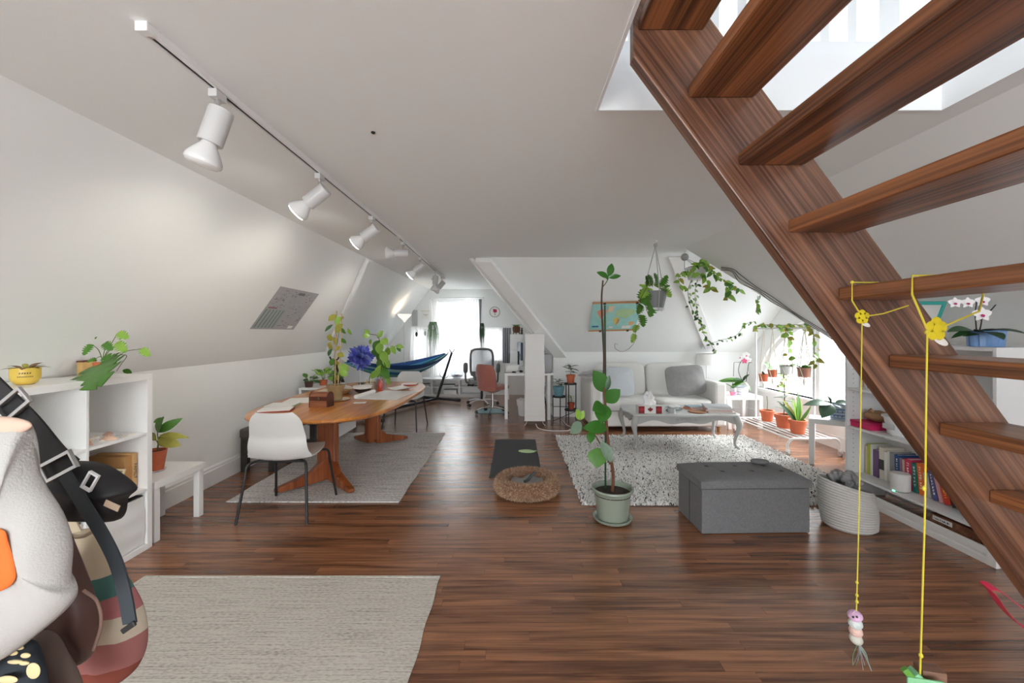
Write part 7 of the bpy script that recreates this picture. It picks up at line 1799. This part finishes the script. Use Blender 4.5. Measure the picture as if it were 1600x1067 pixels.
KNG = mat('grey_knit', (0.25, 0.25, 0.255), 0.95, var=0.3, scale=40, bump=0.6, bscale=120)
random.seed(4)
build('bundle', lean(MB().ell((0, 0, 0.13), 0.140, 0.140, 0.125, 26, 14, 0.75, lambda q: (q[0], q[1], q[2] + 0.01 * math.sin(q[0] * 50) * math.sin(q[1] * 44)))), KNG, kb2, 70)
for k in range(5):
    a = k * 1.25 + 0.3; b_ = a + rv(1.2, 2.0); h = 0.275 + 0.012 * k
    pts = [Vector((0.10 * math.cos(a), 0.10 * math.sin(a), h - 0.03)), Vector((0.045 * math.cos((a + b_) / 2), 0.045 * math.sin((a + b_) / 2), h + 0.02 + 0.01 * (k % 2))), Vector((0.10 * math.cos(b_), 0.10 * math.sin(b_), h - 0.02))]
    q = bez(pts, 8)
    build('twist', lean(MB().tube(q, [0.028 + 0.006 * math.sin(i * 1.7) for i in range(len(q))], 10)), KNG, kb2, 70)
# ------------------------------------------------------------------ bookcase contents
Z1 = 0.2005
books = [('cream paperback at the far end of the bookcase row', 0.014, 0.235, srgb(206, 190, 160), 0, None), ('lime green book near the far end of the bookcase row', 0.017, 0.26, srgb(176, 190, 50), 0, None),
         ('slim white book between lime and purple', 0.014, 0.262, srgb(220, 218, 212), 0, None), ('wide purple book in the bookcase row', 0.034, 0.225, srgb(104, 76, 116), 0, None),
         ('tall cream book with a black label in the bookcase row', 0.028, 0.262, srgb(220, 214, 200), 1, 'black'), ('white paperback after the labelled cream book', 0.016, 0.235, srgb(228, 226, 220), 1, None),
         ('second white paperback in the bookcase row', 0.014, 0.250, srgb(214, 212, 204), 1, None), ('grey patterned book before the blue one', 0.024, 0.245, srgb(132, 134, 136), 2, None),
         ('dark blue book with white lettering', 0.024, 0.240, srgb(34, 76, 130), 2, 9), ('mauve speckled paperback after the blue book', 0.014, 0.225, srgb(136, 108, 132), 2, None),
         ('beige slim paperback next to the crimson book', 0.010, 0.222, srgb(206, 186, 160), 2, None), ('crimson book with white lettering', 0.034, 0.235, srgb(198, 44, 82), 2, 9),
         ('teal book with pale lettering', 0.024, 0.220, srgb(42, 122, 114), 3, 6), ('bright orange book with cream lettering', 0.026, 0.232, srgb(230, 112, 40), 5, 9),
         ('grey-white paperback leaning after the orange book', 0.022, 0.175, srgb(184, 180, 176), 7, None), ('indigo book with white lettering leaning in the row', 0.020, 0.205, srgb(74, 82, 140), 12, 7),
         ('pink and cream paperback leaning behind the yellow string', 0.016, 0.205, srgb(206, 150, 150), 14, None), ('red and orange book with yellow lettering', 0.028, 0.215, srgb(206, 60, 40), 16, 10),
         ('thin black book between red and green', 0.012, 0.20, srgb(34, 30, 30), 17, None), ('thick moss green book leaning in the row', 0.036, 0.215, srgb(70, 96, 54), 18, None), ('white and sky blue book at the near end of the row', 0.018, 0.205, srgb(224, 228, 226), 20, 'blue')]
yy = 3.597
prev = 0
pth = 0
for lab, th, h, c, tl_, ti in books:
    a = R(tl_)
    th *= 1.62
    w = th * math.cos(a) + pth * math.sin(prev) * math.tan(prev) + max(0, h * math.cos(a) * (math.tan(a) - math.tan(prev))) + 0.002
    pth = th
    yy -= w
    title = ti if isinstance(ti, int) else None
    tcol = srgb(240, 210, 60) if ti == 10 else srgb(240, 236, 224)
    stp = (0.30, 0.62, (0.04, 0.04, 0.04)) if ti == 'black' else ((0.05, 0.97, srgb(64, 170, 214)) if ti == 'blue' else None)
    t = spine_book(lab, 3.035, yy, Z1, th, h, 0.17, c, a, -1, title, tcol, 'books on the bottom bookcase shelf', stp)
    # a leaning book pivots on its far lower edge
    t.location.z = Z1 + th * math.sin(a) + 0.0005
    prev = a
# each leaning book's near lower corner rises; keep it off the shelf
spk = thing('smart_speaker', 'white cylindrical speaker in front of the books', 'speaker', (2.962, 3.19, Z1))
build('body', MB().lathe([(0.055, 0.004), (0.061, 0.01), (0.062, 0.125), (0.058, 0.135), (0.050, 0.137), (0.002, 0.135)], 36), mat('speaker_fabric', (0.70, 0.70, 0.69), 0.9, var=0.03, scale=80, bump=0.2, bscale=400), spk)
build('base_ring', MB().lathe([(0.052, 0), (0.055, 0.006), (0.002, 0.006)], 28), BLACKP, spk)
build('status_light', MB().box(-0.0625, -0.058, -0.02, 0.0, 0.002, 0.008), mat('green_led', srgb(110, 230, 170), 0.4, emit=1.5), spk, 0)
gj = thing('glass_tumbler', 'upturned clear glass bowl at the near end of the book shelf', 'glass', (2.975, 2.63, Z1))
build('glass', MB().lathe([(0.055, 0), (0.058, 0.004), (0.05, 0.05), (0.03, 0.075), (0.026, 0.074), (0.045, 0.05), (0.052, 0.005)], 28), glass('tumbler_glass', (0.85, 0.90, 0.92), 0.18), gj)
pkb = thing('pink_box', 'flat magenta gift box on the middle bookcase shelf', 'box', (3.0, 3.502, 0.6085), R(1))
build('tray', MB().box(-0.085, 0.085, -0.10, 0.10, 0, 0.035), mat('magenta_card', srgb(206, 36, 100), 0.5), pkb, 0, 0.003); build('lid', MB().box(-0.088, 0.088, -0.103, 0.103, 0.035, 0.055), mat('magenta_lid', srgb(190, 28, 90), 0.5), pkb, 0, 0.003)
pbg = thing('paper_bag', 'crumpled brown paper bag behind the magenta box', 'bag', (3.06, 3.50, 0.6645))
build('bag', MB().ell((0, 0, 0.045), 0.07, 0.075, 0.04, 20, 10, 0.7, lambda q: (q[0] + 0.008 * math.sin(q[1] * 70), q[1] + 0.008 * math.sin(q[0] * 80 + q[2] * 90), q[2] + 0.006 * math.sin(q[0] * 66))), mat('brown_paper', srgb(168, 132, 96), 0.8, var=0.2, scale=30), pbg, 30)
build('twist', MB().tube([(-0.03, 0.01, 0.075), (-0.05, 0.02, 0.095)], [0.012, 0.02], 8), MATS['brown_paper'], pbg)
bin_ = thing('plastic_bin', 'white plastic storage bin on the middle bookcase shelf', 'bin', (3.045, 3.25, 0.6085))
build('tub', MB().lathe([(0.095, 0), (0.10, 0.004), (0.125, 0.135), (0.138, 0.138), (0.138, 0.148), (0.12, 0.148), (0.115, 0.135), (0.092, 0.01), (0.002, 0.01)], 40, (0, 0, 0), 0.95, 0.98), mat('bin_white', (0.74, 0.75, 0.75), 0.4), bin_)
build('label_strip', MB().box(-0.122, -0.118, -0.05, 0.05, 0.05, 0.09), mat('bin_grey', (0.55, 0.56, 0.57), 0.5), bin_, 0)
for k in range(7):
    t = thing('disc_case', 'slim white disc case in the row on the upper bookcase shelf', 'disc case', (2.985, 3.56 - 0.02 * k, 0.939), 0, 'disc cases on the upper bookcase shelf'); t.rotation_euler = (R(-4), 0, 0)
    build('case', MB().box(0, 0.12, 0, 0.013, 0.0, 0.118), mat('case_white', (0.66, 0.66, 0.64), 0.4), t, 0, 0.001); build('insert', MB().box(-0.001, 0, 0.002, 0.011, 0.006, 0.112), mat('case_ink_%d' % (k % 3), [(0.1, 0.1, 0.1), (0.45, 0.2, 0.18), (0.7, 0.7, 0.68)][k % 3], 0.5), t, 0)
fz = thing('plant_food_bag', 'green and yellow plant food bag in the upper bookcase cell', 'bag', (3.04, 2.56, 0.9375))
build('pouch', MB().ell((0, 0, 0.13), 0.075, 0.028, 0.13, 24, 14, 0.45), mat('bag_green', srgb(30, 130, 62), 0.45), fz)
build('yellow_band', MB().box(-0.07, 0.07, -0.030, -0.0285, 0.045, 0.165), mat('bag_yellow', srgb(222, 222, 40), 0.45), fz, 0)
build('badge', MB().ell((0.0, -0.030, 0.195), 0.045, 0.002, 0.024, 20, 10), BLACKP, fz)
text('lettering', 'Miracle-Gro', 0.014, frame_m((0.0, -0.0325, 0.195), (1, 0, 0), (0, 0, 1)), PAPER, fz)
sbx = thing('shoe_box', 'low brown wooden box with a white label under the bookcase shelf', 'box', (3.06, 2.84, 0.0)); 
build('crate', MB().box(-0.12, 0.12, -0.22, 0.10, 0.0, 0.145), wood('crate_brown', srgb(96, 58, 40), srgb(146, 96, 70), 0.6), sbx, 0, 0.003); build('label', MB().box(-0.1215, -0.12, -0.05, 0.08, 0.105, 0.135), PAPER, sbx, 0)
marks(10, 0.11, 0.013, frame_m((-0.1218, 0.015, 0.12), (0, -1, 0), (0, 0, 1)), INK, sbx)
slp = thing('slipper', 'white slipper tucked under the bookcase shelf beside the basket', 'slipper', (2.97, 3.45, 0.0), R(20))
build('sole', MB().ell((0, 0, 0.012), 0.045, 0.11, 0.012, 20, 6, 0.8), mat('slipper_sole', (0.6, 0.6, 0.6), 0.7), slp); build('upper', MB().ell((0, 0.035, 0.034), 0.043, 0.065, 0.032, 18, 10, 0.9), mat('slipper_white', (0.74, 0.75, 0.74), 0.9), slp)

# ------------------------------------------------------------------ string toys hanging from the stair
YS = mat('yellow_cord', srgb(204, 188, 56), 0.7, var=0.1, scale=40)
YF2 = mat('yellow_felt', srgb(214, 194, 30), 0.8, var=0.08, scale=20)
zt5 = bz - 3 * rise                                    # underside of the tread carrying the toys
xt5 = bx + 3 * run
def flower(t, c, r_, nrm):
    M = frame_m(c, Vector(nrm).cross(Vector((0, 0, 1))), (0, 0, 1))
    for k in range(5):
        a = PI / 2 + 2 * PI * k / 5
        build('petal', MB().lathe([(r_ * 0.44, -0.0025), (r_ * 0.5, 0), (r_ * 0.44, 0.0025)], 16, (r_ * 0.55 * math.cos(a), r_ * 0.55 * math.sin(a), 0)).xf(M), YF2, t)
    build('centre', MB().lathe([(r_ * 0.42, -0.0035), (r_ * 0.45, 0), (r_ * 0.42, 0.0035)], 16).xf(M), YF2, t)
    build('tag', MB().ell((0, 0, 0), r_ * 0.8, r_ * 0.32, 0.002, 16, 6).xf(M @ Matrix.Translation((-r_ * 0.6, -r_ * 1.0, 0.004)) @ Matrix.Rotation(R(25), 4, 'Z')), mat('clear_tag', (0.74, 0.72, 0.68), 0.3), t)
d1 = 1.235
t1 = thing('string_toy', 'yellow string toy with a striped knitted worm, tied at the stringer end of the tread', 'pet toy', tuple(P(1347, 495, d1)))
L0 = t1.location
flower(t1, Vector((0, 0, 0)), 0.021, (0, -1, 0.1))
yb_ = zt5
tl1 = [P(1347, 495, d1), P(1316, 481, d1), P(1312, 465, d1), P(1318, 459, d1)]
tl1 = [P(1347, 495, d1) - L0, Vector((xt5 - 0.010, d1, zt5 - 0.006)) - L0, Vector((xt5 - 0.010, d1, zt5 + 0.048)) - L0, Vector((xt5 + 0.06, d1 - 0.01, zt5 + 0.046)) - L0]
build('tie', MB().tube(tl1, 0.0022, 6), YS, t1)
build('tie', MB().tube([P(1347, 495, d1) - L0, P(1380, 490, d1 - 0.02) - L0, P(1420, 477, d1 - 0.05) - L0], 0.002, 6), YS, t1)
build('knot', MB().ell(tl1[2], 0.005, 0.005, 0.005, 8, 6), YS, t1)
build('cord', MB().tube(bez([P(1347, 500, d1) - L0, P(1344, 700, d1) - L0, P(1341, 850, d1) - L0, P(1338, 957, d1) - L0], 6), 0.0017, 6), YS, t1)
for y in (910, 930, 940): build('knot', MB().ell(P(1339, y, d1) - L0, 0.0045, 0.0045, 0.005, 8, 6), YS, t1)
for k, c in enumerate((srgb(214, 176, 208), srgb(206, 214, 212), srgb(232, 196, 184), srgb(222, 222, 212))):
    build('worm_segment', MB().ell(P(1336 + 0.6 * k, 962 + 12 * k, d1) - L0, 0.0195 - 0.0012 * k, 0.018, 0.0155, 16, 10), mat('worm_%d' % k, c, 0.95, var=0.08, bump=0.5, bscale=300), t1)
for x in (1333, 1339): build('eye', MB().ell(P(x, 964, d1 - 0.017) - L0, 0.0032, 0.003, 0.0032, 8, 6), BLACKP, t1)
random.seed(11)
for k in range(10):
    a = P(1342 + rv(-2, 2), 1005, d1) - L0; b_ = P(1346 + rv(-14, 16), 1030 + rv(0, 18), d1 + rv(-0.02, 0.02)) - L0
    build('ribbon', MB().tube(bez([a, (a + b_) / 2 + Vector((rv(-0.01, 0.01), 0, 0)), b_], 3), 0.0022, 4, flat=0.3), mat('ribbon_%d' % (k % 3), [srgb(214, 216, 226), srgb(130, 214, 160), srgb(196, 200, 214)][k % 3], 0.3), t1)
d2 = 1.055
t2 = thing('string_toy', 'yellow string toy with a big felt flower, looped over the middle of the tread', 'pet toy', tuple(P(1463, 514, d2)))
L0 = t2.location
flower(t2, Vector((0, 0, 0)), 0.030, (0.12, -1, 0.05))
build('tie', MB().tube([P(1450, 518, d2 - 0.004) - L0, Vector((xt5 - 0.004, d2, zt5 - 0.004)) - L0, Vector((xt5 - 0.004, d2, zt5 + 0.0435)) - L0, Vector((xt5 + 0.09, d2 - 0.02, zt5 + 0.0425)) - L0], 0.0026, 6), YS, t2)
build('tie', MB().tube([P(1470, 512, d2) - L0, P(1530, 486, d2 - 0.01) - L0, Vector((xt5 + 0.21, d2 + 0.03, zt5 - 0.002)) - L0, Vector((xt5 + 0.209, d2 + 0.03, zt5 + 0.043)) - L0], 0.0024, 6), YS, t2)
build('cord', MB().tube(bez([P(1449, 515, d2 - 0.006) - L0, P(1447, 640, d2 - 0.006) - L0, P(1445, 800, d2 - 0.006) - L0, P(1441, 940, d2 - 0.006) - L0, P(1437, 1075, d2 - 0.006) - L0], 6), 0.0022, 6), YS, t2)
for y in (519, 763, 1024): build('knot', MB().ell(P(1448 - (y - 519) * 0.018, y, d2 - 0.006) - L0, 0.005, 0.005, 0.0065, 8, 6), YS, t2)
t3 = thing('toy_crate', 'green and brown wooden toy block hanging at the end of the yellow string', 'pet toy', tuple(P(1440, 1062, d2)), R(-12))
GRC = mat('mint_paint', srgb(126, 186, 140), 0.5, var=0.1); 
build('front_board', MB().box(-0.048, 0.030, -0.03, -0.024, -0.075, 0.022), GRC, t3, 0, 0.002); build('slat', MB().obox((-0.012, -0.02, -0.01), (0.016, 0.012, 0.12), (0, R(-40), 0)), mat('moss_paint', srgb(86, 140, 50), 0.5), t3, 0, 0.002)
build('slat', MB().obox((0.02, -0.01, -0.02), (0.02, 0.03, 0.13), (0, R(-48), 0)), GRC, t3, 0, 0.002); build('block', MB().box(0.0, 0.052, -0.005, 0.03, -0.08, 0.026), wood('toy_wood', srgb(104, 74, 58), srgb(140, 106, 86), 0.6), t3, 0, 0.002)
t4 = thing('ribbon_loop', 'glossy pink and red ribbon loop hanging under the low treads', 'ribbon', tuple(P(1580, 950, 0.92)))
L0 = t4.location
rbm = mat('pink_ribbon', srgb(196, 44, 76), 0.25, var=0.15)
pp = [P(x, y, 0.92 - 0.0002 * (x - 1550)) - L0 for x, y in ((1640, 1000), (1605, 984), (1578, 958), (1558, 930), (1550, 921), (1566, 924), (1590, 943), (1640, 975))]
q = bez(pp, 6)
rbb = MB().shell(lambda u, v: q[min(len(q) - 1, int(round(u * (len(q) - 1))))] + Vector((0, 0.024 * v, 0.006 * (v - 0.5))), len(q) - 1, 2, lambda u, v: (0, 0, 1), 0.0012)
build('loop', rbb, rbm, t4, 60)
build('tail', MB().tube([pp[-1], pp[-1] + Vector((0.05, 0.0, 0.10)), Vector((1.51 - L0.x, 0.93 - L0.y, bz - 8 * rise - L0.z))], 0.003, 6), rbm, t4)

# ------------------------------------------------------------------ coat stand with the hanging bags
cs_ = thing('coat_stand', 'slim black coat stand carrying the shoulder bags', 'coat stand', (-1.42, 0.98, 0.012))
build('pole', MB().tube([(0, 0, 0.03), (0, 0, 1.70)], 0.016, 10), BLACKM, cs_); build('base', MB().lathe([(0.20, 0), (0.20, 0.016), (0.03, 0.03)], 28), BLACKM, cs_)
for k, (a, z) in enumerate(((-0.9, 1.50), (-0.3, 1.46), (0.2, 1.48), (0.6, 1.44), (2.4, 1.5))):
    d_ = Vector((math.cos(a), math.sin(a), 0))
    build('peg', MB().tube(bez([Vector((0, 0, z - 0.05)), d_ * 0.06 + Vector((0, 0, z - 0.03)), d_ * 0.11 + Vector((0, 0, z))], 4), 0.009, 8), BLACKM, cs_)
def pillow(outline, d, thick, folds=0.004, seed=0, back=0.35):
    """soft bag body: a closed cushion whose rim follows the outline (pixels at distance d)"""
    pts = [P(x, y, d) for x, y in outline]
    q = bez(pts + [pts[0]], 4)[:-1]
    c = sum(q, Vector()) / len(q); n = len(q); vs = []; fs = []
    ring = [1.0, 0.985, 0.94, 0.85, 0.7, 0.5, 0.25]
    def wob(p): return folds * (math.sin(p.x * 61 + p.z * 23 + seed) + 0.7 * math.sin(p.z * 47 - p.x * 38 + 2 * seed) + 0.5 * math.sin(p.x * 113 + seed))
    for side in (-1, 1):
        for i, s in enumerate(ring):
            if side == 1 and i == 0: continue
            for p in q:
                w = c + (p - c) * s
                h = thick * math.sqrt(max(0, 1 - s ** 3.0)) * (1 if side < 0 else back)
                w = w + Vector((0, side * (h + (wob(w) * (1 - s ** 6) if side < 0 else 0)), 0)); vs.append(w)
        vs.append(c + Vector((0, side * thick * (1 if side < 0 else back), 0)))
    R_ = len(ring)
    for i in range(R_ - 1):
        for j in range(n): fs.append((i * n + j, i * n + (j + 1) % n, (i + 1) * n + (j + 1) % n, (i + 1) * n + j))
    cf = R_ * n
    for j in range(n): fs.append(((R_ - 1) * n + j, (R_ - 1) * n + (j + 1) % n, cf))
    b0 = cf + 1
    def bi(i, j): return j % n if i == 0 else b0 + (i - 1) * n + j % n
    for i in range(R_ - 1):
        for j in range(n): fs.append((bi(i, j), bi(i + 1, j), bi(i + 1, j + 1), bi(i, j + 1)))
    cb2 = b0 + (R_ - 1) * n
    for j in range(n): fs.append((bi(R_ - 1, j + 1), bi(R_ - 1, j), cb2))
    return MB().add(vs, fs)
def strap(pts, d, w, t=0.004):
    q = bez([P(x, y, d) if len((x, y)) == 2 else None for x, y in pts], 6)
    n = len(q)
    def fn(u, v):
        i = min(n - 1, int(round(u * (n - 1)))); a = q[max(0, i - 1)]; b_ = q[min(n - 1, i + 1)]
        tg = (b_ - a).normalized(); sd = Vector((tg.z, 0, -tg.x)); sd = sd.normalized() if sd.length > 1e-4 else Vector((1, 0, 0))
        return q[i] + sd * w * (v - 0.5)
    return MB().shell(fn, n - 1, 2, lambda u, v: (0, 1, 0), t)
CANV = mat('canvas_white', (0.43, 0.42, 0.405), 0.9, var=0.06, scale=10, bump=0.2, bscale=240)
BGB = mat('black_nylon', (0.012, 0.012, 0.014), 0.55, var=0.3, scale=20)
BRN = mat('brown_leather', srgb(92, 64, 58), 0.5, var=0.15, scale=8)
TAU = mat('taupe_cloth', srgb(108, 92, 86), 0.8, var=0.12, scale=10)
b1 = thing('tote_bag', 'white canvas tote bag with an orange patch, hanging in front', 'bag', tuple(P(20, 840, 0.80)))
o = build('body', pillow([(-70, 662), (0, 655), (46, 660), (50, 700), (62, 745), (96, 800), (112, 850), (110, 905), (120, 925), (108, 948), (60, 990), (0, 1032), (-70, 1050)], 0.80, 0.05, 0.003, 1), CANV, b1, 60); o.location = -b1.location
o = build('opening_band', pillow([(-70, 655), (0, 650), (45, 658), (44, 672), (0, 684), (-70, 690)], 0.787, 0.012, 0.001), mat('tote_lining', srgb(206, 178, 160), 0.9), b1, 60); o.location = -b1.location
o = build('orange_patch', pillow([(-70, 830), (0, 826), (14, 850), (24, 890), (22, 908), (0, 924), (-70, 940)], 0.748, 0.008, 0.0), mat('orange_print', srgb(226, 108, 40), 0.8), b1, 60); o.location = -b1.location
o = build('handle', strap([(-30, 670), (-60, 560), (-120, 460)], 0.80, 0.03), CANV, b1, 60); o.location = -b1.location
b2 = thing('black_sling_bag', 'black nylon sling bag with a wide buckled strap', 'bag', tuple(P(140, 720, 0.98)))
o = build('body', pillow([(78, 735), (100, 722), (128, 720), (160, 724), (190, 740), (214, 762), (200, 778), (196, 800), (185, 812), (150, 812), (110, 806), (84, 780)], 0.98, 0.05, 0.006, 3), BGB, b2, 60); o.location = -b2.location
o = build('shoulder_strap', strap([(-90, 540), (0, 628), (40, 668), (80, 716), (106, 738)], 0.93, 0.072, 0.005), BGB, b2, 60); o.location = -b2.location
o = build('webbing', strap([(100, 742), (130, 790), (158, 835), (180, 880), (194, 930), (202, 975)], 0.915, 0.030, 0.004), mat('slate_webbing', (0.035, 0.045, 0.055), 0.6), b2, 60); o.location = -b2.location
o = build('webbing_end', MB().obox(P(201, 980, 0.912), (0.034, 0.006, 0.012), (0, R(-35), 0)), BLACKP, b2, 0, 0.002); o.location = -b2.location
for (x, y, s) in ((20, 632, 0.06), (92, 728, 0.062)):
    c = P(x, y, 0.92)
    bkl = build('buckle', MB().cells([-s * 0.62, -s * 0.52, s * 0.52, s * 0.62], [-0.022, -0.014, 0.014, 0.022], lambda a, b_, s=s: abs(a) > s * 0.52 or abs(b_) > 0.014, -0.004, 0.004, lambda a, b_, z: (a, z, b_)), mat('nickel', (0.55, 0.55, 0.55), 0.25, 0.9), b2, 0, 0.001)
    bkl.location = c - b2.location; bkl.rotation_euler = (0, R(-40 if x < 50 else -28), 0)
o = build('side_clip', MB().cells([-0.012, -0.008, 0.008, 0.012], [-0.02, -0.016, 0.016, 0.02], lambda a, b_: abs(a) > 0.008 or abs(b_) > 0.016, -0.003, 0.003, lambda a, b_, z: (a, z, b_)), mat('white_clip', (0.7, 0.7, 0.7), 0.4), b2, 0); o.location = P(141, 752, 0.905) - b2.location; o.rotation_euler = (0, R(30), 0)
o = build('brand_patch', MB().box(-0.017, 0.017, -0.001, 0.001, -0.007, 0.007), mat('patch_tan', srgb(190, 166, 144), 0.7), b2, 0); o.location = P(175, 790, 0.918) - b2.location; o.rotation_euler = (R(0), R(24), 0)
b3 = thing('brown_bag', 'brown leather bag hanging between the tote and the patterned bag', 'bag', tuple(P(120, 900, 1.02)))
o = build('body', pillow([(74, 790), (86, 785), (96, 800), (116, 850), (140, 910), (152, 950), (154, 990), (146, 1020), (120, 1040), (90, 1030), (70, 980), (60, 900), (62, 830)], 1.02, 0.045, 0.004, 5), BRN, b3, 60); o.location = -b3.location
o = build('handle', strap([(78, 792), (40, 700), (-20, 620), (-90, 560)], 1.02, 0.028), BRN, b3, 60); o.location = -b3.location
o = build('edge_piping', MB().tube(bez([P(146, 1016, 0.99), P(158, 975, 0.99), P(152, 940, 0.99), P(130, 922, 0.985)], 5), 0.0035, 6), mat('piping_tan', srgb(150, 120, 108), 0.6), b3, 60); o.location = -b3.location
b4 = thing('patterned_bag', 'tall patterned bag in cream, teal, pink and rust hanging at the back', 'bag', tuple(P(170, 930, 1.16)))
o = build('body', pillow([(106, 834), (130, 826), (158, 828), (170, 845), (176, 870), (200, 905), (222, 945), (230, 985), (226, 1020), (208, 1050), (170, 1075), (120, 1080), (108, 1020), (104, 930)], 1.16, 0.07, 0.004, 7), stripes('bag_bands', [srgb(128, 62, 48), srgb(160, 104, 100), srgb(196, 184, 164), srgb(176, 112, 114), srgb(74, 118, 112), srgb(204, 190, 164), srgb(206, 192, 166), srgb(150, 80, 66)], 2, 1.0, -0.01), b4, 60); o.location = -b4.location
# recolour the woven bands to the bag's own height
_m = MATS['bag_bands']; _n = [n for n in _m.node_tree.nodes if n.type == 'MATH' and n.operation == 'MULTIPLY_ADD'][0]
z_lo, z_hi = P(0, 1080, 1.16).z, P(0, 824, 1.16).z
_n.inputs[1].default_value = 0.999 / (z_hi - z_lo) ; _n.inputs[2].default_value = -z_lo / (z_hi - z_lo)
_cr = [n for n in _m.node_tree.nodes if n.type == 'VALTORGB'][0].color_ramp.elements
for e, p in zip(_cr, (0, 0.20, 0.38, 0.52, 0.63, 0.74, 0.9, 0.97)): e.position = p
_cr[7].color = c4(srgb(198, 184, 158))
o = build('rim', MB().tube(bez([P(106, 836, 1.10), P(128, 838, 1.09), P(150, 828, 1.10), P(166, 838, 1.12)], 5), 0.006, 6), mat('bag_cream', srgb(206, 192, 166), 0.85), b4); o.location = -b4.location
o = build('handle', strap([(120, 835), (60, 730), (-20, 640), (-90, 580)], 1.15, 0.03), MATS['bag_cream'], b4, 60); o.location = -b4.location
b5 = thing('taupe_bag', 'taupe cloth bag hanging low behind the printed one', 'bag', tuple(P(85, 1030, 0.94)))
o = build('body', pillow([(38, 1000), (60, 985), (86, 990), (104, 1020), (126, 1062), (132, 1120), (60, 1130), (34, 1080)], 0.94, 0.04, 0.004, 9), TAU, b5, 60); o.location = -b5.location
o = build('handle', strap([(60, 990), (20, 860), (-60, 700), (-110, 600)], 0.97, 0.026), BLACKP, b5, 60); o.location = -b5.location
b6 = thing('printed_bag', 'navy bag printed with cream shapes at the bottom of the bunch', 'bag', tuple(P(20, 1050, 0.86)))
o = build('body', pillow([(-70, 1020), (0, 1010), (50, 1000), (66, 1025), (76, 1070), (80, 1120), (0, 1140), (-70, 1130)], 0.86, 0.04, 0.003, 11), mat('navy_cloth', (0.016, 0.022, 0.030), 0.8, var=0.2), b6, 60); o.location = -b6.location
CRM = mat('cream_print', srgb(214, 196, 150), 0.8)
for x, y, rx, rz_ in ((20, 1020, 0.010, 0.005), (30, 1012, 0.009, 0.004), (40, 1024, 0.010, 0.005), (24, 1034, 0.016, 0.004), (38, 1036, 0.010, 0.004), (52, 1048, 0.014, 0.016), (12, 1062, 0.020, 0.008)):
    o = build('print_shape', MB().ell(P(x, y, 0.818), rx, 0.003, rz_, 14, 8), CRM, b6); o.location = -b6.location
o = build('handle', strap([(20, 1008), (0, 880), (-60, 720), (-110, 620)], 0.88, 0.026), MATS['navy_cloth'], b6, 60); o.location = -b6.location

# ------------------------------------------------------------------ outside the arched window: bare trees and a snowy garden
snow = struct(build('ground', MB().box(6, 30, -8, 26, -6.2, -6.0), mat('snow', (0.80, 0.82, 0.85), 0.9), None, 0), 'snow covered garden far below the window', 'ground')
BKT = mat('winter_bark', (0.30, 0.28, 0.27), 0.9, var=0.3)
def bare_tree(label, x, y, h, seed):
    g = random.Random(seed); t = thing('bare_tree', label, 'tree', (x, y, -6.0))
    tr = MB().tube([(0, 0, 0), (0.1, 0.05, h * 0.3), (0.05, 0.1, h * 0.6), (0.1, 0, h)], [0.22, 0.18, 0.11, 0.03], 8)
    build('trunk', tr, BKT, t)
    br = MB()
    def grow(p, d_, l, r_, n):
        e = p + d_ * l; br.tube([p, p.lerp(e, 0.5) + Vector((g.uniform(-1, 1), g.uniform(-1, 1), g.uniform(0, 1))) * l * 0.06, e], [r_, r_ * 0.8, r_ * 0.5], 5)
        if n:
            for _ in range(3):
                grow(p.lerp(e, g.uniform(0.45, 1.0)), (d_ + Vector((g.uniform(-1, 1), g.uniform(-1, 1), g.uniform(-0.3, 0.8))) * 0.8).normalized(), l * g.uniform(0.5, 0.75), r_ * 0.55, n - 1)
    for k in range(9):
        a = g.uniform(0, 2 * PI); z = h * g.uniform(0.35, 0.95)
        grow(Vector((0.05, 0.05, z)), Vector((math.cos(a), math.sin(a), g.uniform(0.2, 0.8))).normalized(), h * 0.22, 0.06, 3)
    o = build('branches', br, BKT, t); o['kind'] = 'stuff'
bare_tree('bare winter tree closest to the arched window', 10.5, 9.5, 8.8, 2)
bare_tree('bare winter tree further out in the garden', 14.5, 18.5, 9.5, 5)
bare_tree('slender bare tree behind the window mullion', 12.0, 12.2, 8.4, 9)
nh = thing('neighbour_house', 'pale brick house across the garden', 'house', (27, 25, -6))
build('walls', MB().box(-4, 4, -5, 3, 0, 6.4), mat('pale_brick', (0.50, 0.46, 0.44), 0.9, var=0.15, scale=3), nh, 0)
build('roof', MB().prism([(-4.4, -5.4, 6.4), (4.4, -5.4, 6.4), (0, -5.4, 9.4)], (0, 8.8, 0)), mat('snowy_roof', (0.66, 0.67, 0.69), 0.9), nh, 0)
for k in range(3):
    w_ = build('window', MB().box(-4.05, -3.95, -4 + 2.2 * k, -2.9 + 2.2 * k, 3.4, 5.0), TRIM, nh, 0); build('pane', MB().box(-4.06, -4.05, -3.9 + 2.2 * k, -3.0 + 2.2 * k, 3.5, 4.9), mat('far_glass', (0.18, 0.20, 0.23), 0.2), w_, 0)

# ------------------------------------------------------------------ lettering becomes plain mesh
if TEXTS:
    bpy.context.view_layer.update()
    dg = bpy.context.evaluated_depsgraph_get()
    for o, par, m in TEXTS:
        me = bpy.data.meshes.new_from_object(o.evaluated_get(dg))
        if not me.materials: me.materials.append(m)
        n = bpy.data.objects.new('lettering', me); COL.objects.link(n)
        n.parent = par; n.matrix_local = o.matrix_local.copy()
        cu_ = o.data
        bpy.data.objects.remove(o); bpy.data.curves.remove(cu_)
